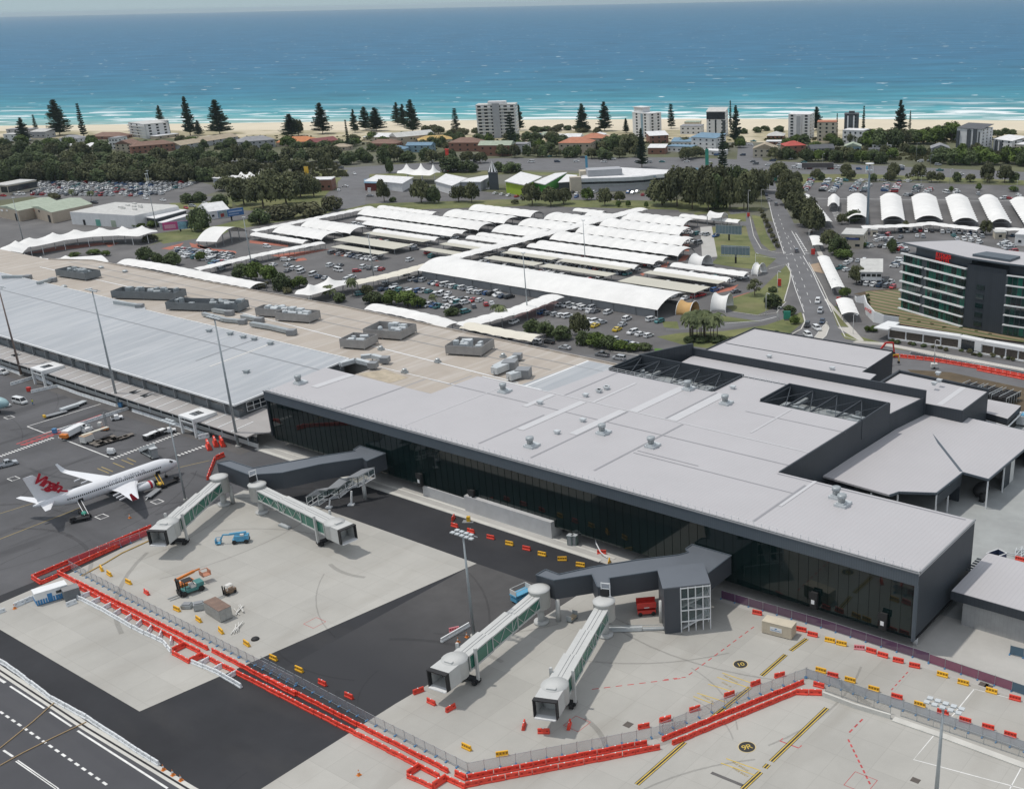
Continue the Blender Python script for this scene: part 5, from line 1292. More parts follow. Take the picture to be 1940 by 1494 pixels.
bar_row([(335,262),(1195,700)],zc,B_RED,'red_barrier','red barrier in the inner line from the left corner to the dark asphalt',gr)
bar_row([(1220,708),(1694,962)],zc,B_RED,'red_barrier','red barrier in the inner line crossing the dark asphalt',gr)
bar_row([(0,325),(850,760)],z6p,B_RED,'red_barrier','red barrier in the inner line down to the bottom corner',gr)
bar_row([(440,340),(1150,720)],zc,B_RED,'red_barrier','red barrier in the outer line beside the white barriers',gr)
bar_row([(1160,735),(1694,1010)],zc,B_RED,'red_barrier','red barrier in the outer line beginning at the red square',gr)
bar_row([(0,370),(810,785)],z6p,B_RED,'red_barrier','red barrier in the outer line down to the bottom square',gr)
bar_row([(185,290),(240,322),(330,280)],zc,B_RED,'red_barrier','red barrier at the left hand corner box',gr)
bar_row([(185,290),(870,0)],zc,B_RED,'red_barrier','red barrier in the far line leading to the first jet bridge',gr)
bar_row([(345,262),(870,22)],zc,B_RED,'red_barrier','red barrier in the nearer line leading to the first jet bridge',gr)
bar_row([(990,715),(1060,680)],zc,B_RED,'red_barrier','red barrier on the upper side of the small square',gr);bar_row([(990,722),(1090,775),(1160,740)],zc,B_RED,'red_barrier','red barrier on the lower side of the small square',gr)
bar_row([(1110,1100),(1260,1000)],z6q,B_RED,'red_barrier','red barrier on the far side of the bottom square',gr);bar_row([(1115,1110),(1430,1250),(1590,1140),(1820,1250)],z6q,B_RED,'red_barrier','red barrier on the near side of the bottom square',gr)
bar_row([(880,770),(930,795)],z6p,B_RED,'red_barrier','single red barrier turned at the bottom corner',gr)
bar_row([(935,790),(1760,630)],z6p,B_RED,'red_barrier','red barrier in the inner line rising right from the bottom corner',gr)
bar_row([(925,825),(1820,650)],z6p,B_RED,'red_barrier','red barrier in the outer line rising right from the bottom corner',gr)
bar_row([(10,1245),(750,945)],z5,B_RED,'red_barrier','red barrier in the inner line on the right, up to the fence corner',gr)
bar_row([(65,1265),(705,1000),(845,1005)],z5,B_RED,'red_barrier','red barrier in the outer line on the right, up to the concrete barrier',gr)
bar_row([(800,955),(858,970)],z5,B_RED,'red_barrier','single red barrier beside the corner of the grey mesh fence',gr)
gs='loose red and yellow barriers standing about the stand'
singles=[('r',zC,(58,1088),20,'left of the lower left jet bridge, at the edge of the dark asphalt'),('r',zC,(165,1180),-25,'below the mouth of the lower left jet bridge'),('r',zC,(325,1232),30,'diagonally below right of the lower left jet bridge'),
('r',zC,(935,1375),75,'left of the mouth of the right jet bridge'),('r',zC,(1100,1425),0,'straight below the mouth of the right jet bridge'),('r',zC,(1312,1372),75,'right of the mouth of the right jet bridge, by the red square marking'),
('r',z6p,(270,345),-25,'on the dark asphalt, upper of two near the blue footed fence'),('r',z6p,(392,405),-25,'on the dark asphalt, lower of two near the blue footed fence'),
('y',z6p,(45,230),-25,'on dark asphalt near the mesh fence'),('y',z6p,(163,283),-25,'on dark asphalt nearest the concrete apex'),('y',z6p,(932,640),-25,'left of the fence corner at the bottom'),('y',z6p,(1095,672),8,'right of the fence corner at the bottom, against the mesh'),
('r',z6p,(1745,545),12,'inside the mesh fence by the drain cover'),('r',z6p,(1843,515),12,'inside the mesh fence, right of the drain cover'),
('y',zc,(583,228),-60,'by the yellow hose at the left corner'),('y',zc,(628,258),-35,'second by the yellow hose at the left corner'),('y',zc,(738,305),-25,'between the hose and the green forklift'),('r',zc,(842,365),-35,'near the green forklift'),
('y',zc,(1015,460),-25,'left of the rusty container'),('y',zc,(1140,520),-35,'below the rusty container'),('y',zc,(1268,585),-45,'beside the scrap timber'),('y',zc,(1415,658),-35,'by the black drain lid'),
('r',z5,(623,900),12,'inside the fence corner, farthest right of the row'),('r',z5,(498,942),20,'on the yellow lead line inside the mesh fence'),('r',z5,(362,1000),18,'over the stand lettering inside the mesh fence'),('r',z5,(182,1076),16,'left part of the row inside the mesh fence'),('r',z5,(30,1128),14,'leftmost of the row inside the mesh fence'),
('y',z5,(838,875),-15,'leftmost beyond the grey mesh fence'),('s',z5,(900,900),-12,'between two yellow ones beyond the grey mesh fence'),('y',z5,(990,925),-15,'third along beyond the grey mesh fence'),('y',z5,(1113,972),-15,'fourth along beyond the grey mesh fence'),('s',z5,(1233,1012),-15,'fifth along beyond the grey mesh fence'),
('y',z5,(1352,1053),-15,'sixth along, left of the near light pole'),('s',z5,(1472,1093),-15,'just behind the near light pole'),('s',z5,(1588,1135),-15,'first right of the near light pole'),('s',z5,(1707,1170),-15,'second right of the near light pole'),('s',z5,(1822,1210),-15,'third right of the near light pole'),
('y',z5,(1470,897),-15,'below the blue footed purple fence, first of three'),('y',z5,(1578,938),-15,'below the purple fence, second of three'),('y',z5,(1725,982),-15,'by the iron covers below the purple fence'),('s',z5,(1847,1020),-15,'at the right edge below the purple fence'),
('s',z5,(507,575),-12,'left of the cream container'),('s',z5,(737,662),-12,'right of the cream container'),('s',z5,(795,688),-12,'second right of the cream container'),('y',z5,(885,718),-12,'left of a touching pair along the purple fence'),('y',z5,(945,735),-12,'right of a touching pair along the purple fence'),
('p',z5,(1038,757),-5,'faded pink, along the purple fence'),('s',z5,(1100,773),-15,'right after the faded pink one'),('s',z5,(1160,795),-15,'with an orange blotch, along the purple fence'),('s',z5,(1240,823),-12,'second to last red along the purple fence'),('s',z5,(1325,850),-12,'last red before the gap along the purple fence')]
zk4=Zm(750,900,2.987)
singles+=[('r',zk4,(325,237),60,'at the kerb by the yellow pump'),('r',zk4,(333,280),-15,'below the kerb by the yellow pump'),('r',zk4,(425,312),-15,'behind the lamps of the middle light pole'),('s',zk4,(537,347),-12,'red, first of the row across the black strip'),('y',zk4,(643,382),-12,'second of the row across the black strip'),('s',zk4,(740,410),-12,'red, third of the row across the black strip'),
('y',zk4,(828,442),-12,'fourth of the row across the black strip'),('y',zk4,(942,470),0,'fifth of the row across the black strip'),('y',zk4,(1045,503),-8,'last of the row across the black strip'),('y',zk4,(1207,487),80,'upright at the kerb end by the white hose'),('s',zk4,(1165,432),0,'in the shade of the glass front')]
_vr=W(970,1200)
def scr_rot(p,deg):
 "heading on the ground that looks like deg in the picture"
 a=ray(*p);q0=W(*p);q1=W(p[0]+12*cos(R_(deg)),p[1]-12*sin(R_(deg)));return atan2(q1 .y-q0 .y,q1 .x-q0 .x)
for k,zf,q,dg,lb in singles:
 px=zf(*q);px=(px[0],px[1]+4);nm,me,cn={'r':('red_barrier',B_RED,'red barrier '),'y':('yellow_barrier',B_YEL,'yellow barrier '),'s':('red_barrier',B_REDS,'slotted red barrier '),'p':('pink_barrier',B_PNK,'barrier ')}[k]
 bar_obj(nm,me,W(*px)+Vector((0,0,.02)),scr_rot(px,dg),cn+lb,gs,1.02)
gw='white plastic barriers'
bar_row([(-30,755),(40,790),(300,985),(500,1095),(910,1360)],zc,B_WHT,'white_barrier','white barrier in the long line beside the taxiway',gw)
bar_row([(440,400),(600,480),(760,575),(940,660),(985,715)],zc,B_WHT,'white_barrier','white barrier in the comb shaped line beside the red line',gw,s=.95)
for k in range(9):
 a_,b_=W(*zc(470+k*64,402+k*33)),W(*zc(520+k*58,382+k*33));
 bar_obj('white_barrier',B_WHT,a_.lerp(b_,.5)+Vector((0,0,.02)),atan2(b_.y-a_.y,b_.x-a_.x),'white barrier set across, one of the teeth beside the red line',gw)
bar_row([(1095,770),(1240,830),(1385,915)],zc,B_WHT,'white_barrier','white barrier in the short comb shaped line right of the red square',gw)
for q in((1180,770),(1258,805),(1335,848)):bar_obj('white_barrier',B_WHT,W(*zc(*q)),scr_rot(zc(*q),30),'white barrier set across in the short comb right of the red square',gw)
bar_row([(80,455),(205,405)],zc,B_WHT,'white_barrier','white barrier left of the blue and white hut',gw);bar_row([(-20,495),(35,475)],zc,B_WHT,'white_barrier','white barrier at the left edge of the view',gw);bar_row([(380,452),(440,428)],zc,B_WHT,'white_barrier','white barrier in front of the grey cube',gw)
bar_row([(-60,40),(20,70),(150,115)],z1,B_WHT,'white_barrier','white barrier at the far left stand',gw);bar_row([(80,195),(265,140),(390,195)],z1,B_WHT,'white_barrier','white barrier round the far left stand corner',gw);bar_row([(230,250),(425,205),(600,270),(860,350)],z1,B_WHT,'white_barrier','white barrier enclosing the dolly parking',gw)
bar_row([(440,535),(945,370)],z1,B_WHT,'white_barrier','white barrier between the two left stands, nearer line',gw);bar_row([(975,385),(1250,475),(1540,570)],z1,B_WHT,'white_barrier','white barrier in the line towards the red fence',gw);bar_row([(1460,590),(1540,575)],z1,B_WHT,'white_barrier','white barrier at the end of the line by the red fence',gw)
for q,dg,lb in(((1535,655),-65,'leftmost of three lying behind the left link'),((1585,630),-70,'middle one of three lying behind the left link'),((1635,630),-60,'rightmost of three lying behind the left link')):
 bar_obj('red_barrier',B_RED,W(*z1(*q)),scr_rot(z1(*q),dg),'big red barrier '+lb,gs,2.2)
bar_row([(1525,890),(1580,740)],z1,B_RED,'red_barrier','red barrier in the row behind the first jet bridge',gs);bar_row([(1590,740),(1650,715)],z1,B_RED,'red_barrier','red barrier in the row turning behind the left link',gs)
z6o=Zm(1620,640,6.0625)
bar_row([(-60,165),(120,185),(330,205),(880,265),(1400,350),(2000,470)],z6o,B_RED,'red_barrier','red barrier in the line beside the new road works',gr,s=1.25)
bar_row([(1400,372),(2000,490)],z6o,B_RED,'red_barrier','red barrier in the second line beside the new road works',gr,s=1.25)
def fence(label,pts,zf,h,step,netm,postm=grey_m,feet=True,name='mesh_fence',rail=True,zz=0,out=True,cat='fence',group='temporary fences'):
 P=[W(*zf(*q))for q in pts];T_=thing(name,label,cat,P[0],0,group);o=P[0]
 g=MB()
 for a,b in zip(P,P[1:]):a,b=a-o,b-o;g.quad((a.x,a.y,.15),(b.x,b.y,.15),(b.x,b.y,h),(a.x,a.y,h))
 g.build('fence_mesh',netm,T_)
 if rail:
  g=MB()
  for a,b in zip(P,P[1:]):
   a,b=a-o,b-o
   for z in(h,.15):g.bar((a.x,a.y,z),(b.x,b.y,z),.05)
  g.build('rail',galv,T_)
 pm=MB();pm.bar((0,0,0),(0,0,h*1.02),.06);pm.bar((0,0,h),(.1,-.35,h+.5),.045);pmesh=pm.mesh('post',galv)
 fm_=MB();fm_.obox((0,0,0),.25,.65,.2);fmesh=fm_.mesh('foot',blue_m)
 cnt=0
 for a,b in zip(P,P[1:]):
  L_=(b-a).length;n=max(1,round(L_/step));an=atan2(b.y-a.y,b.x-a.x)
  for i in range(n+(1 if b is P[-1]else 0)):
   p=a.lerp(b,i/n)-o
   for nm,me in(('post',pmesh),('foot',fmesh)):
    if nm=='foot' and not feet:continue
    if cnt>90:continue
    c=bpy.data.objects.new(nm,me);C.objects.link(c);c.parent=T_;c.location=p;c.rotation_euler=(0,0,an)
   cnt+=1
 return T_
fence('wire mesh fence on blue feet along the red double line, left side',[(405,235),(830,460),(1370,740)],zc,2.0,2.4,mesh_fence)
fence('wire mesh fence on blue feet across the dark asphalt',[(1375,742),(1694,905)],zc,2.0,2.4,mesh_fence)
fence('wire mesh fence on blue feet descending to the bottom corner',[(0,272),(515,545),(938,760)],z6p,2.0,2.4,mesh_fence)
fence('wire mesh fence on blue feet rising right from the bottom corner',[(942,762),(1780,600),(1940,560)],z6p,2.0,2.4,mesh_fence)
fence('wire mesh fence on blue feet behind the right double line',[(0,1205),(400,1045),(760,915)],z5,2.0,2.4,mesh_fence)
fence('red netted fence along the line to the first jet bridge',[(400,215),(860,45)],zc,1.8,2.4,red_net)
fence('grey shade cloth fence running right from the fence corner',[(760,915),(1200,1065),(1895,1300)],z5,2.0,2.4,grey_net)
fence('dark purple netted fence under the glass front',[(320,505),(840,655),(1400,835)],z5,2.0,3.2,purple_net)
fence('plum coloured netted fence continuing right past the corner of the terminal',[(1400,840),(1830,985)],z5,2.0,3.2,meshfence('plum_shade_cloth',(.20,.03,.09),.9))
fence('blue netted fence at the right edge below the annex',[(1830,985),(1960,1030)],z5,2.0,3.2,blue_net);fence('blue netted fence beside the annex corner',[(1820,795),(1960,830)],z5,2.0,3.2,blue_net)
fence('low galvanised boundary fence along the concrete kerb, left part',[(862,985),(1200,1105)],z5,1.7,3.0,meshfence('chain_wire',(.35,.33,.30),.3),feet=False,group='boundary fences')
fence('low galvanised boundary fence along the concrete kerb, right part',[(1253,1115),(1960,1355)],z5,1.7,3.0,meshfence('chain_wire_right',(.35,.33,.30),.3),feet=False,group='boundary fences')
P=[W(*z5(*q))for q in((848,1010),(1012,1072),(1200,1128))];g=MB()
for a,b in zip(P,P[1:]):g.bar((a.x,a.y,.45),(b.x,b.y,.45),.35,.9)
tag(g.build('concrete_barrier',kerb_m),'low white concrete barrier starting at the end of the red line','barrier')
P=[W(*z5(*q))for q in((1215,1132),(1500,1230),(1960,1400))];g=MB()
for a,b in zip(P,P[1:]):g.bar((a.x,a.y,.12),(b.x,b.y,.12),1.3,.24)
struct(g.build('kerb',kerb_m))
cg=MB();cg.mi=0;cg.lathe((0,0,.03),[(.16,0),(.10,.3)],10);cg.mi=1;cg.lathe((0,0,.331),[(.098,0),(.06,.18)],10);cg.mi=0;cg.lathe((0,0,.512),[(.058,0),(.02,.18)],10);cg.obox((0,0,0),.42,.42,.03)
CONE=cg.mesh('traffic_cone',[orange_m,white_m])
def cone(zf,q,lb,s=1.6):
 o=bpy.data.objects.new('traffic_cone',CONE);C.objects.link(o);o.location=W(*zf(*q))+Vector((0,0,.03));o.scale=(s,)*3;tag(o,'small orange cone '+lb,'cone','traffic cones')
for zf,q,lb in((zc,(938,1385),'by the drain, first past the white line'),(zc,(992,1415),'by the drain, second past the white line'),(zc,(1038,1445),'by the drain, third past the white line'),(z6p,(437,770),'alone on the concrete below the dark asphalt'),(z1,(955,1168),'beside the shadow of the wing'),(zc,(85,462),'at the end of the white barriers by the hut'),(zk4,(352,945),'striped, by the foot of the light pole'),(zk4,(402,915),'striped, second by the foot of the light pole')):cone(zf,q,lb)
# cars
paints={'white':(.72,.73,.73),'silver':(.42,.44,.46),'grey':(.14,.15,.165),'black':(.02,.021,.025),'blue':(.03,.10,.26),'red':(.42,.02,.025),'teal':(.05,.19,.20),'yellow':(.70,.50,.03),'navy':(.02,.045,.09)}
PM={k:mat('car_paint_'+k,c,.28,.05,1.0,coat=.4,spec=.5)for k,c in paints.items()}
car_glass=mat('car_glass',(.012,.016,.02),.08,.2,1,spec=.7)
rim_m=mat('wheel_rim',(.4,.4,.41),.35,.1,2,metal=.6)
lamp_m=mat('lamp_lens',(.75,.75,.72),.2,.05,2);tail_m=mat('tail_lens',(.45,.02,.02),.3,.05,2)
def car_parts(kind):
 "x forward; returns body, glass, wheels builders"
 L_,Wd,H_={'sedan':(4.6,1.82,1.46),'hatch':(4.1,1.76,1.5),'suv':(4.7,1.9,1.78),'van':(5.2,1.95,2.1),'ute':(5.2,1.88,1.78)}[kind]
 sh_={'sedan':[(-.5,.50),(-.495,.62),(-.33,.66),(.2,.65),(.47,.5),(.5,.38)],'hatch':[(-.5,.52),(-.49,.62),(-.2,.66),(.22,.65),(.46,.52),(.5,.38)],'suv':[(-.5,.5),(-.49,.6),(-.2,.62),(.25,.6),(.47,.54),(.5,.38)],'van':[(-.5,.45),(-.495,.56),(-.2,.58),(.36,.52),(.48,.42),(.5,.3)],'ute':[(-.5,.48),(-.495,.56),(-.1,.57),(.22,.6),(.47,.54),(.5,.38)]}[kind]
 cb={'sedan':(-.36,-.22,.08,.27),'hatch':(-.49,-.42,.10,.29),'suv':(-.49,-.44,.13,.29),'van':(-.497,-.47,.27,.40),'ute':(-.12,-.08,.13,.28)}[kind]
 b=MB();g=MB();hw=Wd/2
 prof=[(-.5,.16)]+[(x,z)for x,z in sh_]+[(.5,.16)]
 n=len(prof);v=[]
 for y,k in((-hw,.97),(-hw*.9,1.0),(hw*.9,1.0),(hw,.97)):
  for x,z in prof:
   zz=z*H_*(1 if abs(y)<hw*.95 else.93);v.append((x*L_*k,y,max(zz,.22)))
 b.add(v,[(k*n+i,k*n+(i+1)%n,(k+1)*n+(i+1)%n,(k+1)*n+i)for k in range(3)for i in range(n)]+[tuple(range(n-1,-1,-1)),tuple(range(3*n,4*n))])
 zb=min(z for x,z in sh_[1:4])*H_;x0,x1,x2,x3=[c*L_ for c in cb];t=hw*.78;w2=hw*.95;zr=H_-.07
 g.add([(x0,-w2,zb),(x3,-w2,zb),(x3,w2,zb),(x0,w2,zb),(x1,-t,zr),(x2,-t,zr),(x2,t,zr),(x1,t,zr)],[(0,1,5,4),(1,2,6,5),(2,3,7,6),(3,0,4,7)])
 b.add([(x1-.04,-t-.03,zr),(x2+.04,-t-.03,zr),(x2+.04,t+.03,zr),(x1-.04,t+.03,zr),(x1+.1,-t+.1,H_),(x2-.1,-t+.1,H_),(x2-.1,t-.1,H_),(x1+.1,t-.1,H_)],[(0,1,5,4),(1,2,6,5),(2,3,7,6),(3,0,4,7),(4,5,6,7)])
 for s in(-1,1):
  for xa,xb in((x0,x1),(x3,x2)):b.bar((xa,s*w2,zb),(xb,s*t,zr),.09)
  xm=(x1+x2)/2;b.bar((xm,s*(w2+.01),zb),(xm,s*(t+.01),zr),.08)
 if kind=='ute':g.box(-L_*.485,-L_*.14,-hw*.8,hw*.8,.57*H_,.575*H_+.02)
 whs=[(x,s)for x in(-L_*.30,L_*.31)for s in(-1,1)]
 return b,g,whs,L_,hw
CAR_MESH={}
def car_mesh(kind,colour):
 "one small far-away car: body, glass, tyres in one mesh"
 if(kind,colour)in CAR_MESH:return CAR_MESH[kind,colour]
 b,g,whs,L_,hw=car_parts(kind);mb=MB();mb.mi=0;mb.add(b.v,b.f);mb.mi=1;mb.add(g.v,g.f);mb.mi=2
 for x,s in whs:mb.tube((x,s*(hw-.2),.33),(x,s*(hw+.01),.33),.33,.33,8)
 CAR_MESH[kind,colour]=(mb,mb.mesh('parked_car',[PM[colour],car_glass,black_m]));return CAR_MESH[kind,colour]
DET={}
def car_full(kind,colour,p,rz_,label,group,name='car'):
 key=(kind,colour)
 if key not in DET:
  b,g,whs,L_,hw=car_parts(kind);w=MB();w.tube((0,-.1,0),(0,.1,0),.33,.33,12);r=MB();r.tube((0,-.11,0),(0,.11,0),.2,.2,10)
  l=MB();l.box(-.04,.02,-.16,.16,-.07,.07)
  DET[key]=(b.mesh('body',PM[colour]),g.mesh('windows',car_glass),w.mesh('tyre',black_m),r.mesh('rim',rim_m),l.mesh('headlight',lamp_m),l.mesh('tail_light',tail_m),whs,L_,hw)
 bm_,gm_,wm_,rm_,lm_,tm_,whs,L_,hw=DET[key]
 T_=thing(name,label,'van' if kind=='van' else('pickup' if kind=='ute' else 'car'),p,rz_,group)
 for nm,me in(('body',bm_),('windows',gm_)):o=bpy.data.objects.new(nm,me);C.objects.link(o);o.parent=T_
 for x,s in whs:
  o=bpy.data.objects.new('wheel',wm_);C.objects.link(o);o.parent=T_;o.location=(x,s*(hw-.09),.33)
  q=bpy.data.objects.new('rim',rm_);C.objects.link(q);q.parent=o;q.location=(0,0,0)
 for s in(-1,1):
  o=bpy.data.objects.new('headlight',lm_);C.objects.link(o);o.parent=T_;o.location=(L_/2-.03,s*hw*.68,.68)
  o=bpy.data.objects.new('tail_light',tm_);C.objects.link(o);o.parent=T_;o.location=(-L_/2+.03,s*hw*.7,.78)
 return T_
CARS=[]
crr=random.Random(21)
def pick(white=.5):
 r=crr.random()
 c='white' if r<white else crr.choice(['silver','silver','grey','black','blue','red','grey','teal','navy','silver'])
 return crr.choice(['sedan','hatch','suv','suv','hatch','ute' if crr.random()<.4 else 'suv','van' if crr.random()<.15 else 'sedan']),c
def add_car(p,rz_,where,group,kc=None):
 k,c=kc or pick();CARS.append(((p-Vector((0,0,CAM_H))).length,k,c,p.copy(),rz_,'%s %s %s'%(c,{'sedan':'sedan','hatch':'hatchback','suv':'wagon','van':'van','ute':'pickup'}[k],where),group))
def car_row(a,b,zf,where,group,pitch=2.45,fill=.85,face=0.0,ground=0.0):
 "cars side by side between two pixels, noses square to the row"
 A_,B_=(W(*zf(*a)),W(*zf(*b)))if zf else(a,b);L_=(B_-A_).length;n=max(1,int(L_/pitch));an=atan2(B_.y-A_.y,B_.x-A_.x)+PI/2+face
 for i in range(n+1):
  if crr.random()>fill:continue
  p=A_.lerp(B_,i/max(n,1));p=p+Vector((crr.uniform(-.15,.15),crr.uniform(-.35,.35),.03));add_car(p,an+(PI if crr.random()<.3 else 0)+crr.uniform(-.03,.03),where,group)
g1='cars in the open car parks behind the terminal';w1_='parked in the open car park left of the walkway with the tall pole'
for a,b,fl in(((1260,185),(1620,245),.95),((1350,190),(1430,205),0),((1620,265),(1850,290),.95),((1860,300),(1960,315),1),((800,245),(1230,262),.9),((1060,270),(1170,290),.8),((1290,290),(1400,285),.9),((1340,335),(1690,345),.9),((1460,355),(1600,372),.9),((1640,400),(1850,365),.85),((1170,385),(1530,420),.75),((1560,450),(1620,455),.8),((1080,155),(1200,165),.7),((600,285),(680,300),.8),((840,195),(900,215),.8)):
 if fl:car_row(a,b,zN,w1_,g1,fill=fl,face=R_(-15))
w2_='parked in the car park between the biggest white roof and the hedge'
for a,b,fl in(((690,290),(960,325),.97),((970,345),(1010,350),1),((530,360),(750,395),.9),((950,430),(1130,460),.85),((980,470),(1100,480),.8),((1350,545),(1500,570),.97),((1230,640),(1350,655),.9),((1180,610),(1230,620),.8),((1520,425),(1600,440),.9)):car_row(a,b,zM,w2_,g1,fill=fl,face=R_(-12))
for q,k,c in(((1125,360),'suv','white'),((1298,418),'suv','white'),((1258,470),'sedan','silver'),((1005,480),'sedan','yellow'),((1210,515),'sedan','yellow'),((262,447),'suv','white'),((100,175),'suv','white')):add_car(W(*zM(*q))+Vector((0,0,.03)),scr_rot(zM(*q),25),w2_,g1,(k,c))
w3_='parked in the open lot in front of the cream carports'
for q,k,c,r in(((830,555),'suv','white',0),((890,545),'sedan','grey',0),((660,432),'suv','white',-10),((1240,605),'suv','white',20),((1315,650),'van','white',-12),((1330,605),'sedan','grey',20),((975,665),'van','white',25),((1085,690),'van','white',25),((1135,710),'sedan','navy',25),((1195,720),'sedan','silver',25),((850,655),'sedan','grey',25),((900,635),'suv','white',25),((955,635),'suv','white',25),((1485,655),'hatch','red',5),((1545,620),'suv','white',25),((1605,630),'sedan','grey',25),((1675,640),'suv','white',25),((1715,640),'hatch','red',25),((540,565),'sedan','grey',10),((1340,470),'suv','grey',30),((1410,480),'suv','silver',30),((1530,495),'sedan','silver',30),((1590,508),'suv','white',30),((1690,515),'sedan','silver',20),((240,640),'suv','silver',20),((1400,735),'suv','white',20),((1440,715),'suv','white',20),((850,600),'sedan','silver',20),((720,600),'sedan','white',20)):
 add_car(W(*zL(*q))+Vector((0,0,.03)),scr_rot(zL(*q),r),w3_,g1,(k,c))
car_row((0,470),(60,480),zL,'parked in the crowded lot by the tall pole and the red paving',g1,fill=1);
for k in range(5):car_row((60+k*15,490+k*22),(330-k*10,500+k*25),zL,'parked in the crowded lot by the tall pole and the red paving',g1,fill=.85)
for k in range(4):car_row((1640+k*20,355+k*22),(1960,395+k*20),zT,'parked in the crowded lot behind the dark clump of trees',g1,fill=.8)
w4_='parked in front of the cream carports right of the long walkway'
for q,k,c,r in(((370,605),'suv','white',20),((330,735),'suv','white',15),((1030,630),'suv','white',25),((1080,600),'suv','white',25),((1095,645),'hatch','blue',25),((1160,655),'suv','black',25),((1245,668),'suv','white',25),((1350,695),'hatch','red',25),((570,570),'suv','teal',25),((530,535),'hatch','red',25),((415,505),'suv','grey',10),((400,780),'suv','black',20),((490,790),'suv','silver',25),((1240,545),'suv','white',10),((80,565),'suv','silver',20),((1640,695),'suv','white',15),((1685,735),'suv','white',20),((1770,748),'suv','white',20),((1300,650),'suv','silver',20),((1480,680),'sedan','grey',20)):
 add_car(W(*zK(*q))+Vector((0,0,.03)),scr_rot(zK(*q),r),w4_,g1,(k,c))
for q,k,c,r in(((1060,700),'hatch','red',10),((570,785),'van','white',22),((440,780),'suv','black',20),((480,785),'sedan','red',20),((225,750),'suv','white',20),((140,735),'suv','white',20),((895,690),'suv','silver',10),((820,720),'sedan','silver',15),((750,725),'suv','silver',15),((1655,860),'sedan','white',10),((1890,765),'suv','white',10),((1430,940),'hatch','red',15),((1500,925),'hatch','red',15),((1815,895),'sedan','grey',10)):
 if q==(1060,700):continue
 add_car(W(*zR(*q))+Vector((0,0,.03)),scr_rot(zR(*q),r),'parked near the cream carports at the right end',g1,(k,c))
for x0,x1,y,lb in((-376,-300,400.2,'in the shade under the long wavy roofs right of the walkway'),(-376,-302,380.6,'in the shade under the wavy roof by the cream carports'),(-372,-302,362.0,'in the shade under the cream carports right of the walkway'),(-288,-252,375.5,'in the shade under the right end roofs'),(-288,-252,358.4,'in the shade under the broad cream carport at the right end'),(-288,-252,393.2,'in the shade under the far right end roof'),(-508,-430,400.2,'in the shade under the long wavy roofs of the left block'),(-470,-430,374,'in the shade under the cream carports of the left block'),(-456,-426,343.2,'in the shade under the front carport of the left block')):
 car_row(V(x0,y,0),V(x1,y,0),None,'parked '+lb,g1,fill=.7,pitch=2.8)
for k in range(4):car_row(V(-375,411+k*20,0),V(-312,411+k*20,0),None,'parked in the shade between the wide barrel roofs',g1,fill=.5,pitch=2.8)
g2='cars in the right hand car parks'
for a,b,w in(((700,545),(740,480),1),((800,545),(835,480),1),((855,550),(895,500),1),((970,545),(1005,495),1),((1030,550),(1060,510),1),((1150,545),(1165,505),1),((1205,550),(1230,505),1),((1325,550),(1350,520),.8),((1385,555),(1410,535),.8),((1500,555),(1560,550),.6),((1290,492),(1290,492),1)):
 car_row(a,b,zS,'parked beyond the long white barrel roofs',g2,fill=w,pitch=2.9,face=PI*.0)
for q in((885,485),(905,487),(930,487),(1020,487),(1140,487),(1235,490),(1280,490),(1330,527),(1680,565),(1825,588),(1855,588),(1275,572),(1300,572),(1555,555),(1910,572),(1500,548)):add_car(W(*zS(*q))+Vector((0,0,.03)),crr.uniform(0,6),'parked beyond the long white barrel roofs',g2)
for a,b in(((1110,830),(1160,800)),((1130,870),(1270,880)),((1200,770),(1320,775)),((1320,770),(1480,780)),((1480,775),(1700,790)),((1540,800),(1700,805)),((1560,820),(1680,825)),((1640,830),(1690,840)),((1815,830),(1870,860)),((1815,850),(1880,890)),((1170,800),(1240,810)),((1300,800),(1370,805)),((1880,800),(1940,810)),((1110,800),(1200,830)),((1215,850),(1260,890))):car_row(a,b,zS,'parked in the lots around the tree behind the hotel',g2,fill=.8,pitch=2.8,face=.3)
for a,b in(((960,385),(1010,390)),((975,415),(1010,425)),((1085,495),(1250,515)),((1200,485),(1240,490)),((1110,490),(1160,505)),((1030,375),(1100,378)),((1160,270),(1210,268)),((1190,300),(1320,320)),((1230,285),(1300,300)),((1100,290),(1140,300)),((1260,405),(1290,375))):car_row(a,b,z8,'parked round the small office beside the main road',g2,fill=.9,pitch=2.8)
g3='cars in the far storage yard'
for k in range(9):
 y=132+k*13.5;car_row((330+(k>5)*-20,y),(1800-k*45,y+4+k*1.0),zF,'in the crowded storage yard below the dark tree belt',g3,fill=.82,pitch=3.6)
for q in((140,240),(180,240),(215,238),(30,253),(270,150),(310,152),(1340,280),(1500,297),(1885,322),(1710,365),(1770,350),(870,320),(410,130)):add_car(W(*zF(*q))+Vector((0,0,.03)),crr.uniform(-.3,.3),'by the storage yard road',g3,None if q[0]!=30 else('sedan','red'))
g4='cars on the coast streets'
for q in((235,668),(480,693),(950,670),(980,695),(1115,710),(1350,640),(1165,660),(1085,800),(955,450),(920,487),(840,600),(815,440),(560,600),(600,620),(1400,735),(1440,712),(1500,720),(1560,742),(1790,745),(1840,720),(1880,740),(1500,680),(1240,490)):
 zE=Zm(1260,190,5.706);add_car(W(*zE(*q))+Vector((0,0,.04)),crr.choice([0,PI])+atan2(sh_d.y,sh_d.x),'on the coast road near the crossing',g4,None if q!=(1790,745)else('sedan','red'))
zW=Zm(1600,190,5.706)
for q in((410,685),(155,750),(40,750),(820,668),(1010,705),(1030,765),(620,720),(610,755),(920,665),(1330,590),(1255,810),(525,620)):add_car(W(*zW(*q))+Vector((0,0,.04)),crr.choice([0,PI])+atan2(sh_d.y,sh_d.x),'on the highway at the right',g4)
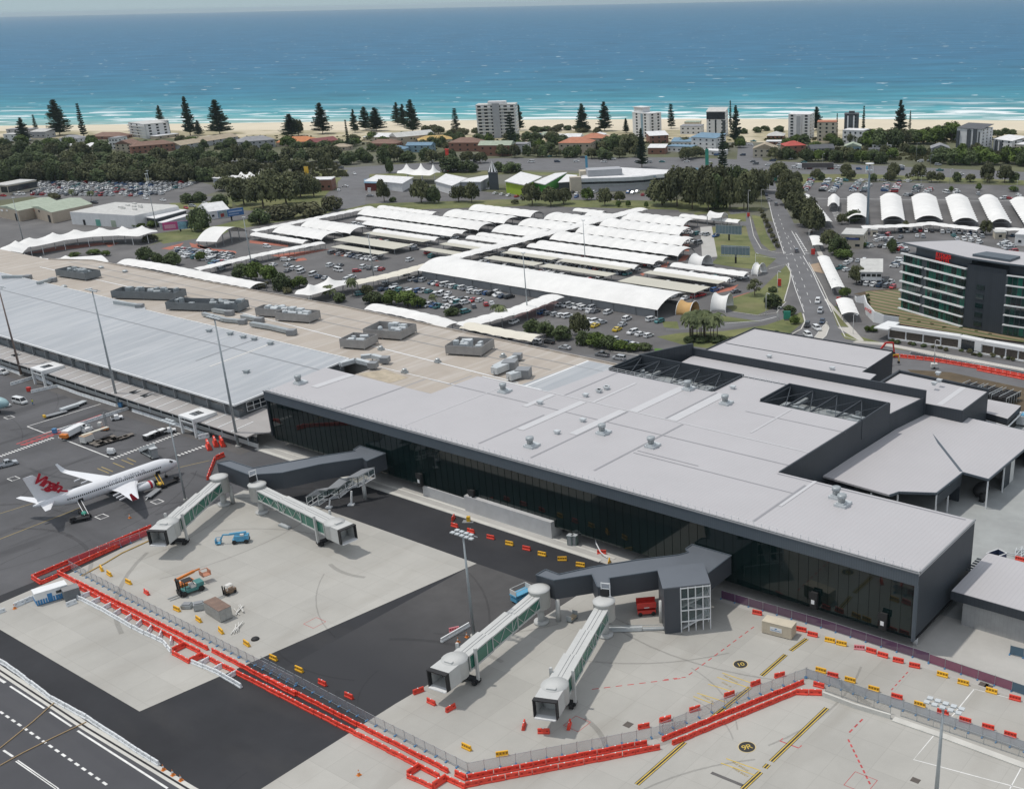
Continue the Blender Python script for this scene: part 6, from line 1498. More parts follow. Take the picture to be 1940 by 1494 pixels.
zP=Zm(640,290,6.0625);zO=Zm(940,290,5.389)
for q in((35,180),(190,245),(85,390),(10,435),(370,500),(1580,100),(1070,105),(1740,420),(1810,470)):add_car(W(*zP(*q))+Vector((0,0,.04)),crr.uniform(0,6),'on the streets around the peaked shop tents',g4)
for q in((360,97),(820,92),(625,95),(885,50),(1100,95),(1560,100),(1695,95),(1440,95),(545,40),(1190,68),(210,450),(125,440),(60,430),(780,410),(820,425),(820,455),(1000,410),(1350,410),(1440,405),(1395,415),(1600,385),(1500,435),(1545,435),(905,460)):
 add_car(W(*zO(*q))+Vector((0,0,.04)),crr.choice([0,PI])+atan2(sh_d.y,sh_d.x)+(1.4 if q[1]>300 else 0),'on the highway or forecourt by the green and grey showrooms',g4,('van','white')if q==(360,97)else None)
for q,k,c,d,lb in(((1693,160),'suv','white',1,'white wagon coming down the main road alone in its lane'),((1716,250),'suv','silver',1,'silver wagon second in the queue on the main road'),((1735,345),'sedan','navy',1,'dark blue car turning by the painted island'),((1595,380),'suv','black',1,'black wagon in the left lane near the grey roofs'),((1685,410),'suv','white',1,'large white wagon beside the traffic island'),((1603,472),'suv','white',1,'nearest white wagon with black trim on the main road'),((1515,520),'hatch','silver',1,'small car half hidden by the grey roof edge')):
 p=W(*zQ(*q))+Vector((0,0,.03));a_=W(*zQ(q[0]-20,q[1]+60))-p;car_full(k,c,p,atan2(a_.y,a_.x)+(.5 if q[1]>400 else 0),lb,'cars on the main road')
for q,k,c,lb in(((600,57),'suv','white','white wagon farthest up the main road'),((638,80),'suv','grey','grey wagon going up the main road by the tree belt'),((587,30),'sedan','navy','dark car at the painted bar across the main road'),((745,325),'suv','grey','grey wagon passing the side street')):
 p=W(*z8(*q))+Vector((0,0,.03));a_=W(*z8(q[0]-14,q[1]-60))-p;car_full(k,c,p,atan2(a_.y,a_.x),lb,'cars on the main road')
for q,k,c,lb in(((750,245),'suv','white','white wagon half under the cream drop off roof'),((1040,300),'sedan','silver','silver sedan at the end of the cream drop off roof'),((1130,325),'suv','white','white wagon behind the beige roof edge'),((1220,325),'suv','black','black wagon on the terminal road past the cream roof'),((1330,362),'sedan','silver','silver sedan mostly hidden by the beige roof'),((1585,412),'ute','grey','grey pickup on the terminal road'),((1700,435),'suv','silver','silver wagon nearest the dark parapet'),((940,290),'sedan','black','black sedan under the cream drop off roof')):
 p=W(*zcc(*q))+Vector((0,0,.03));car_full(k,c,p,PI+.12,lb,'cars on the terminal road')
CARS.sort(key=lambda t:t[0])
for d,k,c,p,rz_,lb,gp in CARS[:275]:
 o=bpy.data.objects.new('parked_car',car_mesh(k,c)[1]);C.objects.link(o);o.location=p;o.rotation_euler=(0,0,rz_);tag(o,lb,'car',gp)
far_mb={c:MB()for c in paints}
for d,k,c,p,rz_,lb,gp in CARS[275:]:
 mb,me=car_mesh(k,c);t=far_mb[c];o=len(t.v);cr,sr=cos(rz_),sin(rz_)
 for x,y,z in mb.v:t.v.append((p.x+x*cr-y*sr,p.y+x*sr+y*cr,p.z+z))
 for f,mi in zip(mb.f,mb.m):t.f.append([i+o for i in f]);t.m.append(mi)
allm=MB();mats_=[car_glass,black_m]+[PM[c]for c in paints]
for i,(c,t)in enumerate(far_mb.items()):
 o=len(allm.v);allm.v+=t.v
 for f,mi in zip(t.f,t.m):allm.f.append([j+o for j in f]);allm.m.append({0:2+i,1:0,2:1}[mi])
tag(allm.build('parked_cars',mats_),'hundreds of small far cars filling the storage yard and the distant lots','cars',kind='stuff')
# apron vehicles and gear
def at_(zf,q,z=.03):return W(*zf(*q))+Vector((0,0,z))
def gear(name,label,cat,zf,q,deg,parts,group=None,s=1.0):
 "parts: list of (part name, MB, material); modelled x forward"
 px=zf(*q);T_=thing(name,label,cat,W(*px)+Vector((0,0,.03)),scr_rot(px,deg),group);T_.scale=(s,)*3
 for nm,mb,m in parts:mb.build(nm,m,T_)
 return T_
def wheels(xs,ys,r,w=.25):
 out=[]
 for x in xs:
  for y in ys:g=MB();g.tube((x,y-w/2,r),(x,y+w/2,r),r,r,12);out.append(('wheel',g,black_m))
 return out
zD=Zm(80,740,7.4615);zE2=Zm(300,1070,9.961)
b=lambda*a:MB().box(*a)
def mbs(*boxes):
 g=MB()
 for x in boxes:g.box(*x)
 return g
gear('tanker_truck','white tanker truck with orange rear parked along the white barriers','truck',zD,(470,630),27,[('tank',mbs((-3.6,1.8,-1.15,1.15,1.0,2.6)),white_m),('cab',mbs((1.9,3.5,-1.1,1.1,.7,2.5),(3.51,4.6,-.95,.95,.7,1.6)),white_m),('windscreen',mbs((3.505,3.55,-.95,.95,1.7,2.4),(2.2,3.2,-1.13,-1.11,1.7,2.35),(2.2,3.2,1.11,1.13,1.7,2.35)),car_glass),('rear_platform',mbs((-4.8,-3.61,-1.1,1.1,.9,1.9)),orange_m),('chassis',mbs((-4.6,4.3,-.8,.8,.5,.69)),dark_m)]+wheels((-2.6,-1.4,3.2),(-1.0,1.0),.5))
gear('water_cart','small white service truck behind the orange fitting of the tanker','cart',zD,(650,590),20,[('body',mbs((-1.5,1.2,-.8,.8,.5,1.5)),white_m),('frame',mbs((-1.4,-1.2,-.7,.7,1.51,2.3),(.6,.8,-.7,.7,1.51,2.3)),galv)]+wheels((-1,.9),(-.75,.75),.35))
gear('belt_loader','box shaped loader with cream conveyor beside the cluster of dollies','loader',zD,(650,735),22,[('body',mbs((-1.6,1.4,-1.1,1.1,.5,2.3)),offwhite_m),('opening',mbs((1.41,1.45,-.8,.8,.6,1.9)),black_m),('conveyor',MB().bar((-1.0,.4,2.5),(7.5,.4,2.0),.9,.3),membrane_c),('roof_tray',mbs((-1.6,1.4,-1.1,1.1,2.31,2.42)),mat('tan_tray',(.42,.30,.2),.8,.1,1))]+wheels((-1,1),(-1.0,1.0),.4))
DOLLY=[('deck',mbs((-1.5,1.5,-.85,.85,.45,.6)),mat('dolly_deck',(.16,.14,.12),.8,.2,1)),('drawbar',MB().bar((1.5,0,.4),(2.5,0,.3),.1),grey_m)]+wheels((-1,1),(-.75,.75),.22,.15)
for i,(q,lb)in enumerate((((760,755),'leftmost of the brown deck dollies'),((820,775),'brown deck dolly in front of the loader'),((880,755),'brown deck dolly, second in the front row'),((825,725),'brown deck dolly, middle of the back row'),((905,700),'brown deck dolly, third of the back row'),((960,680),'brown deck dolly at the end of the back row'),((1000,720),'brown deck dolly, third in the front row'),((1060,700),'brown deck dolly, fourth in the front row'),((1150,680),'brown deck dolly apart on the right'),((1220,650),'brown deck dolly, farthest right of the cluster'))):
 gear('baggage_dolly',lb,'dolly',zD,q,18,[(n_,m_,k_)for n_,m_,k_ in DOLLY],'brown deck dollies')
for i,(q,lb)in enumerate((((1510,690),'nearest white topped baggage cart in the black train'),((1600,650),'middle white topped baggage cart in the black train'),((1690,620),'farthest white topped baggage cart in the black train'))):
 gear('baggage_cart',lb,'cart',zD,q,20,[('top',mbs((-1.2,1.2,-.8,.8,1.5,1.6)),white_m),('deck',mbs((-1.3,1.3,-.85,.85,.4,.6)),black_m),('frame',mbs((-1.3,-1.2,-.8,.8,.61,1.49),(1.2,1.3,-.8,.8,.61,1.49)),black_m)]+wheels((-.9,.9),(-.7,.7),.22,.15),'white topped baggage carts')
for q,lb in(((1810,590),'white and black tug in front of the baggage carts'),((1060,410),'white tug with dark cover against the white barriers')):
 gear('tow_tug',lb,'tug',zD,q,10,[('body',mbs((-1.6,1.6,-.8,.8,.35,.95),(-.6,.5,-.75,.75,.951,1.5)),white_m),('seat_bay',mbs((-1.5,-.65,-.7,.7,.951,1.1)),black_m)]+wheels((-1,1),(-.75,.75),.35))
gear('access_lift','lift cart with a tall twin mast and small orange base near the white barriers','lift',zD,(890,560),0,[('base',mbs((-1,1,-.6,.6,.3,.9)),orange_m),('mast',mbs((.7,.85,-.4,-.25,.9,5.5),(.7,.85,.25,.4,.9,5.5),(.7,.85,-.24,.24,5.3,5.5)),grey_m),('cage',mbs((-1.6,-.6,-.5,.5,1.5,2.5)),offwhite_m)]+wheels((-.8,.8),(-.6,.6),.25))
gear('ground_power_unit','small white wheeled unit at the corner of the pink painted line','unit',zD,(985,905),0,[('body',mbs((-.9,.9,-.6,.6,.5,1.5)),white_m),('tank',MB().tube((-.9,0,1.7),(.9,0,1.7),.3,.3,10),white_m)]+wheels((-.7,.7),(-.6,.6),.3))
gear('boarding_stairs','grey mobile boarding stairs standing at the far side of the airliner nose','stairs',zD,(1500,905),150,[('ramp',MB().bar((-3.5,-.9,3.6),(3.5,-.9,.6),.12,1.0).bar((-3.5,.9,3.6),(3.5,.9,.6),.12,1.0),galv_lt),('steps',MB().bar((-3.5,0,3.0),(3.5,0,.3),1.6,.15),grey_m),('platform',mbs((-5.2,-3.5,-.9,.9,3.0,3.15)),galv_lt),('leg',mbs((-5,-4.8,-.8,.8,.3,2.99),(-3.8,-3.6,-.8,.8,.3,2.99)),galv),('deck',mbs((-5,3.5,-.9,.9,.35,.55)),galv)]+wheels((-4,2.5),(-.9,.9),.35))
gear('baggage_trailer','flat grey trailer with yellow nose in the painted dolly bays','trailer',zD,(200,350),15,[('deck',mbs((-3,3,-.9,.9,.5,.7)),grey_m),('nose',mbs((-3.6,-3.01,-.6,.6,.4,1.1)),yellow_m)]+wheels((-2,2),(-.8,.8),.25))
gear('baggage_trailer','long pale covered trailer in the middle of the painted dolly bays','trailer',zD,(390,275),18,[('cover',mbs((-2.7,2.7,-.8,.8,.6,1.3)),galv_lt),('deck',mbs((-2.8,2.8,-.9,.9,.4,.59)),dark_m)]+wheels((-2,2),(-.8,.8),.25))
gear('baggage_trailer','short pale flat trailer at the right end of the painted dolly bays','trailer',zD,(550,200),25,[('deck',mbs((-1.8,1.8,-.9,.9,.6,.85)),galv_lt),('drawbar',MB().bar((-1.8,0,.5),(-2.8,0,.4),.1),grey_m)]+wheels((-1.2,1.2),(-.8,.8),.25))
def beltl(label,q,deg,col):
 gear('belt_loader',label,'loader',z1,q,deg,[('belt',MB().bar((-4.2,0,3.0),(3.0,0,.9),.7,.12),black_m),('side_rail',MB().bar((-4.2,-.42,3.1),(3.0,-.42,1.0),.12,.2).bar((-4.2,.42,3.1),(3.0,.42,1.0),.12,.2),white_m if col=='w' else yellow_m),('chassis',mbs((-1.5,3.2,-.9,.9,.35,.8)),dark_m),('cover',MB().ball((2.1,-.3,1.1),.8,.6,.5),green_m if col=='w' else yellow_m),('lift_arm',MB().bar((-.9,.3,.8),(-2.2,.3,2.3),.15),grey_m)]+wheels((-1,2.6),(-.9,.9),.35))
beltl('belt loader with white rails and green cover at the rear hold of the airliner',(620,1140),-52,'w');beltl('yellow belt loader at the front hold of the airliner',(1175,925),-50,'y')
gear('baggage_dolly','long dark dolly beside the yellow belt loader','dolly',z1,(1240,925),22,[('deck',mbs((-3,3,-.8,.8,.5,.75)),dark_m),('cover',mbs((2.0,2.8,-.5,.5,.76,1.5)),black_m)]+wheels((-2,2),(-.7,.7),.25));gear('baggage_dolly','dark dolly pointing at the ground below the engine','dolly',z1,(1130,1000),38,[('deck',mbs((-2.6,2.6,-.8,.8,.5,.75)),grey_m),('drawbar',MB().bar((-2.6,0,.5),(-3.6,0,.3),.15),white_m)]+wheels((-1.8,1.8),(-.7,.7),.25))
gear('baggage_dolly','dark dolly below the rear belt loader','dolly',z1,(590,1190),12,[('deck',mbs((-2.2,2.2,-.8,.8,.5,.8)),dark_m),('load',mbs((-2,-.8,-.6,.6,.81,1.4)),black_m)]+wheels((-1.5,1.5),(-.7,.7),.25))
car_full('van','white',at_(z1,(150,325)),scr_rot(z1(150,325),-12),'white van on the far left stand',None,'van');car_full('sedan','white',at_(z1,(35,345)),scr_rot(z1(35,345),-15),'white car behind the nose at the left edge',None);car_full('suv','white',at_(z1,(18,110)),scr_rot(z1(18,110),-10),'white wagon at the upper left by the white barriers',None)
car_full('ute','silver',at_(z1,(55,785)),scr_rot(z1(55,785),14),'silver pickup on the dark asphalt at the left edge',None)
AN=thing('airliner','blue grey airliner nose cut off by the left edge','airplane',at_(z1,(-105,385)),0)
g=MB();g.lathe((0,0,3.2),[(.1,9.5),(.8,9.0),(1.4,8.0),(1.8,6.5),(1.9,4),(1.9,-6)],20,(cos(.35),sin(.35),0));g.build('fuselage',mat('pale_blue_aircraft',(.30,.45,.47),.35,.05,.5),AN,True)
g=MB()
for k in(-.2,.2):g.tube((5+k,1.6,.4),(5+k,1.9,.4),.4,.4,12)
g.bar((5,1.75,.4),(5,1.75,2.2),.2);g.build('nose_gear',black_m,AN)
gear('boom_lift','blue boom lift with folded arm alone on the concrete','lift',z3m,(700,735),5,[('chassis',mbs((-1.6,1.8,-.9,.9,.6,1.1)),skyblue_m),('turret',mbs((-1.2,1.6,-.7,.7,1.11,1.8),(.7,1.9,-.75,.75,1.0,1.9)),skyblue_m),('counterweight',mbs((.2,1.0,-.76,.76,1.81,2.2)),offwhite_m),('boom',MB().bar((1.5,0,2.4),(-2.2,0,2.2),.4,.45).bar((-2.2,0,2.1),(-3.6,0,2.2),.25,.3).bar((-3.6,0,2.2),(-4.2,0,1.1),.25,.3),skyblue_m),('basket',mbs((-5.4,-4.2,-.7,.7,.3,.4),(-5.4,-5.3,-.7,.7,.41,1.4),(-5.3,-4.2,-.7,-.6,1.3,1.4),(-5.3,-4.2,.6,.7,1.3,1.4),(-4.3,-4.2,-.59,.59,.41,1.4)),skyblue_m)]+wheels((-1.2,1.4),(-.95,.95),.5,.35))
gear('forklift','big teal forklift with black mast and a second orange boom behind it','forklift',zE2,(600,520),20,[('body',mbs((-1.6,2.6,-1.0,1.0,.6,1.2),(1.3,2.8,-1.05,1.05,1.21,2.0)),teal_m),('seat_box',mbs((.2,1.29,-.8,.8,1.21,1.9)),offwhite_m),('cab_frame',MB().bar((-1,-.8,1.2),(-.9,-.7,3.0),.14).bar((-1,.8,1.2),(-.9,.7,3.0),.14).bar((.9,-.8,1.9),(.6,-.7,3.0),.14).bar((.9,.8,1.9),(.6,.7,3.0),.14).box(-1.1,.8,-.85,.85,3.0,3.12),black_m),('mast',mbs((-2.2,-1.9,-.8,-.5,.2,3.9),(-2.2,-1.9,.5,.8,.2,3.9),(-2.2,-1.9,-.5,.5,3.5,3.9),(-2.3,-2.21,-1.0,1.0,.3,1.3)),black_m),('fork',mbs((-4.4,-2.31,-.6,-.4,.12,.22),(-4.4,-2.31,.4,.6,.12,.22)),galv)]+wheels((-1.5,2.1),(-1.0,1.0),.6,.45))
gear('boom_lift','orange telescopic boom lift parked behind the teal forklift','lift',zE2,(640,400),20,[('boom',MB().bar((-3.2,0,2.6),(1.0,0,3.2),.45,.5).bar((1.0,0,3.2),(2.2,0,3.3),.25,.3),orange_m),('chassis',mbs((-2.8,.5,-.9,.9,.6,1.6)),orange_m),('basket',mbs((2.2,4.0,-.9,.9,1.5,1.6),(2.2,2.3,-.9,.9,1.61,2.6),(3.9,4.0,-.9,.9,1.61,2.6),(2.31,3.89,-.9,-.8,2.5,2.6),(2.31,3.89,.8,.9,2.5,2.6)),mat('faded_orange',(.45,.2,.12),.6,.1,1))]+wheels((-2.3,0),(-.95,.95),.5,.35))
gear('forklift','small brown forklift right of the teal one','forklift',zE2,(1350,540),25,[('body',mbs((-.9,1.3,-.6,.6,.35,1.1)),mat('brown_machine',(.20,.13,.08),.6,.2,1)),('cab_frame',MB().bar((-.7,-.5,1.1),(-.5,-.45,2.1),.1).bar((-.7,.5,1.1),(-.5,.45,2.1),.1).bar((.9,-.5,1.1),(.6,-.45,2.1),.1).bar((.9,.5,1.1),(.6,.45,2.1),.1).box(-.6,.7,-.5,.5,2.1,2.18),offwhite_m),('mast',mbs((-1.25,-1.05,-.5,-.3,.15,2.2),(-1.25,-1.05,.3,.5,.15,2.2)),black_m),('fork',mbs((-2.9,-1.26,-.4,-.28,.1,.18),(-2.9,-1.26,.28,.4,.1,.18)),galv)]+wheels((-.7,.9),(-.55,.55),.35))
def container(label,q,zf,deg,sx,sy,h,wm,rm,name='container',door=True,extra=None):
 g=MB();g.box(-sx/2,sx/2,-sy/2,sy/2,.12,h);rb=MB()
 n=int(sx/.45)
 for i in range(n):
  x=-sx/2+(i+.5)*sx/n
  for s in(-1,1):rb.box(x-.08,x+.08,s*sy/2-.03+(0 if s>0 else-.0),s*sy/2+.03,.25,h-.15)
 rf=MB();rf.box(-sx/2-.02,sx/2+.02,-sy/2-.04,sy/2+.04,h+.001,h+.07)
 pr=[('body',g,wm),('roof',rf,rm),('ribs',rb,wm)]
 if door:
  d=MB();d.box(sx/2,sx/2+.04,-sy/2+.15,-.05,.25,h-.15);d2=MB();d2 .box(sx/2,sx/2+.04,.05,sy/2-.15,.25,h-.15);pr+=[('door',d,wm),('door',d2,wm)]
 for e_ in(extra or[]):pr.append(e_)
 return gear(name,label,'container',zf,q,deg,pr)
container('pale container with rusty brown roof beside the forklifts',(1150,950),zE2,-32,6.1,2.6,2.6,mat('weathered_container',(.36,.36,.34),.7,.15,.8),mat('rusty_roof',(.20,.135,.105),.85,.25,.6))
ct=container('cream container with a blue lettered panel by the stair tower',(620,685),z5,-14,6.1,2.44,2.6,mat('cream_container',(.55,.48,.37),.65,.06,.5),mat('cream_container_roof',(.58,.52,.41),.65,.06,.5))
pn=MB();pn.box(-1.3,1.1,-1.32,-1.27,1.0,1.9);pn.build('sign_panel',white_m,ct)
g=MB()
for i in range(7):g.box(-1.15+i*.3,-.95+i*.3,-1.335,-1.321,1.2,1.36)
g.box(-.3,.1,-1.335,-1.321,1.5,1.75);g.build('panel_print',blue_m,ct)
container('white and blue site hut at the left corner of the red barriers',(300,405),zc,17,6.2,2.6,2.7,white_m,white_m,'site_hut',False,[('blue_band',mbs((-3.12,3.12,-1.33,1.33,.1,1.2)),mat('hut_blue',(.04,.22,.48),.5,.1,1)),('door',mbs((-.9,0,-1.36,-1.331,.2,2.0)),mat('hut_blue_door',(.03,.19,.43),.5,.1,1)),('window',mbs((.8,1.9,-1.35,-1.31,1.5,2.1)),win_m)])
container('dark grey cube shaped store beside the blue and white hut',(415,400),zc,17,3.0,2.4,2.4,plant_wall,mat('grey_store_roof',(.22,.22,.22),.7,.1,1),'storage_box',False)
for q,dg,lb in(((780,830),10,'grey mesh crate left of the rusty roofed container'),((550,800),0,'small grey pallet bundle by the yellow barrier')):
 gear('crate',lb,'crate',zE2,q,dg,[('frame',mbs((-1,1,-.8,.8,.1,.8 if q[0]<700 else 1.4)),galv),('lid',mbs((-.8,.8,-.6,.6,.81 if q[0]<700 else 1.41,1.0 if q[0]<700 else 1.6)),grey_m)])
for q,lb in(((1500,880),'scrap rails beside the rusty roofed container'),((1450,1220),'loose boards lying below the rusty roofed container')):
 p=W(*zE2(*q));g=MB()
 for k in range(6):a_=crr.uniform(-.6,.6)-.6;g.bar((-1.6*cos(a_),-1.6*sin(a_)+k*.25,.15+k*.05),(1.6*cos(a_),1.6*sin(a_)+k*.25-.5,.2+k*.05),.12)
 o=g.build('timber_pile' if 'boards' in lb else 'rail_pile',offwhite_m,None,loc=p);tag(o,lb,'pile')
p=W(*zc(1463,637));g=MB();g.lathe((0,0,.02),[(.75,0),(.8,.12),(.6,.35),(.1,.42)],14);tag(g.build('rubber_cover',black_m,None,True,p),'black round rubber cover on the concrete','cover')
g=MB();g.path([at_(zc,q,.15)for q in((470,275),(600,205),(700,145),(855,75))],.13);tag(g.build('hose',mat('yellow_hose',(.50,.33,.10),.7,.1,1)),'long yellow hose from the corner towards the first jet bridge','hose')
g=MB();g.path([at_(zk4,q,z)for q,z in(((1195,470),.2),((1160,455),.9),((1135,420),1.6),((1133,395),2.0),((1150,372),2.4))],.12);tag(g.build('hose',white_m),'white curved hose rising at the kerb under the glass front','hose')
gear('pump_unit','yellow pump on a mat at the kerb','pump',zk4,(412,262),0,[('body',mbs((-.4,.4,-.4,.4,.1,1.3)),yellow_m),('mat',mbs((-1.4,1.2,-.8,.8,.01,.09)),grey_m)])
for x,lb in((990,'left'),(1015,'right')):
 gear('portable_toilet','grey green portable toilet under the glass front, %s one'%lb,'toilet',zk4,(x,392),-10,[('body',mbs((-.6,.6,-.6,.6,.05,2.3)),mat('toilet_green_'+lb,(.14,.19,.18),.6,.1,1)),('roof',mbs((-.65,.65,-.65,.65,2.31,2.45)),galv_lt),('door',mbs((-.4,.4,-.64,-.601,.15,2.1)),grey_m)])
gear('scissor_lift','red scissor lift in the shade under the right link','lift',zB,(1090,880),5,[('chassis',mbs((-1.8,1.8,-1.1,1.1,.5,1.3)),red_m),('platform',mbs((-1.9,1.9,-1.2,1.2,1.8,2.1),(-1.9,1.9,-1.2,-1.12,2.11,3.0),(-1.9,1.9,1.12,1.2,2.11,3.0)),red_m),('number_plate',mbs((-.5,.5,-1.23,-1.2,1.85,2.05)),white_m),('linkage',MB().bar((-1.6,0,1.3),(1.6,0,1.8),.2).bar((-1.6,.5,1.8),(1.6,.5,1.3),.2),dark_m)]+wheels((-1.3,1.3),(-1.0,1.0),.45))
gear('scissor_lift','blue lift behind the first lower jet bridge','lift',zC,(915,335),25,[('chassis',mbs((-2,2,-1,1,.4,1.3)),skyblue_m),('platform',mbs((-2.1,2.1,-1.05,1.05,1.6,1.9)),skyblue_m),('guard_rail',mbs((-2,-1.9,-1,1,1.91,3),(1.9,2,-1,1,1.91,3),(-1.89,1.89,-1.05,-.98,2.9,3),(-1.89,1.89,.98,1.05,2.9,3)),offwhite_m)]+wheels((-1.4,1.4),(-.9,.9),.4))
gear('tool_trolley','stacked trolley of boards between the two lower jet bridges','trolley',zC,(1340,500),40,[('frame',mbs((-1.3,1.0,-.6,.6,.3,.4),(-1.3,-1.2,-.6,.6,.41,1.4),(.9,1,-.6,.6,.41,1.6)),galv),('boards',mbs((-1.15,.85,-.5,.5,.41,.8)),mat('plywood',(.42,.34,.24),.8,.1,1))]+wheels((-1,.8),(-.5,.5),.15,.1))
p=at_(zB,(900,1040));T_=thing('conveyor_section','galvanised gangway lying on the concrete right of the gantry bridge','gangway',p,scr_rot(zB(900,1040),2));g=MB();g.box(-3.2,3.2,-.5,.5,.1,.7);g.box(3.3,8.2,-.35,.35,.1,.5);g.build('deck',galv_lt,T_);g=MB();g.bar((-3.2,-.55,.9),(8.0,-.4,.8),.08).bar((-3.2,.55,.9),(8.0,.4,.8),.08);g.build('rail',galv,T_)
p=at_(zC,(365,620));T_=thing('concrete_barrier','white L shaped concrete barrier at the foot of the middle light pole','barrier',p,scr_rot(zC(365,620),30));g=MB();g.box(-3.6,3.6,-.3,.3,0,.3);g.box(-3.6,3.6,-.12,.12,.301,.9);g.build('body',white_m,T_)
p=at_(zC,(355,595));bar_obj('pink_barrier',B_PNK,p,1.0,'faded pink barrier behind the white concrete barrier',gs,1.0)
p=at_(zA,(775,865));T_=thing('roof_panel_stack','grey panels stacked on the concrete beside the crossing jet bridge','stack',p,scr_rot(zA(775,865),-20));mbs((-1.8,1.8,-.5,.5,.05,.4)).build('panels',galv,T_);mbs((-1.7,1.5,-.4,.4,.401,.55)).build('top_panel',galv_lt,T_)
for q,zf,c,lb in(((170,68),z1,green_m,'green bin at the foot of the brown lower pole'),((312,120),z1,green_m,'green bin in front of the concourse portal, left'),((470,170),z1,green_m,'green bin right of the concourse portal'),((1025,348),z1,green_m,'green bin near the second tall pole'),((1460,490),z1,green_m,'green bin by the second portal'),((890,352),z1,blue_m,'blue bin at the foot of the second tall pole'),((742,262),z1,blue_m,'blue bin by the white notice board'),((398,140),z1,red_m,'red cabinet by the first portal'),((918,308),z1,red_m,'red cabinet right of the second tall pole'),((1520,505),z1,red_m,'red cabinet by the second portal'),((215,238),z1,red_m,'red extinguisher cart at the end of the white barriers'),((405,545),z1,blue_m,'blue bin by the tanker truck')):
 gear('bin',lb,'bin',zf,q,0,[('body',mbs((-.5,.5,-.5,.5,.1,1.25)),c),('lid',mbs((-.55,.55,-.55,.55,1.251,1.4)),c)]+wheels((-.3,),(-.45,.45),.12,.08))
gear('cage_skip','white edged dark open cage in the yard behind the annex','cage',Zm(1660,760,4.668),(1058,1400),20,[('side',mbs((-1.8,1.8,-1.2,-1.12,.2,1.5),(-1.8,1.8,1.12,1.2,.2,1.5),(-1.8,-1.72,-1.11,1.11,.2,1.5),(1.72,1.8,-1.11,1.11,.2,1.5)),mat('cage_blue',(.04,.06,.12),.5,.1,1)),('rim',MB().bar((-1.85,-1.2,1.55),(1.85,-1.2,1.55),.15).bar((-1.85,1.2,1.55),(1.85,1.2,1.55),.15).bar((-1.8,-1.2,1.55),(-1.8,1.2,1.55),.15).bar((1.8,-1.2,1.55),(1.8,1.2,1.55),.15).bar((-1.8,-1.22,.2),(-1.8,-1.22,1.5),.15).bar((1.8,-1.22,.2),(1.8,-1.22,1.5),.15).bar((0,-1.22,.2),(0,-1.22,1.5),.15).bar((-1.8,-1.25,.2),(1.8,-1.25,.2),.15),white_m),('floor',mbs((-1.7,1.7,-1.1,1.1,.2,.3)),dark_m)])
zs_=Zm(1660,760,4.668)
bar_row([(1225,1400),(1400,1440)],zs_,B_REDS,'red_barrier','red barrier in the yard at the right edge',gs)
p=at_(zs_,(1290,1360));g=MB()
for k in range(16):a_=crr.uniform(0,3);g.bar((crr.uniform(-2,2)-cos(a_),crr.uniform(-2,2)-sin(a_),crr.uniform(.1,.6)),(crr.uniform(-2,2)+cos(a_),crr.uniform(-2,2)+sin(a_),crr.uniform(.1,.9)),.15)
tag(g.build('scaffold_pile',galv_lt,None,loc=p),'pile of scaffold parts in the yard at the right edge','pile')
def excav(label,q,deg,m,s):
 gear('excavator',label,'excavator',z6o,q,deg,[('track',mbs((-1.9,1.9,-1.3,-.7,0,.8)),dark_m),('track',mbs((-1.9,1.9,.7,1.3,0,.8)),dark_m),('house',mbs((-1.9,.9,-1.2,1.2,.95,2.1)),m),('cab',mbs((.1,1.6,-1.2,-.2,1.3,2.9)),car_glass),('boom',MB().bar((.9,.3,1.8),(3.2,.3,4.6),.4,.5).bar((3.2,.3,4.6),(5.4,.3,4.4),.4,.45),m),('stick',MB().bar((5.4,.3,4.4),(5.9,.3,1.6),.3,.4),m),('bucket',mbs((5.3,6.1,-.2,.8,.6,1.5)),dark_m)],'excavators at the road works',s)
excav('red excavator with raised arm by the red barrier line',(230,245),5,red_m,1.15);excav('small yellow excavator behind the low grey roof',(360,320),5,yellow_m,.75)
gear('light_tower','pale trailer mast behind the low grey roof','mast',z6o,(905,350),0,[('box',mbs((-1,1,-.8,.8,.4,1.7)),offwhite_m),('mast',mbs((-.15,.15,-.15,.15,1.71,5)),galv)]+wheels((0,),(-.9,.9),.35))
area('road_works',[(1720,700),(1800,705),(1940,735),(2100,770),(2100,830),(1940,790),(1830,745),(1740,720)],.03,hedge_ground_m);area('road_works_sheet',[(1575,652),(1700,672),(1725,680),(1600,662)],.05,mat('blue_tarp',(.22,.27,.33),.5,.15,.3))
g=MB();P=[W(*z6o(*q))for q in((640,190),(1420,340),(2000,440))]
for a,b_ in zip(P,P[1:]):g.bar((a.x,a.y,.5),(b_.x,b_.y,.5),.4,1.0)
tag(g.build('retaining_wall',plant_wall),'low dark wall along the road works below the hotel garden','wall')
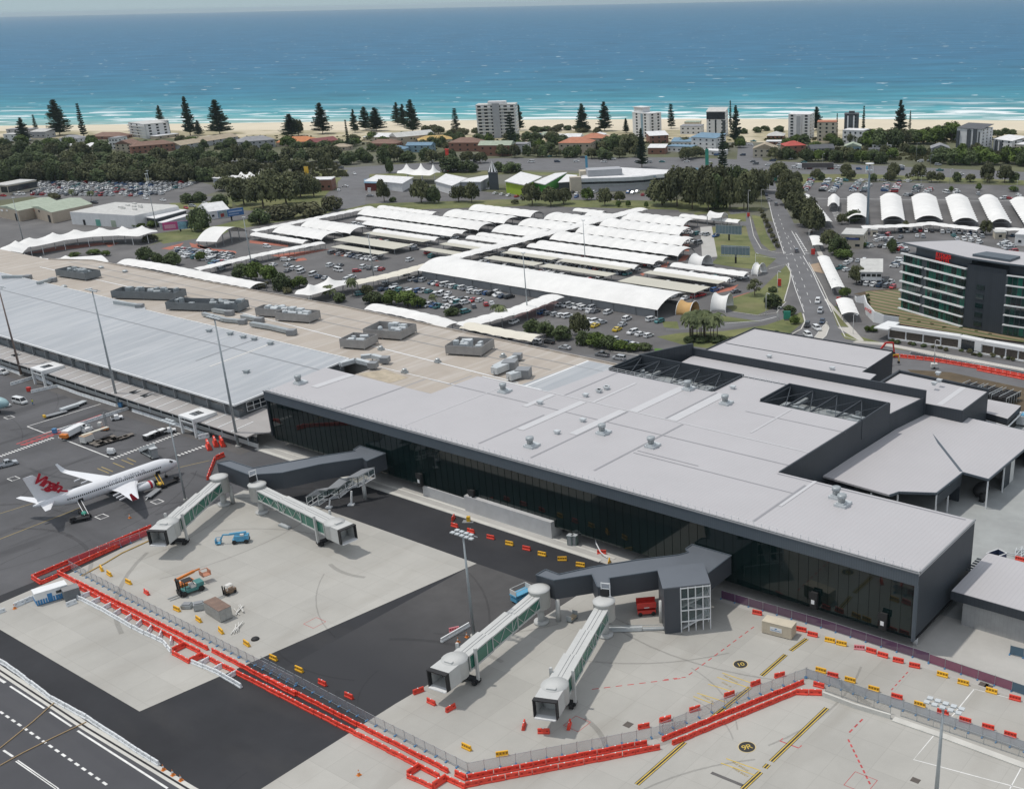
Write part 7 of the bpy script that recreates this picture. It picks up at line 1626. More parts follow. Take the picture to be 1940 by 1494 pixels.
for k,(q0,q1)in enumerate((((1200,620),(1400,535)),((1430,660),(1610,575)),((1650,705),(1820,620)))):
 a,b_=W(*z6o(*q0),2),W(*z6o(*q1),2);c_=(a+b_)/2;T_=thing('chiller_row',['left row of black fan chillers behind the grey roofs','middle row of black fan chillers behind the grey roofs','right row of black fan chillers behind the grey roofs'][k],'chiller',(c_.x,c_.y,0),atan2(b_.y-a.y,b_.x-a.x),'rows of black fan chillers');ln=(b_-a).length
 mbs((-ln/2,ln/2,-2.4,2.4,1.2,2.4)).build('coil',black_m,T_);g=MB()
 for i in range(int(ln/1.6)):
  for y in(-1.2,1.2):g.tube((-ln/2+.8+i*1.6,y,2.41),(-ln/2+.8+i*1.6,y,2.75),.65,.65,10)
 g.build('fans',dark_m,T_);g=MB()
 for i in range(int(ln/1.6)+1):
  for y in(-2.45,2.45):g.bar((-ln/2+i*1.6*.98,y,0),(-ln/2+i*1.6*.98,y,2.9),.12)
 for y in(-2.45,0,2.45):g.bar((-ln/2,y,2.9),(ln/2,y,2.9),.14)
 g.build('frame',galv_lt,T_)
a=[W(*z6o(*q),5.2)for q in((1290,795),(1480,700),(1895,780),(1745,925))]
T_=thing('plant_hut','dark plant room with light grey roof and white pipes between the shed and the chillers','building',(a[0].x,a[0].y,0));o=Vector((a[0].x,a[0].y,0));Q=[(p.x-o.x,p.y-o.y)for p in a]
MB().prism(Q,0,4.0).build('wall',black_m,T_);Qc=sum((Vector(q)for q in Q),Vector((0,0)))/4;Qe=[Qc+(Vector(q)-Qc)*1.04 for q in Q]
MB().prism(Qe,3.6,5.2).build('fascia',dark_clad,T_);g=MB();g.sheet(Qe,5.25);g.build('roof',roof_grey,T_)
g=MB();z=3.2;Qp=[Qc+(Vector(q)-Qc)*1.12 for q in Q];g.path([(Qp[1].x-6,Qp[1].y,z),(Qp[0].x-6,Qp[0].y+2,z),(Qp[0].x,Qp[0].y,z),(Qp[3].x,Qp[3].y,z),(Qp[2].x,Qp[2].y,z),(Qp[2].x+8,Qp[2].y-1,z)],.22);g.build('pipe',white_m,T_)
p=W(*z6o(1150,700));T_=thing('pipe_manifold','tangle of blue and white pipes and pumps beside the chillers','pipes',p,.1);g=MB()
for k in range(9):x=-7+k*1.8;g.path([(x,-2,.3),(x,-2,1.6),(x,2.5,1.8),(x,2.5,.3)],.18)
g.build('pipes',galv_lt,T_);g=MB()
for k in range(4):g.path([(-8,-2+k*1.4,2.2),(8,-2.2+k*1.4,2.2)],.2)
g.build('header_pipe',mat('lagged_blue',(.25,.38,.45),.4,.1,1),T_);g=MB()
for k in range(7):g.obox((-7+k*2.2,0,0),1.0,1.5,1.3)
g.build('pump',white_m,T_)
p=W(*z6o(1880,985));T_=thing('cooling_unit','pale boxed cooling unit at the right edge beyond the shed','unit',p,.1);mbs((-3.4,3.4,-2,2,.5,3.0)).build('body',galv_lt,T_);mbs((-2.8,-.6,-1.5,1.5,3.01,3.3),(.4,2.8,-1.5,1.5,3.01,3.3)).build('fan_cowl',skyblue_m,T_)
# light poles
def pole(label,q,top,heads=1,r=.32,group='tall apron light poles',col=galv,zf=idn,kind='flood'):
 b_=W(*zf(*q));v=Vector((0,0,1));lo,hi=1.0,70.0;ty=zf(*top)[1]
 for _ in range(40):
  m_=(lo+hi)/2;P3=b_+v*m_;d=P3-Vector((0,0,CAM_H));y=CY-FPX*d.dot(BU)/d.dot(BF)
  if y>ty:lo=m_
  else:hi=m_
 h=lo;T_=thing('light_pole',label,'light pole',b_,0,group)
 g=MB();g.tube((0,0,0),(0,0,h),r,r*.45,10);g.build('mast',col,T_,True)
 if kind=='flood':
  g=MB();g.tube((0,0,0),(0,0,.5),r*2,r*2,12);g.build('base',pavement_m,T_)
  g=MB();g.bar((-2.6,0,h),(2.6,0,h),.14);g.bar((-2.6,1.1,h),(2.6,1.1,h),.12);g.bar((0,-.6,h),(0,1.6,h),.14);g.build('head_frame',galv,T_)
  for i in range(heads):x=-2.4+4.8*(i%5)/4;y=0 if i<5 else 1.15;g=MB();g.obox((x,y-.3,h+.12),.8,.75,.22,.15);g.build('floodlight',galv_lt,T_)
 elif kind=='street':
  g=MB();g.path([(0,0,h),(.6,-.4,h+.5),(1.8,-1.2,h+.6)],.07);g.build('arm',col,T_);g=MB();g.obox((2.0,-1.3,h+.5),.9,.35,.15,-.6);g.build('lamp_head',galv_lt,T_)
 elif kind=='top':
  g=MB();g.obox((0,0,h),1.6,.5,.25);g.obox((0,.4,h),.5,1.4,.2);g.build('lamp_head',galv_lt,T_)
 return T_
pole('tall light pole in front of the right end of the old silver roof',(452,846),(407,603),6,.4);pole('tall light pole in front of the middle of the old silver roof',(225,770),(173,551),6,.4)
pole('tall light pole with reddish brown base at the far left',(41,712),(-8,545),6,.4,col=mat('brown_pole',(.20,.15,.13),.5,.3,.1))
pole('light pole rising through the middle of the dark asphalt',(898,1206),(874,1015),9,.35);pole('light pole in front of the airliner nose',(352,948),(322,801),8,.25);pole('nearest light pole at the bottom right',(1771,1535),(1791,1340),10,.38)
pole('light pole standing by the cream walkway and the palms',(709,533),(693,443),0,.28,'light poles of the car parks',zf=idn,kind='top');pole('light pole standing beside the thin white walkway by the hedge',(478,510),(461,412),0,.28,'light poles of the car parks',kind='top');pole('light pole rising through the middle white walkway',(1000,600),(990,480),0,.28,'light poles of the car parks',kind='top')
pole('light pole above the wavy roofs right of the walkway',(1109,500),(1105,418),0,.25,'light poles of the car parks',kind='top');pole('light pole behind the white hangar with the awning',(298,440),(285,330),0,.25,'light poles of the car parks',kind='top');pole('light pole at the back of the far storage yard',(284,352),(277,324),0,.3,'light poles of the car parks',kind='top');pole('light pole beside the left tents',(45,460),(28,375),0,.25,'light poles of the car parks',kind='top')
for q,t_,lb in(((585,665),(572,545),'by the palm cluster and the exit road'),((530,410),(530,335),'on the lawn by the small horn canopy'),((647,690),(645,615),'at the junction of the exit road'),((1042,755),(1040,655),'in front of the hotel wall'),((1470,855),(1472,790),'on the footpath below the hotel wall'),((492,120),(492,5),'at the red sign by the slip road'),((645,540),(648,430),'beside the road at the red flag'),((810,280),(820,212),'beside the narrow bus shelter'),((930,540),(932,470),'at the end of the long bus shelter'),((560,90),(560,0),'behind the left tree line')):
 pole('street lamp '+lb,q,t_,0,.12,'street lamps',white_m,z8,'street')
for q,t_,lb in(((382,640),(381,545),'by the woods left of the main road'),((800,420),(802,335),'on the verge behind the truck'),((1330,370),(1332,275),'in the gardens behind the highway'),((1410,410),(1408,340),'near the grey gabled house'),((1518,510),(1520,420),'in the right car park, middle'),((1897,550),(1900,480),'in the right car park, far right'),((1355,545),(1357,460),'in the right car park, left')):
 pole('street lamp '+lb,q,t_,0,.12,'street lamps',galv,zS,'street')
b_=W(*zS(1052,770));T_=thing('telecom_mast','tall grey mast with antenna rack on top in the right car park','mast',b_,0);g=MB();hM=41;
lo,hi=5,80
for _ in range(40):
 m_=(lo+hi)/2;d=b_+Vector((0,0,m_))-Vector((0,0,CAM_H));y=CY-FPX*d.dot(BU)/d.dot(BF)
 if y>zS(0,390)[1]:lo=m_
 else:hi=m_
hM=lo;g.tube((0,0,0),(0,0,hM),.75,.4,12);g.build('mast',mat('mast_grey',(.16,.21,.25),.5,.1,.3),T_,True)
for k in range(6):a_=k*PI/3;g=MB();g.obox((1.9*cos(a_),1.9*sin(a_),hM-4.2),.4,.25,3.2,a_);g.build('antenna',white_m,T_)
g=MB();g.lathe((0,0,hM),[(2.2,0),(2.2,.3),(.4,.5)],12);g.lathe((0,0,hM-3),[(2.0,0),(2.0,.15)],12);g.build('rack',white_m,T_);mbs((-1,0,-2.1,-1.9,hM-2.6,hM-.8)).build('blue_panel',skyblue_m,T_)
# vegetation
def leafmat(name,lo,hi,s=.35):
 M=mat(name,lo,.75,.25,s,tint=hi,rnd=.28,spec=.2,detail=2);return M
L_gum=leafmat('gum_foliage',(.045,.055,.026),(.125,.130,.062));L_dense=leafmat('dense_foliage',(.036,.055,.024),(.105,.135,.055));L_green=leafmat('bright_foliage',(.035,.060,.014),(.11,.155,.035))
L_pine=leafmat('pine_foliage',(.040,.065,.045),(.085,.125,.080),.5);L_palm=leafmat('palm_foliage',(.05,.07,.03),(.13,.15,.07));L_scrub=leafmat('scrub_foliage',(.045,.05,.022),(.14,.135,.07))
bark=mat('bark',(.11,.085,.062),.9,.25,1.5)
def crown_mesh(name,m,seed,rx=1.0,rz_=.75,clumps=26,leaves=60,leaf=.15,low=.25,shell=.75):
 "unit crown sitting on z=0..2*rz: clusters of small leaf faces with gaps between them"
 rr=random.Random(seed);mb=MB();cs=[]
 for i in range(clumps):
  u=rr.uniform(-low,1);t=rr.uniform(0,2*PI);r=math.sqrt(max(0,1-u*u))*rr.uniform(.45,1)**.6*shell
  cs.append((r*cos(t)*rx,r*sin(t)*rx,rz_*(.85+u*shell*.95),rr.uniform(.22,.42)))
 for cx,cy,cz_,cr in cs:
  for k in range(leaves):
   a=rr.uniform(0,2*PI);b_=math.acos(rr.uniform(-.75,1));q=cr*rr.uniform(.7,1.05)
   n_=Vector((sin(b_)*cos(a),sin(b_)*sin(a),cos(b_)));p=Vector((cx,cy,cz_))+n_*q
   n_=(n_+Vector((rr.uniform(-.7,.7),rr.uniform(-.7,.7),rr.uniform(-.3,.9)))).normalized()
   t1=n_.cross(Vector((rr.random(),rr.random(),rr.random()))).normalized()*leaf*rr.uniform(.5,1.1);t2=n_.cross(t1).normalized()*leaf*rr.uniform(.35,.8)
   mb.add([p-t1,p-t2*.8,p+t1,p+t2],[(0,1,2,3)])
 return mb.mesh(name,m)
def trunk_mesh(seed,h=1.0):
 rr=random.Random(seed);mb=MB();mb.tube((0,0,0),(rr.uniform(-.03,.03),0,.5*h),.055,.038,7)
 for k in range(5):
  a=k*2*PI/5+rr.uniform(-.4,.4);mb.tube((0,0,.4*h),(.45*cos(a),.45*sin(a),h*rr.uniform(.9,1.25)),.03,.01,5)
 return mb.mesh('trunk',bark)
KINDS={'gum':[crown_mesh('crown',L_gum,s,1,.62,30,70,.13,.35,.8)for s in(1,2,3,4)],'dense':[crown_mesh('crown',L_dense,s,1,.78,34,70,.13,.6,.75)for s in(11,12,13)],'green':[crown_mesh('crown',L_green,s,1,.72,26,60,.14,.5,.75)for s in(21,22)],'shrub':[crown_mesh('crown',L_scrub,s,1,.6,14,55,.17,.4,.7)for s in(31,32)],'thin':[crown_mesh('crown',L_gum,s,1,.8,15,42,.13,.5,.85)for s in(41,42)]}
TR=[trunk_mesh(s)for s in(5,6)]
def norfolk_mesh(seed,tiers=20,thin=False):
 rr=random.Random(seed);mb=MB()
 for k in range(tiers):
  z=.1+.88*(k/(tiers-1));L_=(.30 if not thin else.16)*(1-z)**.75+.02;n=10 if k<tiers*.7 else 7
  for i in range(n):
   a=rr.uniform(0,2*PI);l=L_*rr.uniform(.6,1.1);d=Vector((cos(a),sin(a),rr.uniform(.05,.28)));b0=Vector((0,0,z))
   for q in range(8 if not thin else 5):
    t=(q+1)/8.5;p=b0+d*l*t;w=.030*rr.uniform(.6,1.2)*(1.15-t*.5);sdir=Vector((-d.y,d.x,0))*w*1.5;up=Vector((0,0,w*.9))+d*w
    mb.add([p-sdir,p+up*.3-d*w,p+sdir,p+up],[(0,1,2,3)]);mb.add([p-d*w*1.2,p-Vector((0,0,w*.6)),p+d*w*1.2,p+Vector((0,0,w))],[(0,1,2,3)])
 return mb.mesh('crown',L_pine)
NF=[norfolk_mesh(1),norfolk_mesh(2),norfolk_mesh(3)];NFT=[norfolk_mesh(4,15,True)]
mb=MB();mb.tube((0,0,0),(0,0,.99),.014,.003,6);NTR=mb.mesh('trunk',bark)
def palm_mesh(seed):
 rr=random.Random(seed);mb=MB()
 for i in range(26):
  a=rr.uniform(0,2*PI);e_=rr.uniform(-.5,1.1);L_=rr.uniform(.8,1.05);pts=[]
  for q in range(6):
   t=q/5;pts.append(Vector((cos(a)*L_*t*cos(e_*.6),sin(a)*L_*t*cos(e_*.6),sin(e_)*t*.7-.75*t*t)))
  s=Vector((-sin(a),cos(a),0))
  for p,q in zip(pts,pts[1:]):
   w=.12;mb.add([p,q,q+s*w-Vector((0,0,.09)),p+s*w-Vector((0,0,.09))],[(0,1,2,3)]);mb.add([p,p-s*w-Vector((0,0,.09)),q-s*w-Vector((0,0,.09)),q],[(0,1,2,3)])
 return mb.mesh('crown',L_palm)
PL=[palm_mesh(1),palm_mesh(2)]
mb=MB();mb.tube((0,0,0),(.01,0,1),.022,.016,7);PTR=mb.mesh('trunk',bark)
trr=random.Random(9);TREES=[]
def mpp(p):return(p-Vector((0,0,CAM_H))).dot(BF)/FPX
def tree_at(p,w,h,kind,label,group,name='tree',cat='tree'):
 "w crown width, h total height (metres)"
 T_=thing(name,label,cat,p,trr.uniform(0,6.28),group)
 if kind in('pine','thinpine'):
  c=bpy.data.objects.new('crown',trr.choice(NF if kind=='pine' else NFT));t=bpy.data.objects.new('trunk',NTR)
  for o in(c,t):C.objects.link(o);o.parent=T_
  k=w/.42 if kind=='pine' else w/.3;c.scale=(k,k,h);t.scale=(h,h,h)
 elif kind=='palm':
  c=bpy.data.objects.new('crown',trr.choice(PL));t=bpy.data.objects.new('trunk',PTR)
  for o in(c,t):C.objects.link(o);o.parent=T_
  c.scale=(w/2,)*3;c.location=(0,0,h*.85);t.scale=(h*.7,h*.7,h*.86)
 else:
  me=trr.choice(KINDS[kind]);c=bpy.data.objects.new('crown',me);C.objects.link(c);c.parent=T_
  low={'gum':.1,'dense':.02,'green':.05,'shrub':0,'thin':.2}[kind];top={'gum':1.4,'dense':1.65,'green':1.5,'shrub':1.3,'thin':1.75}[kind]
  c.scale=(w/2,w/2*trr.uniform(.85,1.1),h*(1-low)/top);c.location=(0,0,h*low)
  t=bpy.data.objects.new('trunk',trr.choice(TR));C.objects.link(t);t.parent=T_;t.scale=(w*.55,w*.55,h*.62)
 TREES.append((w*h/(p-Vector((0,0,CAM_H))).length**2,T_,kind));return T_
def tpx(zf,q,wpx,hpx,kind,label,group=None,name=None,cat=None):
 "q = foot of the tree in a zoomed crop of scale s; wpx, hpx = size in the same crop"
 a=zf(*q);b_=zf(q[0]+1,q[1]);s=b_[0]-a[0];p=W(*a);k=mpp(p)*s
 nm=name or{'pine':'pine_tree','thinpine':'pine_tree','palm':'palm_tree','shrub':'shrub'}.get(kind,'tree')
 return tree_at(p,wpx*k,hpx*k*1.05,kind,label,group,nm,cat or('shrub' if kind=='shrub' else('palm' if kind=='palm' else 'tree')))
zX1=Zm(0,180,5.706);zX2=Zm(340,180,5.706)
gp='tall pines along the beach front'
for zf,q,w,h,kd,lb in((zX1,(650,440),230,350,'pine','big broad pine at the left'),(zX1,(910,460),110,330,'thinpine','sparse pine right of the big broad one'),(zX1,(270,500),140,230,'pine','dark pine in front of the white house at the far left'),(zX1,(390,380),70,150,'thinpine','small sparse pine near the left edge'),(zX1,(1740,300),80,170,'pine','pine behind the blue grey apartments'),
(zX2,(120,440),130,380,'pine','narrow tall pine right of the blue grey apartments'),(zX2,(215,440),90,150,'pine','short pine at the foot of the narrow tall one'),(zX2,(440,430),220,340,'pine','broad pine standing alone on the sand'),(zX2,(1210,450),200,220,'pine','squat dark pine left of the orange roof'),(zX2,(1290,440),150,170,'gum','round tree touching the squat dark pine'),(zX2,(1550,420),180,300,'pine','dense pine above the dark red roof'),(zX2,(1830,580),70,280,'thinpine','thin dead looking pine by the tan roof'),(zX2,(1900,410),90,230,'pine','pine leftmost of the group of three'),
(zS2,(130,200),75,120,'pine','pine in the middle of the group of three'),(zS2,(190,205),95,120,'pine','pine at the right of the group of three'),(zS2,(310,170),60,115,'pine','left pine of the close row of three'),(zS2,(345,180),60,115,'pine','middle pine of the close row of three'),(zS2,(395,215),85,170,'pine','tallest right pine of the close row of three'),(zS2,(640,210),75,120,'thinpine','short spiky pine left of the white tower'),(zS2,(1000,200),50,130,'pine','pine at the right side of the big white tower'),(zS2,(955,330),90,210,'thinpine','sparse pine in front of the big white tower'),
(zS2,(1355,210),75,145,'pine','left one of two matching pines on the dunes'),(zS2,(1480,205),80,150,'pine','right one of two matching pines on the dunes'),(zS2,(1600,215),35,75,'pine','little dark pine left of the slim white tower'),(zS2,(1855,190),75,125,'thinpine','pine on the sand right of the slim white tower'),(zS2,(1690,410),60,200,'pine','dark narrow pine on the highway verge'),
(zS,(235,420),80,190,'thinpine','loose pine in front of the street junction'),(zS,(310,270),60,190,'pine','dark pine right of the glass topped tower'),(zS,(280,200),30,150,'thinpine','very thin pine against the glass topped tower'),(zS,(765,200),70,120,'pine','pine between the white and the beige towers'),(zS,(880,250),25,130,'thinpine','thin pole like pine by the beige tower'),(zS,(1030,230),35,150,'thinpine','thin pine right of the dark top tower'),(zS,(1235,240),75,190,'pine','perfect dark pine on the right dunes'),(zS,(1293,200),25,100,'thinpine','thin pine right of the perfect dark one')):
 tpx(zf,q,w,h,kd,lb,gp)
def belt(label,group,zf,xs,ys,n,w,h,kind,jit=1.0):
 for i in range(n):
  t=(i+.5)/n;x=xs[0]+(xs[1]-xs[0])*t+trr.uniform(-.5,.5)*(xs[1]-xs[0])/n;y=ys[0]+(ys[1]-ys[0])*t+trr.uniform(-1,1)*jit*8
  k=kind if isinstance(kind,str)else trr.choice(kind);tpx(zf,(x,y),w*trr.uniform(.8,1.25),h*trr.uniform(.75,1.2),k,label,group)
mx_=('gum','dense','dense','gum')
belt('dark tree in the front row of the belt behind the storage yard','trees of the dark belt behind the storage yard',zS1,(-40,1350),(488,492),24,120,95,mx_)
belt('dark tree in the middle row of the belt behind the storage yard','trees of the dark belt behind the storage yard',zS1,(-40,1250),(440,460),20,125,95,mx_)
belt('dark tree in the rear row of the belt behind the storage yard','trees of the dark belt behind the storage yard',zS1,(-40,900),(390,410),15,120,85,mx_)
belt('tree in the row between the houses and the coast road, left part','trees in front of the coast houses',zS1,(-20,600),(350,350),9,110,85,mx_)
belt('tree in the row between the houses and the coast road, middle part','trees in front of the coast houses',zS1,(850,1940),(375,388),19,95,85,mx_)
belt('tree in the row between the houses and the coast road, by the terracotta roofs','trees in front of the coast houses',zS2,(-10,780),(385,378),13,90,80,mx_)
belt('tree in the row between the houses and the highway, below the orange roof','trees in front of the coast houses',zS2,(850,1680),(350,360),13,80,65,mx_)
belt('tree behind the row houses near the slim white tower','trees in front of the coast houses',zS2,(1480,1700),(300,320),5,100,90,mx_)
belt('tree beside the blue roofed apartments','trees in front of the coast houses',zS,(10,100),(370,360),3,75,65,'gum')
belt('tree along the highway between the red roof and the gabled house','trees in front of the coast houses',zS,(500,1180),(362,385),12,90,70,('dense','green','dense','gum'))
belt('tree in the gardens behind the highway at the right','trees in front of the coast houses',zS,(1050,1560),(300,260),9,110,90,('dense','gum','green'))
belt('tree along the highway in front of the striped white tower','trees in front of the coast houses',zS,(1430,1960),(385,395),9,110,90,('dense','green','dense'))
belt('dune bush behind the right hand houses','dune bushes',zS,(1050,1550),(235,225),10,80,40,('dense','shrub'));belt('dune bush on the sand near the street end','dune bushes',zS,(350,560),(215,205),4,60,32,'dense');belt('dune bush at the far right','dune bushes',zS,(1700,1900),(225,225),5,70,40,'dense')
belt('dune bush behind the white and orange houses','dune bushes',zS2,(1050,1450),(205,210),10,70,35,('dense','shrub'));belt('dune bush near the pine groups','dune bushes',zS2,(420,760),(215,225),6,70,40,('gum','shrub'))
for zf,xs,y,n in((zS1,(0,1940),300,26),(zS2,(0,1300),268,18),(zS2,(0,1500),310,16),(zS2,(1050,1700),295,9),(zS,(0,420),300,5),(zS,(560,1100),290,9),(zS,(1040,1900),345,14)):
 belt('garden tree or bush between the coast houses','garden trees between the coast houses',zf,xs,(y,y),n,75,55,('dense','gum','green','dense'),2.2)
belt('gum tree on the grass right of the storage yard','verge trees by the shops',zS1,(1250,1800),(560,560),9,120,100,'gum',3)
belt('tree on the near verge of the highway by the shops','verge trees by the shops',zS1,(560,1940),(455,430),10,110,85,'gum')
for row,(y,h)in enumerate(((655,190),(600,180),(560,170))):
 belt('large gum tree in the wood left of the main road, %s row'%['front','middle','back'][row],'gum trees of the wood left of the main road',zS,(30,440),(y,y-10),6,140,h,('gum','gum','dense'))
belt('large gum tree at the far left of the wood left of the main road','gum trees of the wood left of the main road',zS2,(1800,1940),(620,630),2,160,190,'gum')
for q,w,h in(((590,620),110,130),((600,550),110,120),((640,520),110,90),((560,470),110,90),((650,690),130,150),((700,740),150,170),((740,780),140,160),((640,600),110,130),((770,760),90,110)):tpx(zS,q,w,h,'gum','tree in the roadside line right of the main road','roadside trees right of the main road')
for q,w,h,lb in(((555,490),115,110,'round tree at the highway corner of the main road'),((980,720),95,75,'dark tree in front of the mast'),((910,730),60,60,'small tree left of the mast'),((1270,770),45,60,'small tree before the barrel roofs'),((1720,790),80,85,'tree at the right end of the cross walkway'),((840,870),110,110,'tree left of the blockwork office'),((910,890),100,60,'low bush below the blockwork office'),((1190,880),60,70,'small tree among cars behind the hotel')):tpx(zS,q,w,h,'dense' if 'dark' in lb or 'bush' in lb else 'gum',lb)
belt('small tree on the verge between the highway and the right car park','verge trees by the right car park',zS,(700,1900),(475,500),15,60,55,('gum','dense','thin'));
for q,w,h,lb in(((1340,480),90,90,'left'),((1200,470),80,85,'far left'),((1730,490),90,105,'middle right'),((1830,495),90,100,'right'),((935,450),70,60,'leftmost')):tpx(zS,q,w,h,'gum','taller tree on the highway verge, %s'%lb,'verge trees by the right car park')
for q,w,h in(((1683,540),35,40),((1528,545),30,30),((1880,545),60,30)):tpx(zS,q,w,h,'green','small clipped tree inside the right car park','verge trees by the right car park')
for zf,q,w,h,lb in((zP,(535,560),170,270,'tall rounded tree before the red lettered shop'),(zP,(960,570),250,260,'large tree before the peaked tents'),(zP,(1110,575),170,200,'dark tree right of the large one before the tents'),(zP,(1390,560),200,190,'spreading tree before the white shop roof'),(zP,(1540,565),190,230,'tree at the right of the white shop roof'),(zP,(640,560),100,60,'dark bush at the drive of the shop'),(zP,(1740,380),180,70,'green bush by the striped peak tower'),
(zO,(370,530),220,230,'big gum tree before the lime green showroom'),(zO,(560,540),200,200,'gum tree right of the lime green showroom'),(zO,(690,520),180,170,'gum tree before the grey showroom entrance'),(zO,(930,480),140,130,'green tree before the grey showroom'),(zO,(1110,540),160,190,'loose gum tree before the grey showroom'),(zO,(1260,500),130,110,'small gum tree by the forecourt'),(zO,(1250,550),60,70,'small yellow green tree by the forecourt, left'),(zO,(1350,550),60,70,'small yellow green tree by the forecourt, middle'),(zO,(1535,560),50,65,'small yellow green tree by the forecourt, right'),(zO,(190,520),80,50,'low hedge bush before the lime green showroom'),
(zP,(600,230),110,190,'dark pillar like tree on the coast road'),(zP,(1300,210),380,190,'massive dark tree group behind the tents, left'),(zP,(1500,220),250,140,'massive dark tree group behind the tents, right'),(zO,(160,200),240,110,'dark hedge trees by the highway, right of the red pylon'),(zO,(20,190),150,100,'dark hedge trees by the highway behind the striped peak tower')):
 tpx(zf,q,w,h,'green' if 'green' in lb.split('showroom')[0]and 'lime' not in lb else('dense' if 'dark' in lb else 'gum'),lb)
zi=Zm(370,280,3)
for q,w,h,lb in(((480,540),170,190,'left'),((590,560),200,220,'middle left'),((720,540),190,200,'middle'),((800,500),150,170,'right'),((640,500),170,190,'rear')):
 tpx(zS1,(q[0]+900,q[1]+80),w*.95,h*.85,'gum','gum tree of the clump behind the big peaked walkway, '+lb,'gum clump left of the car park')
for q,w,h,lb in(((1140,770),130,140,'round dark tree left of the blue billboard'),((1250,640),110,80,'tree behind the round dark one'),((1060,610),90,55,'flat topped tree on the island, left'),((1130,605),90,60,'flat topped tree on the island, right'),((1340,600),70,60,'thin tree at the corner of the tents'),((1600,700),200,80,'scrub patch beside the back left walkway, left'),((1750,690),200,90,'scrub patch beside the back left walkway, middle'),((1880,650),130,80,'scrub patch beside the back left walkway, right'),((1470,730),130,90,'tree behind the blue billboard'),((310,590),80,40,'bush between the two green roofed hangars'),((850,830),100,45,'bush by the pink billboard')):tpx(zS1,q,w,h,'shrub' if 'scrub' in lb or 'bush' in lb else 'dense',lb)
for q,h,lb in(((415,590),60,'by the green roofed hangar, left'),((520,600),60,'by the green roofed hangar, right')):tpx(zS1,q,50,h,'palm','palm '+lb)
for q,w,h,lb in(((430,720),170,150,'leftmost, dark'),((560,730),190,170,'second, brightest green'),((690,750),170,160,'third'),((800,820),190,160,'fourth'),((960,800),170,110,'fifth, paler')):
 tpx(zL,q,w,h,('dense','green','green','dense','green')[['l','s','t','f','f'].index(lb[0])if lb[0]!='f' else(3 if 'fourth' in lb else 4)],'bushy tree of the hedge row left of the twin peak tent, '+lb,'hedge trees along the terminal road')
for q,w,h in(((560,810),110,60),((640,800),110,60),((850,850),110,60)):tpx(zL,q,w,h,'shrub','low palm like shrub under the hedge row','hedge trees along the terminal road')
for q,w,h,kd,lb in(((1240,900),160,130,'palm','low palm right of the twin peak tent'),((1450,880),150,180,'palm','tall palm right of the twin peak tent'),((1330,930),160,90,'dense','bush between the palms'),((1580,860),120,90,'gum','bush by the pole and palms'),((1640,940),200,110,'dense','hedge tree left of the palms by the kerb roof')):tpx(zL,q,w,h,kd,lb)
for q,w,h,kd,lb in(((760,360),150,90,'dense','hedge tree before the crowded lot, left'),((880,370),190,130,'green','hedge tree before the crowded lot, middle'),((1030,385),230,140,'green','hedge tree before the crowded lot, large'),((1130,400),150,100,'green','hedge tree before the crowded lot, right'),((1265,380),110,110,'palm','palm in the lot before the kerb roof'),((1440,470),150,80,'dense','bush at the bend of the kerb roof'),((1850,480),120,120,'palm','left palm of the pair by the tall pole')):tpx(zN,q,w,h,kd,lb)
for q,w,h,kd,lb in(((150,440),150,170,'palm','right palm of the pair by the tall pole'),((430,530),170,130,'dense','left'),((560,570),200,150,'dense','second'),((700,600),190,140,'dense','third'),((860,560),220,220,'gum','tall olive'),((900,640),190,130,'dense','fifth'),((1020,660),220,140,'green','sixth'),((1130,680),190,130,'dense','seventh'),((1240,690),160,90,'green','eighth'),((1350,700),150,70,'green','ninth'),((1460,690),150,70,'dense','last at the lawn')):
 tpx(zM,q,w,h,kd,('hedge tree behind the cream kerb roof, '+lb)if kd!='palm' else lb,'hedge trees behind the cream kerb roof' if kd!='palm' else None)
for q,w,h,lb in(((1345,450),150,130,'clump at the bus loop, left'),((1440,480),130,110,'clump at the bus loop, middle'),((1590,500),190,130,'clump at the bus loop, right'),((1850,450),110,80,'bush among the crowded cars'),((690,420),120,45,'low bush inside the bus loop, left'),((870,400),130,50,'low bush inside the bus loop, middle'),((980,410),90,50,'low bush inside the bus loop, right'),((1400,150),110,60,'bush by the pink billboard foot'),((1280,150),120,40,'bush left of the pink billboard')):tpx(zT,q,w,h,'dense' if 'clump' in lb else 'green',lb)
for k in range(20):
 a_=k*2.4;r=22+90*((k*.618)%1);q=(620+r*1.5*cos(a_),480+r*.38*sin(a_));tpx(zQ,q,190,235+30*((k*.37)%1),'palm','palm in the dense cluster on the lawn behind the grey roofs','palms of the lawn cluster')
for k in range(6):tpx(zQ,(500+k*62,525-(k%2)*14),120,55,'dense','low dark shrub under the palm cluster','shrubs under the palm cluster')
for q,w,h,kd,lb in(((1115,95),170,160,'thin','bare looking tree on the lawn by the exit road'),((1275,210),180,140,'dense','round dark tree on the lawn'),((1430,270),140,90,'dense','dark tree at the road island'),((1480,355),110,80,'green','bright tree by the green sign'),((1310,460),75,45,'green','sapling on the lawn'),((1130,470),90,35,'shrub','low shrub on the lawn by the roof edge'),((920,510),90,40,'shrub','low shrub right of the palm cluster'),((1280,60),100,50,'dense','tree behind the round dark one on the lawn')):tpx(zQ,q,w,h,kd,lb)
for k in range(8):tpx(z8,(560+k*12,120+k*26),40,25,'shrub','low hedge bush between slip road and main road','hedge by the slip road')
for q,w,h,kd,lb in(((960,340),120,110,'dense','tree left of the small office'),((990,360),110,50,'green','bush below the small office'),((1060,490),90,100,'gum','tree beside the white portable office'),((1245,330),50,80,'dense','slim tree among the cars right of the office'),((1000,560),70,50,'green','shrub at the end of the bus shelter'),((1090,300),50,30,'green','shrub in front of the office')):tpx(z8,q,w,h,kd,lb)
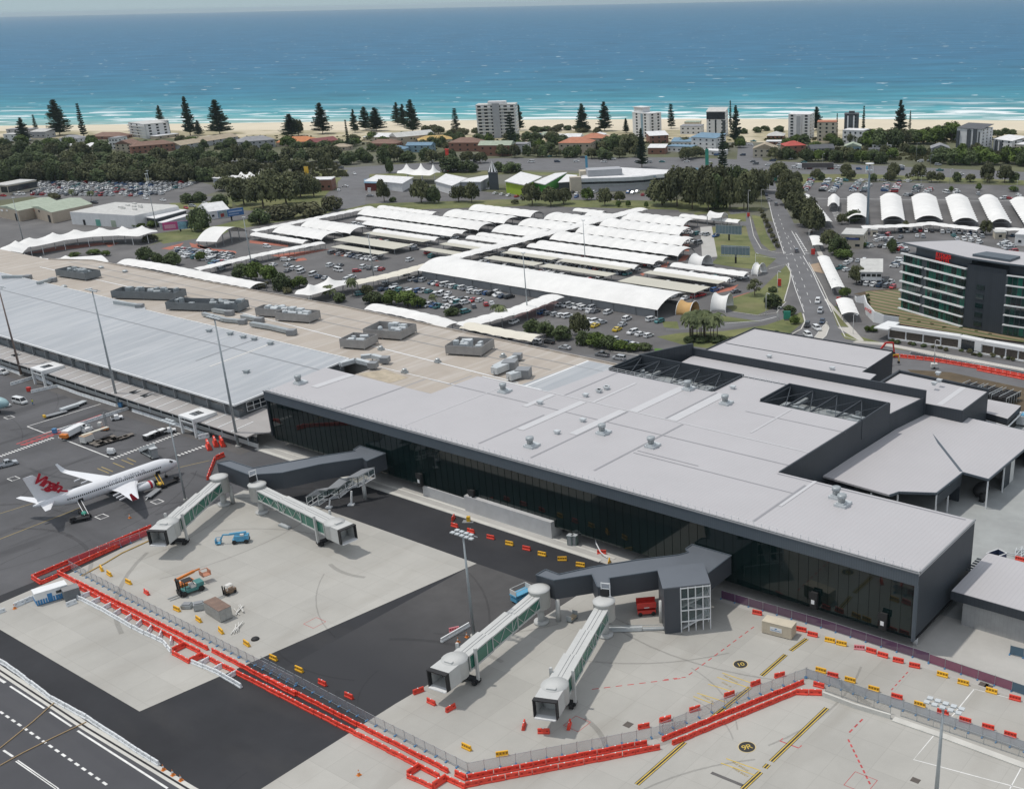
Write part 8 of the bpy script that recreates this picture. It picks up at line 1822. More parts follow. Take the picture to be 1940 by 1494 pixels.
belt('low shrub in the planting along the hotel wall','shrubs along the hotel wall',zG,(690,1900),(515,700),16,60,32,('shrub','dense'));belt('shrub on the garden edge above the hotel wall','shrubs along the hotel wall',zG,(800,1750),(330,480),10,50,22,('shrub','green'));belt('shrub at the hotel entry','shrubs along the hotel wall',zG,(480,560),(430,430),3,70,50,'green');belt('shrub beside the white swoosh wall','shrubs along the hotel wall',zG,(500,520),(100,240),4,50,35,('dense','shrub'))
small=sorted([t for t in TREES if t[2]not in('palm','shrub')],key=lambda t:-t[0])[290:];masses={}
for _,T_,k in small:
 for c in list(T_.children):
  M4=Matrix.LocRotScale(T_.location,T_.rotation_euler,T_.scale)@Matrix.LocRotScale(c.location,c.rotation_euler,c.scale);me=c.data;vs=[M4@v.co for v in me.vertices];mb=masses.setdefault(me.materials[0],MB());o=len(mb.v)
  mb.v+=[tuple(v)for v in vs];mb.f+=[[i+o for i in f.vertices]for f in me.polygons];mb.m+=[0]*len(me.polygons);bpy.data.objects.remove(c)
 bpy.data.objects.remove(T_)
mm=MB();ms=list(masses)
for i,m in enumerate(ms):o=len(mm.v);mm.v+=masses[m].v;mm.f+=[[k+o for k in f]for f in masses[m].f];mm.m+=[i]*len(masses[m].f)
tag(mm.build('distant_trees',ms),'mass of small far trees between the coast houses and along the belts','trees',kind='stuff')
g=MB();rr=random.Random(4)
def tufts(px,n,s):
 P=[W(*q)for q in px];x0,x1=min(p.x for p in P),max(p.x for p in P);y0,y1=min(p.y for p in P),max(p.y for p in P)
 def inside(x,y):
  c=False;j=len(P)-1
  for i in range(len(P)):
   if(P[i].y>y)!=(P[j].y>y)and x<(P[j].x-P[i].x)*(y-P[i].y)/(P[j].y-P[i].y)+P[i].x:c=not c
   j=i
  return c
 k=0
 while k<n:
  x,y=rr.uniform(x0,x1),rr.uniform(y0,y1)
  k+=1
  if not inside(x,y):continue
  for q in range(5):
   a=rr.uniform(0,6.28);l=s*rr.uniform(.5,1.2);d=Vector((cos(a),sin(a),0))*l;c_=Vector((x+rr.uniform(-s,s),y+rr.uniform(-s,s),0));g.add([c_-d,c_+d,c_+d*.6+Vector((0,0,l)),c_-d*.6+Vector((rr.uniform(-.3,.3),0,l*1.2))],[(0,1,2,3)])
tufts([(0,300),(640,312),(660,335),(430,345),(0,345)],2600,1.6);tufts([(430,258),(1400,262),(1400,268),(430,270)],1500,1.0);tufts([(1450,262),(1940,262),(1940,272),(1450,268)],1500,1.2);tufts([(0,285),(1400,285),(1400,270),(0,270)],1600,1.4);tufts([(1470,300),(1940,310),(1940,285),(1470,280)],900,1.4)
tag(g.build('ground_cover',L_scrub),'low scrub and undergrowth between houses, dunes and tree belts','scrub',kind='stuff')
# buildings beyond the airport
def hgt(p,ytop):
 lo,hi=.5,90
 for _ in range(36):
  m_=(lo+hi)/2;d=p+Vector((0,0,m_-CAM_H));y=CY-FPX*d.dot(BU)/d.dot(BF)
  if y>ytop:lo=m_
  else:hi=m_
 return lo
tiles={'terra':(.42,.17,.10),'orange':(.50,.19,.075),'red':(.40,.07,.055),'wine':(.20,.06,.06),'brown':(.20,.12,.09),'tan':(.36,.30,.22),'grey':(.26,.265,.28),'dark':(.09,.095,.105),'white':(.68,.68,.68),'blue':(.15,.25,.34),'sage':(.33,.38,.30),'yellow':(.48,.33,.12),'pale':(.50,.50,.48)}
RFM={k:mat('roof_'+k,c,.8,.15,.4)for k,c in tiles.items()}
walls={'white':(.66,.66,.66),'cream':(.50,.45,.36),'brick':(.24,.12,.085),'grey':(.36,.37,.39),'blue':(.22,.32,.38),'dark':(.07,.08,.09),'tan':(.40,.34,.27),'lime':(.30,.42,.03),'green':(.07,.30,.04),'maroon':(.14,.03,.025)}
WLM={k:mat('wall_'+k,c,.85,.08,.4)for k,c in walls.items()}
WIN=MB().box(-.5,.5,-.06,.03,0,1).mesh('window',win_m)
def bld(label,zf,ql,qr,top,depth,wall='cream',roof='terra',kind='hip',rows=2,cols=4,name='house',group=None,ww=1.5,wh=1.2,balc=False,side=True,ww2=None,rz_=None):
 "ql, qr foot of the front wall, top pixel row of the eaves"
 a,b_=W(*zf(*ql)),W(*zf(*qr));d=b_-a;L_=d.length;h=hgt(a,zf(ql[0],top)[1]);an=atan2(d.y,d.x)if rz_ is None else rz_
 T_=thing(name,label,'building' if name!='house' else 'house',a,an,group)
 MB().box(0,L_,0,depth,0,h).build('wall',WLM[wall],T_)
 r=MB();o=.5;x0,x1,y0,y1=-o,L_+o,-o,depth+o;z=h+.005
 if kind=='flat':r.box(-.2,L_+.2,-.2,depth+.2,h,h+.45);r.box(.1,L_-.1,.1,depth-.1,h+.451,h+.5)
 elif kind=='skew':r.add([(x0,y0,z),(x1,y0,z),(x1,y1,z+depth*.12),(x0,y1,z+depth*.12),(x0,y0,z+.2),(x1,y0,z+.2),(x1,y1,z+.2+depth*.12),(x0,y1,z+.2+depth*.12)],[(0,3,2,1),(4,5,6,7),(0,1,5,4),(1,2,6,5),(2,3,7,6),(3,0,4,7)])
 elif kind=='gable':
  rh=depth*.2;ym=depth/2;r.add([(x0,y0,z),(x1,y0,z),(x1,y1,z),(x0,y1,z),(x0,ym,z+rh),(x1,ym,z+rh)],[(0,1,5,4),(2,3,4,5),(0,4,3),(1,2,5),(0,3,2,1)])
 elif kind=='front':
  rh=L_*.2;xm=L_/2;r.add([(x0,y0,z),(x1,y0,z),(x1,y1,z),(x0,y1,z),(xm,y0,z+rh),(xm,y1,z+rh)],[(0,1,4),(3,5,2),(0,4,5,3),(1,2,5,4),(0,3,2,1)])
 else:
  m_=min(L_,depth)/2;rh=m_*.42;r.add([(x0,y0,z),(x1,y0,z),(x1,y1,z),(x0,y1,z)]+([(m_,depth/2,z+rh),(L_-m_,depth/2,z+rh)]if L_>depth else[(L_/2,m_,z+rh),(L_/2,depth-m_,z+rh)]),[(0,1,5,4),(2,3,4,5),(0,4,3),(1,2,5),(0,3,2,1)]if L_>depth else[(0,1,4),(1,2,5,4),(2,3,5),(3,0,4,5),(0,3,2,1)])
 r.build('roof',RFM[roof],T_)
 fh=h/max(rows,1);n=0
 def wn(x,y,z,rot,w):
  o_=bpy.data.objects.new('window',WIN);C.objects.link(o_);o_.parent=T_;o_.location=(x,y,z);o_.rotation_euler=(0,0,rot);o_.scale=(w,1,min(wh,fh*.6))
 for i in range(rows):
  for j in range(cols):
   if n>96:break
   wn((j+.5)*L_/cols,-.02,fh*i+fh*.3,0,min(ww,L_/cols*.8));n+=1
  if side:
   nc=max(1,int(depth/6))
   for j in range(nc):
    if n<98:wn(L_+.02,(j+.5)*depth/nc,fh*i+fh*.3,PI/2,ww2 or ww);n+=1
 if balc:
  for i in range(1,rows):MB().box(.3,L_-.3,-1.5,-.07,fh*i-.12,fh*i+.9*0+.1).build('balcony',white_m,T_);MB().box(.3,L_-.3,-1.55,-1.45,fh*i+.1,fh*i+1).build('balustrade',WLM['grey']if wall!='white' else offwhite_m,T_)
 return T_,L_,h
hg=None
X1,X2,S2,S3,E5,W5=zX1,zX2,zS2,zS,Zm(1260,190,5.706),Zm(1600,190,5.706)
for a in(('white modern house behind the dark pine at the far left',X1,(50,500),(240,500),430,12,'white','pale','flat',2,3),('grey house with balcony above the white one at the far left',X1,(80,440),(340,440),375,12,'grey','grey','flat',2,4),('pale sloping roofed house right of the dark pine',X1,(340,470),(500,470),400,14,'grey','pale','skew',1,3),
('long low white roofed house among the left trees',X1,(630,580),(760,580),560,10,'white','white','skew',1,3),('white flat roofed house with a long white roof edge',X1,(890,600),(1120,600),560,14,'tan','white','skew',1,4),('brown roofed house on the beach edge right of the sparse pine',X1,(980,480),(1320,480),450,16,'brick','brown','hip',1,4),('pair of white houses under the big broad pine',X1,(650,510),(860,510),470,12,'white','grey','hip',1,4),('white apartment house with dark windows left of the brown roofed block',X1,(1195,590),(1290,590),470,14,'white','grey','flat',3,3),
('three storey cream house with gabled front and verandas',X1,(1260,630),(1430,630),530,14,'cream','brown','front',3,3),('long brick block with brown tiled roof below the blue grey apartments',X1,(1430,640),(1900,600),560,14,'brick','brown','hip',2,8),('low house with white roof edge right of the blue grey apartments',X1,(1700,480),(1940,450),450,10,'tan','white','flat',1,3),
('very long sandy roofed row house',X2,(20,600),(640,500),545,15,'grey','tan','gable',2,8),('grey roofed apartment block left of the orange roof',X2,(650,590),(1040,560),510,16,'grey','grey','hip',2,6),('low pale house at the foot of the narrow tall pine',X2,(240,490),(400,490),470,9,'blue','pale','hip',1,2),
('house with bright orange tiled roof',X2,(1050,560),(1480,545),515,18,'tan','orange','hip',1,5),('house with dark red roof right of the orange one',X2,(1480,570),(1720,540),515,14,'brick','wine','gable',1,4),('small tan roofed house below the dark red one',X2,(1650,600),(1820,600),560,10,'tan','tan','hip',1,2),
('white roofed house below the pine group of three',S2,(115,260),(305,260),238,14,'cream','white','hip',1,4),('brown roofed house below the white roofed one',S2,(140,300),(300,300),275,14,'brick','brown','hip',1,4),('house with long pale roof and brown walls',S2,(310,290),(520,270),240,16,'tan','pale','gable',2,4),('house with yellow ochre roof',S2,(430,290),(620,280),258,14,'cream','yellow','hip',1,4),('light blue weatherboard house left of the brick one',S2,(360,325),(500,325),285,10,'blue','blue','gable',2,4),('small blue house at the left of the light blue one',S2,(260,335),(350,335),305,10,'blue','blue','hip',1,2),
('red brick house with brown hipped roof',S2,(600,320),(770,320),270,16,'brick','brown','hip',2,4),('brick and pale roofed block right of the red brick house',S2,(770,345),(950,345),285,14,'brick','sage','gable',2,4),('low white house right of the brick and pale block',S2,(960,325),(1040,325),280,12,'white','grey','flat',2,2),('small blue roofed beach house',S2,(1050,245),(1110,245),232,10,'blue','blue','gable',1,1),('small white gabled beach house',S2,(1125,245),(1180,245),225,10,'white','sage','gable',1,1),('white skillion roofed house on the dunes',S2,(1150,260),(1250,260),240,12,'tan','white','skew',1,3),('second white roofed house on the dunes',S2,(1255,260),(1340,260),238,12,'white','white','gable',1,2),('low white roofed house behind the terracotta villa',S2,(1415,240),(1475,240),225,10,'white','white','hip',1,2),
('big villa with terracotta roof and tall columns',S2,(1220,330),(1400,330),272,18,'tan','terra','hip',2,5),('terracotta roofed wing behind the big villa',S2,(1340,290),(1480,290),245,16,'tan','terra','hip',2,3),('white roofed low block right of the slim tower',S2,(1735,275),(1840,270),232,16,'brick','white','skew',2,3),('small white curved roof building by the blue apartments',S2,(1725,335),(1820,335),300,12,'brick','white','skew',1,2),
('white apartments with light blue roof, left lower part',E5,(20,555),(285,565),500,12,'white','blue','flat',1,5),('white apartments with light blue roof, middle part',E5,(70,500),(290,500),450,14,'white','blue','skew',1,5),('white four storey apartments with blue roof by the junction',E5,(285,530),(550,545),400,16,'white','blue','skew',3,4),('white terraced house with roof garden',E5,(165,370),(390,370),285,16,'white','grey','flat',2,4),('low green roofed house on the beach side',E5,(210,300),(370,300),240,12,'cream','sage','flat',1,3),('white shop awning building at the junction',E5,(410,590),(620,600),545,10,'white','white','flat',1,3),
('tan gabled shop house at the street corner',E5,(950,620),(1200,620),525,14,'cream','tan','front',2,4),('white flat roofed building behind the gabled shop',E5,(1090,480),(1340,480),450,10,'brick','white','flat',1,4),('pale roofed house near the beach end of the street',E5,(1100,420),(1280,420),385,16,'brick','pale','hip',1,4),('brick house with bright red tiled roof',E5,(1300,580),(1520,570),495,14,'brick','red','hip',2,3),('low dark roofed house below the beige tower',E5,(1580,560),(1830,550),525,12,'grey','dark','gable',1,3),
('sage green gabled house',W5,(0,550),(175,550),500,12,'blue','sage','front',1,3),('white roofed low buildings among trees',W5,(300,515),(510,515),488,12,'white','white','flat',1,4),('dark and white roofed house behind the hedge',W5,(260,560),(470,560),540,12,'grey','dark','flat',1,4),('dark grey house with stepped gables',W5,(935,590),(1130,590),520,14,'grey','grey','front',2,3),('white rooflet house among the trees',W5,(620,430),(690,430),385,10,'white','white','front',1,1),('brown roofed house behind the stepped gables',W5,(890,430),(1060,430),405,12,'white','brown','hip',1,3),('white villa with pale roof right of the angular apartments',W5,(1780,470),(1940,470),415,14,'white','tan','hip',2,3),('cream block at the right edge of the coast',W5,(1845,600),(2000,610),480,14,'cream','white','flat',2,3),('low white wall houses near the striped tower',W5,(1160,440),(1200,440),370,10,'white','white','flat',1,1),('low white terrace left of the angular apartments',W5,(1490,540),(1590,540),450,12,'white','pale','flat',2,2)):
 bld(a[0],a[1],a[2],a[3],a[4],a[5],a[6],a[7],a[8],a[9],a[10],group='houses of the coast strip')
gt='apartment towers on the beach front'
def tower(label,zf,ql,qr,top,depth,wall,roof,kind,rows,cols,ww=2.2,balc=False,extra=(),side=True):
 T_,L_,h=bld(label,zf,ql,qr,top,depth,wall,roof,kind,rows,cols,'apartment_tower',gt,ww,1.5,balc,side)
 for nm,x0,x1,y0,y1,z0,z1,m in extra:MB().box(x0*L_,x1*L_,y0,y1,z0*h,z1*h).build(nm,m,T_)
 return T_
tower('big white tower with stacked balconies and grey central core',S2,(765,245),(985,240),60,18,'white','pale','flat',10,6,3.0,True,(('lift_core',.42,.6,-2.2,-.1,0,1.06,WLM['grey']),('roof_room',.3,.75,3,12,1.02,1.1,WLM['white'])))
tower('slim white tower with a raised square top left of its grey side',S2,(1640,235),(1735,245),100,14,'white','white','flat',8,2,2.2,False,(('stair_core',.05,.55,1,10,.9,1.22,WLM['white']),('core_roof',.0,.6,.5,10.5,1.221,1.25,WLM['white']),('blue_panel',.5,.62,-.3,-.08,.05,.98,WLM['blue'])))
tower('tower with dark glass top storeys over a white base and skewed roof',E5,(450,395),(650,395),125,18,'white','pale','skew',7,3,1.2,False,(('glass_top',.0,1.0,-.35,-.08,.70,.98,win_m),('window_strip',.45,.53,-.2,-.08,.1,.66,win_m),('glass_side',.85,1.02,-.3,-.08,0,.66,WLM['dark'])))
tower('white nine storey tower with a projecting centre bay',E5,(1330,415),(1560,420),155,16,'white','white','flat',8,3,2.4,False,(('centre_bay',.36,.62,-1.2,-.1,0,.98,WLM['white']),('balcony_column',.4,.58,-1.35,-1.21,.04,.95,WLM['grey'])))
tower('beige six storey block with a peach roof slab',E5,(1640,450),(1845,450),240,14,'cream','terra','flat',5,3,1.6)
tower('dark topped tower with white vertical stripes over a white podium',S3,(920,260),(1000,260),110,12,'dark','dark','flat',8,2,2.0,False,(('white_stripe',.2,.3,-.5,-.08,.2,.95,white_m),('white_stripe',.62,.72,-.5,-.08,.2,.95,white_m),('roof_room',.3,.7,3,8,1.02,1.1,WLM['dark'])))
tower('white podium block below the dark topped tower',S3,(912,275),(1028,280),200,14,'white','white','flat',3,4,1.5)
tower('white tower with dark vertical stripes and a dark overhanging roof',W5,(1200,560),(1465,580),300,18,'white','dark','skew',8,1,1.4,False,(('dark_stripe',.42,.58,-.4,-.08,.05,.97,WLM['dark']),('dark_stripe',.66,.82,-.4,-.08,0,1.0,WLM['dark']),('dark_stripe',.88,.93,-.4,-.08,0,.9,WLM['dark']),('round_balconies',.02,.12,-1.2,-.1,.2,.9,WLM['dark'])))
tower('white angular apartment block with small dark windows at the right',W5,(1600,560),(1800,585),420,16,'white','white','skew',4,3,1.4,False,(('dark_bay',.1,.25,-.4,-.08,.1,.9,WLM['dark']),('dark_bay',.35,.5,-.4,-.08,.1,.9,WLM['dark'])))
tower('blue grey and white apartment block near the left pines',X1,(1415,450),(1600,475),300,22,'white','pale','flat',5,3,2.4,True,(('white_bay',.75,.98,-1.0,-.1,0,1.05,WLM['white']),))
tower('teal walled right wing of the blue grey apartments',X1,(1690,440),(1850,430),290,16,'blue','pale','flat',5,2,2.4,True)
def slab(name,label,px,zf,z,t,wallm,roofm,cat='building',z0=0,inset=.94,tilt=0.0):
 P=[W(*zf(*q),z)for q in px];c=sum(P,Vector())/len(P);T_=thing(name,label,cat,(c.x,c.y,0));Q=[(p.x-c.x,p.y-c.y)for p in P];Qi=[(x*inset,y*inset)for x,y in Q]
 MB().prism(Qi,z0,z-t).build('wall',wallm,T_);MB().prism(Q,lambda x,y:z-t+.001,z).build('roof',roofm,T_);return T_,Q,Qi,c
shop_roof=RFM['white']
T_,*_=slab('shop','shop with a red lettered wall and white roof left of the peaked tents',[(440,250),(870,275),(740,350),(600,335),(300,320)],zP,5.5,.5,WLM['white'],shop_roof)
T_,Q,Qi,c=slab('shop_wing','dark red walled front of the shop with white signs',[(300,300),(480,290),(470,345),(300,340)],zP,5.2,.4,WLM['maroon'],RFM['blue'])
p=W(*zP(380,470));g=MB();a_=scr_rot(zP(380,470),0);p-=c
for k in range(3):g.obox((p.x-.5+(k==2)*.3,p.y-.6,1.0+k*1.1),2.2-.6*(k==0),.2,.8,a_)
g.build('sign',white_m,T_)
slab('shop','white roofed shop between the tents and the striped peak tower',[(1240,235),(1500,290),(1310,375),(1110,320)],zP,6,.5,WLM['white'],shop_roof);slab('shop','narrow white roofed shop wing reaching the striped peak tower',[(1490,290),(1800,240),(1640,330),(1400,330)],zP,6,.5,WLM['grey'],shop_roof)
nr=[W(*zP(*q),4.5)for q in((680,255),(870,280),(1060,285),(1180,250))];fr=[W(*zP(*q),4.5)for q in((700,225),(880,225),(1060,230),(1170,240))];tent('three peaked cream tent over the shop court',nr,fr,[.2,.5,.8],5.5,6.5)
T_,Q,Qi,c=slab('peak_tower','dark tower with a black and white striped cone on top',[(1720,205),(1830,205),(1840,225),(1725,225)],zP,11,.6,WLM['dark'],WLM['dark'],'tower')
for k in range(16):g=MB();a0,a1=2*PI*k/16,2*PI*(k+1)/16;g.add([(3*cos(a0),3*sin(a0),11.2),(3*cos(a1),3*sin(a1),11.2),(0,0,18)],[(0,1,2)]);g.build('cone_stripe',white_m if k%2 else black_m,T_)
T_,Q,Qi,c=slab('showroom','white roofed showroom with lime green wall',[(250,190),(465,240),(290,325),(85,285)],zO,7.5,.5,WLM['lime'],shop_roof)
p=W(*zO(165,410))-c;g=MB();g.obox((p.x,p.y,1),9,.5,5.5,scr_rot(zO(165,410),-8));g.build('front_wall',WLM['white'],T_)
T_,*_=slab('showroom','white roofed showroom with grass green wall',[(600,205),(725,195),(500,320),(380,295)],zO,6.5,.5,WLM['green'],shop_roof);slab('showroom_porch','small white roofed porch between the green wall and the grey showroom',[(720,215),(830,225),(780,290),(630,300)],zO,5.5,.4,WLM['dark'],shop_roof)
T_,Q,Qi,c=slab('showroom_block','long grey curved showroom with dark window band and blue sign',[(850,262),(1100,255),(1300,250),(1500,240),(1870,195),(1840,175),(1240,145),(1180,200),(880,215)],zO,8.5,2.2,WLM['grey'],galv_lt,inset=1.0)
g=MB();g.prism([(x*1.015,y*1.015)for x,y in Q],5.0,6.3);g.build('window_band',win_m,T_);g=MB();g.prism([(x*1.03,y*1.03)for x,y in Q],4.0,4.8);g.build('awning',galv,T_);g=MB();g.prism([(x*.97,y*.97)for x,y in Q],8.5,8.6);g.build('roof_sheet',shop_roof,T_)
p=W(*zO(1560,245),7.4)-c;g=MB();an=scr_rot(zO(1560,245),3);g.obox((p.x,p.y-.9,6.8),21,.4,2.0,an);g.build('sign_board',white_m,T_)
lettering('sign_lettering','Commonwealth',2.2,mat('sign_blue',(.05,.20,.36),.5,.1,1),T_,(p.x-8.6*cos(an),p.y-1.5-8.6*sin(an),7.0),(PI/2,0,an),0,.03)
p=W(*zO(1100,215),9)-c;g=MB();g.obox((p.x,p.y,8.6),22,12,4,an);g.build('roof_plant_screen',WLM['grey'],T_);p=W(*zO(970,205),9)-c;g=MB();g.obox((p.x,p.y,6),15,8,5,an);g.build('roof_room',WLM['cream'],T_);p=W(*zO(815,400))-c;g=MB();g.obox((p.x,p.y,0),7,5,9.6,an);g.build('entrance_tower',WLM['cream'],T_)
p=W(*zO(1250,375))-c;g=MB()
for k in range(7):g.obox((p.x+(k-2)*6.4*cos(an),p.y+(k-2)*6.4*sin(an),0),.9,.9,4,an)
g.build('pillar',WLM['white'],T_)
slab('blue_hall','flat blue roofed hall at the right end of the grey showroom',[(1870,160),(2060,150),(2080,200),(1880,215)],zO,6,.5,RFM['blue'],mat('deep_blue_roof',(.07,.15,.22),.6,.1,.3))
for q,h,m,lb in(((1275,210),15,red_m,'red sign pylon before the massive dark trees'),):p=W(*zP(*q));T_=thing('sign_pylon',lb,'sign',p,0,None);MB().box(-1.2,1.2,-.5,.5,0,h).build('panel',m,T_);MB().box(-1.6,1.6,-.7,.7,h,h+.8).build('cap',m,T_)
for zf,q,h,w,m,lb in((S3,(148,420),14,2.4,green_m,'green sign pylon on the highway by the woods'),(zO,(925,160),9,1.6,skyblue_m,'white and blue pylon behind the grey showroom'),(S3,(535,490),7,1.8,green_m,'green direction sign under the round tree'),(zQ,(1410,325),3.6,2.6,green_m,'green direction sign by the bright tree'),(zQ,(1883,190),3.5,1.5,red_m,'red rounded totem beside the hotel shelter'),(z8,(655,510),3.5,1.6,red_m,'red banner on the lawn by the exit road'),(z8,(832,345),3.2,1.8,red_m,'red panel at the end of the bus shelter'),(z8,(493,145),2.6,1.4,red_m,'red panel at the slip road'),(zi,(640,190),10,3,yellow_m,'yellow and grey curved pylon beside the highway')):
 p=W(*zf(*q));T_=thing('sign_pylon',lb,'sign',p,scr_rot(zf(*q),0));MB().box(-w/2,w/2,-.25,.25,.6,h).build('panel',m,T_);MB().box(-w*.4,w*.4,-.15,.15,0,.59).build('base',grey_m,T_)
for lb,ql,qr,top,dp,wl,rf,kd in(('white flat roofed hangar with two green doors',(640,510),(1330,520),395,0,'white','pale','flat'),):
 P=[W(*zF(*q),7)for q in((640,395),(1060,305),(1610,330),(1640,345),(1230,430))];c=sum(P,Vector())/5;T_=thing('hangar',lb,'building',(c.x,c.y,0));Q=[(p.x-c.x,p.y-c.y)for p in P];MB().prism(Q,0,7).build('wall',WLM['white'],T_);MB().sheet([(x*.985,y*.985)for x,y in Q],7.04).build('roof',RFM['pale'],T_)
 d=Vector(Q[4])-Vector(Q[0]);L_=d.length;d.normalize();n_=Vector((d.y,-d.x));n_=n_ if n_.y<0 else-n_
 for t,w,h,m in((.2,1.6,3,dark_m),(.42,3.4,3.6,mat('green_door',(.12,.34,.28),.4,.1,1)),(.66,3.4,3.6,RFM['sage'])):q=Vector(Q[0])+d*L_*t+n_*.05;g=MB();g.obox((q.x,q.y,0),w,.2,h,atan2(d.y,d.x));g.build('door',m,T_)
 g=MB()
 for k in range(9):g.obox((crr.uniform(-14,20),crr.uniform(-6,8),7.05),2.2,1.4,.9,.2)
 g.build('roof_unit',offwhite_m,T_)
slab('awning_hall','low white awning roof beside the white hangar',[(1240,430),(1430,455),(1720,375),(1520,355)],zF,5,.4,WLM['dark'],RFM['white']);slab('awning_hall','thin white awning over the hangar forecourt',[(1450,490),(1500,495),(1740,425),(1700,415)],zF,3.5,.3,WLM['grey'],RFM['white'])
for lb,E_,R1,R2,F_ in(('hangar with sage green roof at the left, farther one',((60,345),(160,365),(550,285),(450,262)),None,None,((0,470),(165,480))),('hangar with sage green roof and a red sign, nearer one',((355,350),(465,380),(845,300),(740,270)),None,None,None)):
 P=[W(*zF(*q),7.5)for q in E_];c=sum(P,Vector())/4;T_=thing('hangar',lb,'building',(c.x,c.y,0),0,'sage roofed hangars');Q=[Vector((p.x-c.x,p.y-c.y,0))for p in P];lft=(Q[0]-Q[1])*1.0;Qw=[Q[0]+lft*.95,Q[1],Q[2],Q[3]+lft*.95]
 MB().prism(Qw,0,lambda x,y:6.2).build('wall',WLM['tan'],T_)
 g=MB();up=Vector((0,0,6.2));rd=Vector((0,0,7.8));g.add([Qw[1]+up,Qw[2]+up,(Q[3]+rd),(Q[0]+rd)],[(0,1,2,3)]);g.add([Q[0]+rd,Q[3]+rd,Qw[3]+up,Qw[0]+up],[(0,1,2,3)]);g.add([Qw[0]+up,Qw[1]+up,Q[0]+rd],[(0,1,2)]);g.add([Qw[2]+up,Qw[3]+up,Q[3]+rd],[(0,1,2)]);g.build('roof',RFM['sage'],T_)
 d=(Qw[1]-Qw[0]);n_=Vector((d.y,-d.x,0)).normalized();n_=n_ if n_.y<0 else-n_;an=atan2(d.y,d.x)
 for t,w,z0,h,m in((.86,3.2,0,4.2,dark_m),(.2,3,4,1.0,red_m if 'red' in lb else white_m),(.46,2.4,4.6,.9,dark_m if 'red' in lb else offwhite_m)):q=Qw[0]+d*t+n_*.08;g=MB();g.obox((q.x,q.y,z0),w,.15,h,an);g.build('door' if z0==0 else 'sign',m,T_)
bld('cream shed with open dark door at the far left',zF,(-60,240),(90,245),150,24,'cream','pale','flat',1,2,'shed',ww=6,wh=4);bld('low white store by the storage yard',zS1,(1210,510),(1310,520),470,9,'grey','white','skew',1,2,'shed');bld('white roofed depot behind the pink and blue billboards',zS1,(1190,705),(1300,690),660,18,'white','white','gable',1,3,'shed');bld('brown and white motel with deep verandas',zS1,(1710,545),(1880,540),485,12,'brick','white','flat',1,5,'shop')
nr=[W(*zS1(*q),4.5)for q in((1340,482),(1410,488),(1480,488),(1560,470))];fr=[W(*zS1(*q),4.5)for q in((1350,470),(1410,470),(1480,465),(1540,455))];tent('four peaked white tent behind the gum clump',nr,fr,[.12,.38,.65,.9],4.5,5)
slab('tent_hall','white roofed hall beside the four peaked tent',[(1560,465),(1640,448),(1760,480),(1690,500)],zS1,5,.4,WLM['white'],RFM['white'])
def board(label,zf,q,w,h,z,m,deg,extra=()):
 p=W(*zf(*q));T_=thing('billboard',label,'billboard',p,scr_rot(zf(*q),deg));MB().box(-w/2,w/2,-.25,.25,z,z+h).build('panel',m,T_);MB().box(-.4,.4,.26,.7,0,z+h*.8).build('post',black_m,T_)
 for x0,x1,z0,z1,mm in extra:MB().box(x0*w,x1*w,-.3,-.26,z+z0*h,z+z1*h).build('print',mm,T_)
 return T_
hol=mat('billboard_back',(.16,.22,.25),.5,.2,1.5)
for q,lb in(((390,265),'open backed steel billboard on the lawn, farther one'),((425,385),'open backed steel billboard on the lawn, nearer one')):
 T_=board(lb,z8,q,13.5,4,3.4 if q[0]<400 else 4,hol,-3);g=MB()
 for k in range(9):g.bar((-6.7+k*1.67,-.32,3.2),(-6.7+k*1.67,-.32,8),.14)
 g.bar((-6.8,-.4,7.5),(6.8,-.4,7.5),.2);g.bar((-6.8,-.8,3.4),(6.8,-.8,3.4),.2);g.build('frame',galv,T_)
T_=board('blue billboard with a red and pale picture at its left',zT,(1290,20),15,4,2.5,mat('bill_blue',(.04,.13,.36),.5,.15,.5),8,((-.5,-.15,0,1,mat('bill_pic',(.24,.30,.34),.6,.4,.8)),(-.42,-.28,.1,.6,red_m),(-.1,.45,.55,.75,mat('bill_letters',(.35,.42,.6),.6,.3,3)),(-.1,.3,.2,.35,mat('bill_letters_low',(.3,.38,.6),.6,.3,3))));p=W(*zL(340,185));T_.location=p
T_=board('pink and blue billboard with pale lettering',zT,(1660,185),17,4.2,1.2,mat('bill_pink',(.48,.06,.22),.5,.2,.5),5,((-.05,.5,0,1,mat('bill_sky',(.20,.38,.50),.6,.5,.6)),(-.45,-.12,.2,.7,mat('bill_text',(.62,.30,.42),.6,.3,3)),(.2,.34,0,.9,mat('bill_figure',(.10,.16,.28),.6,.4,1))))
T_,L_,h=bld('two storey cream block office with flat white roof and blue sign',zS,(905,865),(1028,870),790,15,'cream','pale','flat',2,2,'office',ww=2.2);g=MB();g.box(L_*.15,L_*.8,-.3,-.1,h*.66,h*.8);g.build('sign',mat('office_sign',(.04,.07,.22),.5,.1,1),T_)
bld('white portable office with pale blue windows',z8,(1080,498),(1190,500),430,16,'white','pale','skew',2,4,'office',ww=1.8);bld('small cream hut in the right lot',zS,(1075,800),(1112,800),765,4,'cream','pale','flat',1,1,'hut');bld('cream store in the right lot by the edge',zS,(1775,815),(1835,815),780,7,'cream','pale','flat',1,1,'hut');bld('white roofed store at the right edge',zS,(1885,850),(2000,860),790,12,'white','white','flat',1,2,'hut')
p=W(*E5(1650,745));T_=thing('semi_trailer','long dark curtain sided truck stopped on the highway','truck',p,atan2(sh_d.y,sh_d.x));MB().box(-11,11,-1.3,1.3,1.0,4.3).build('trailer',mat('trailer_curtain',(.10,.09,.09),.7,.2,.5),T_);MB().box(-14,-11.2,-1.25,1.25,.8,3.6).build('cab',white_m,T_)
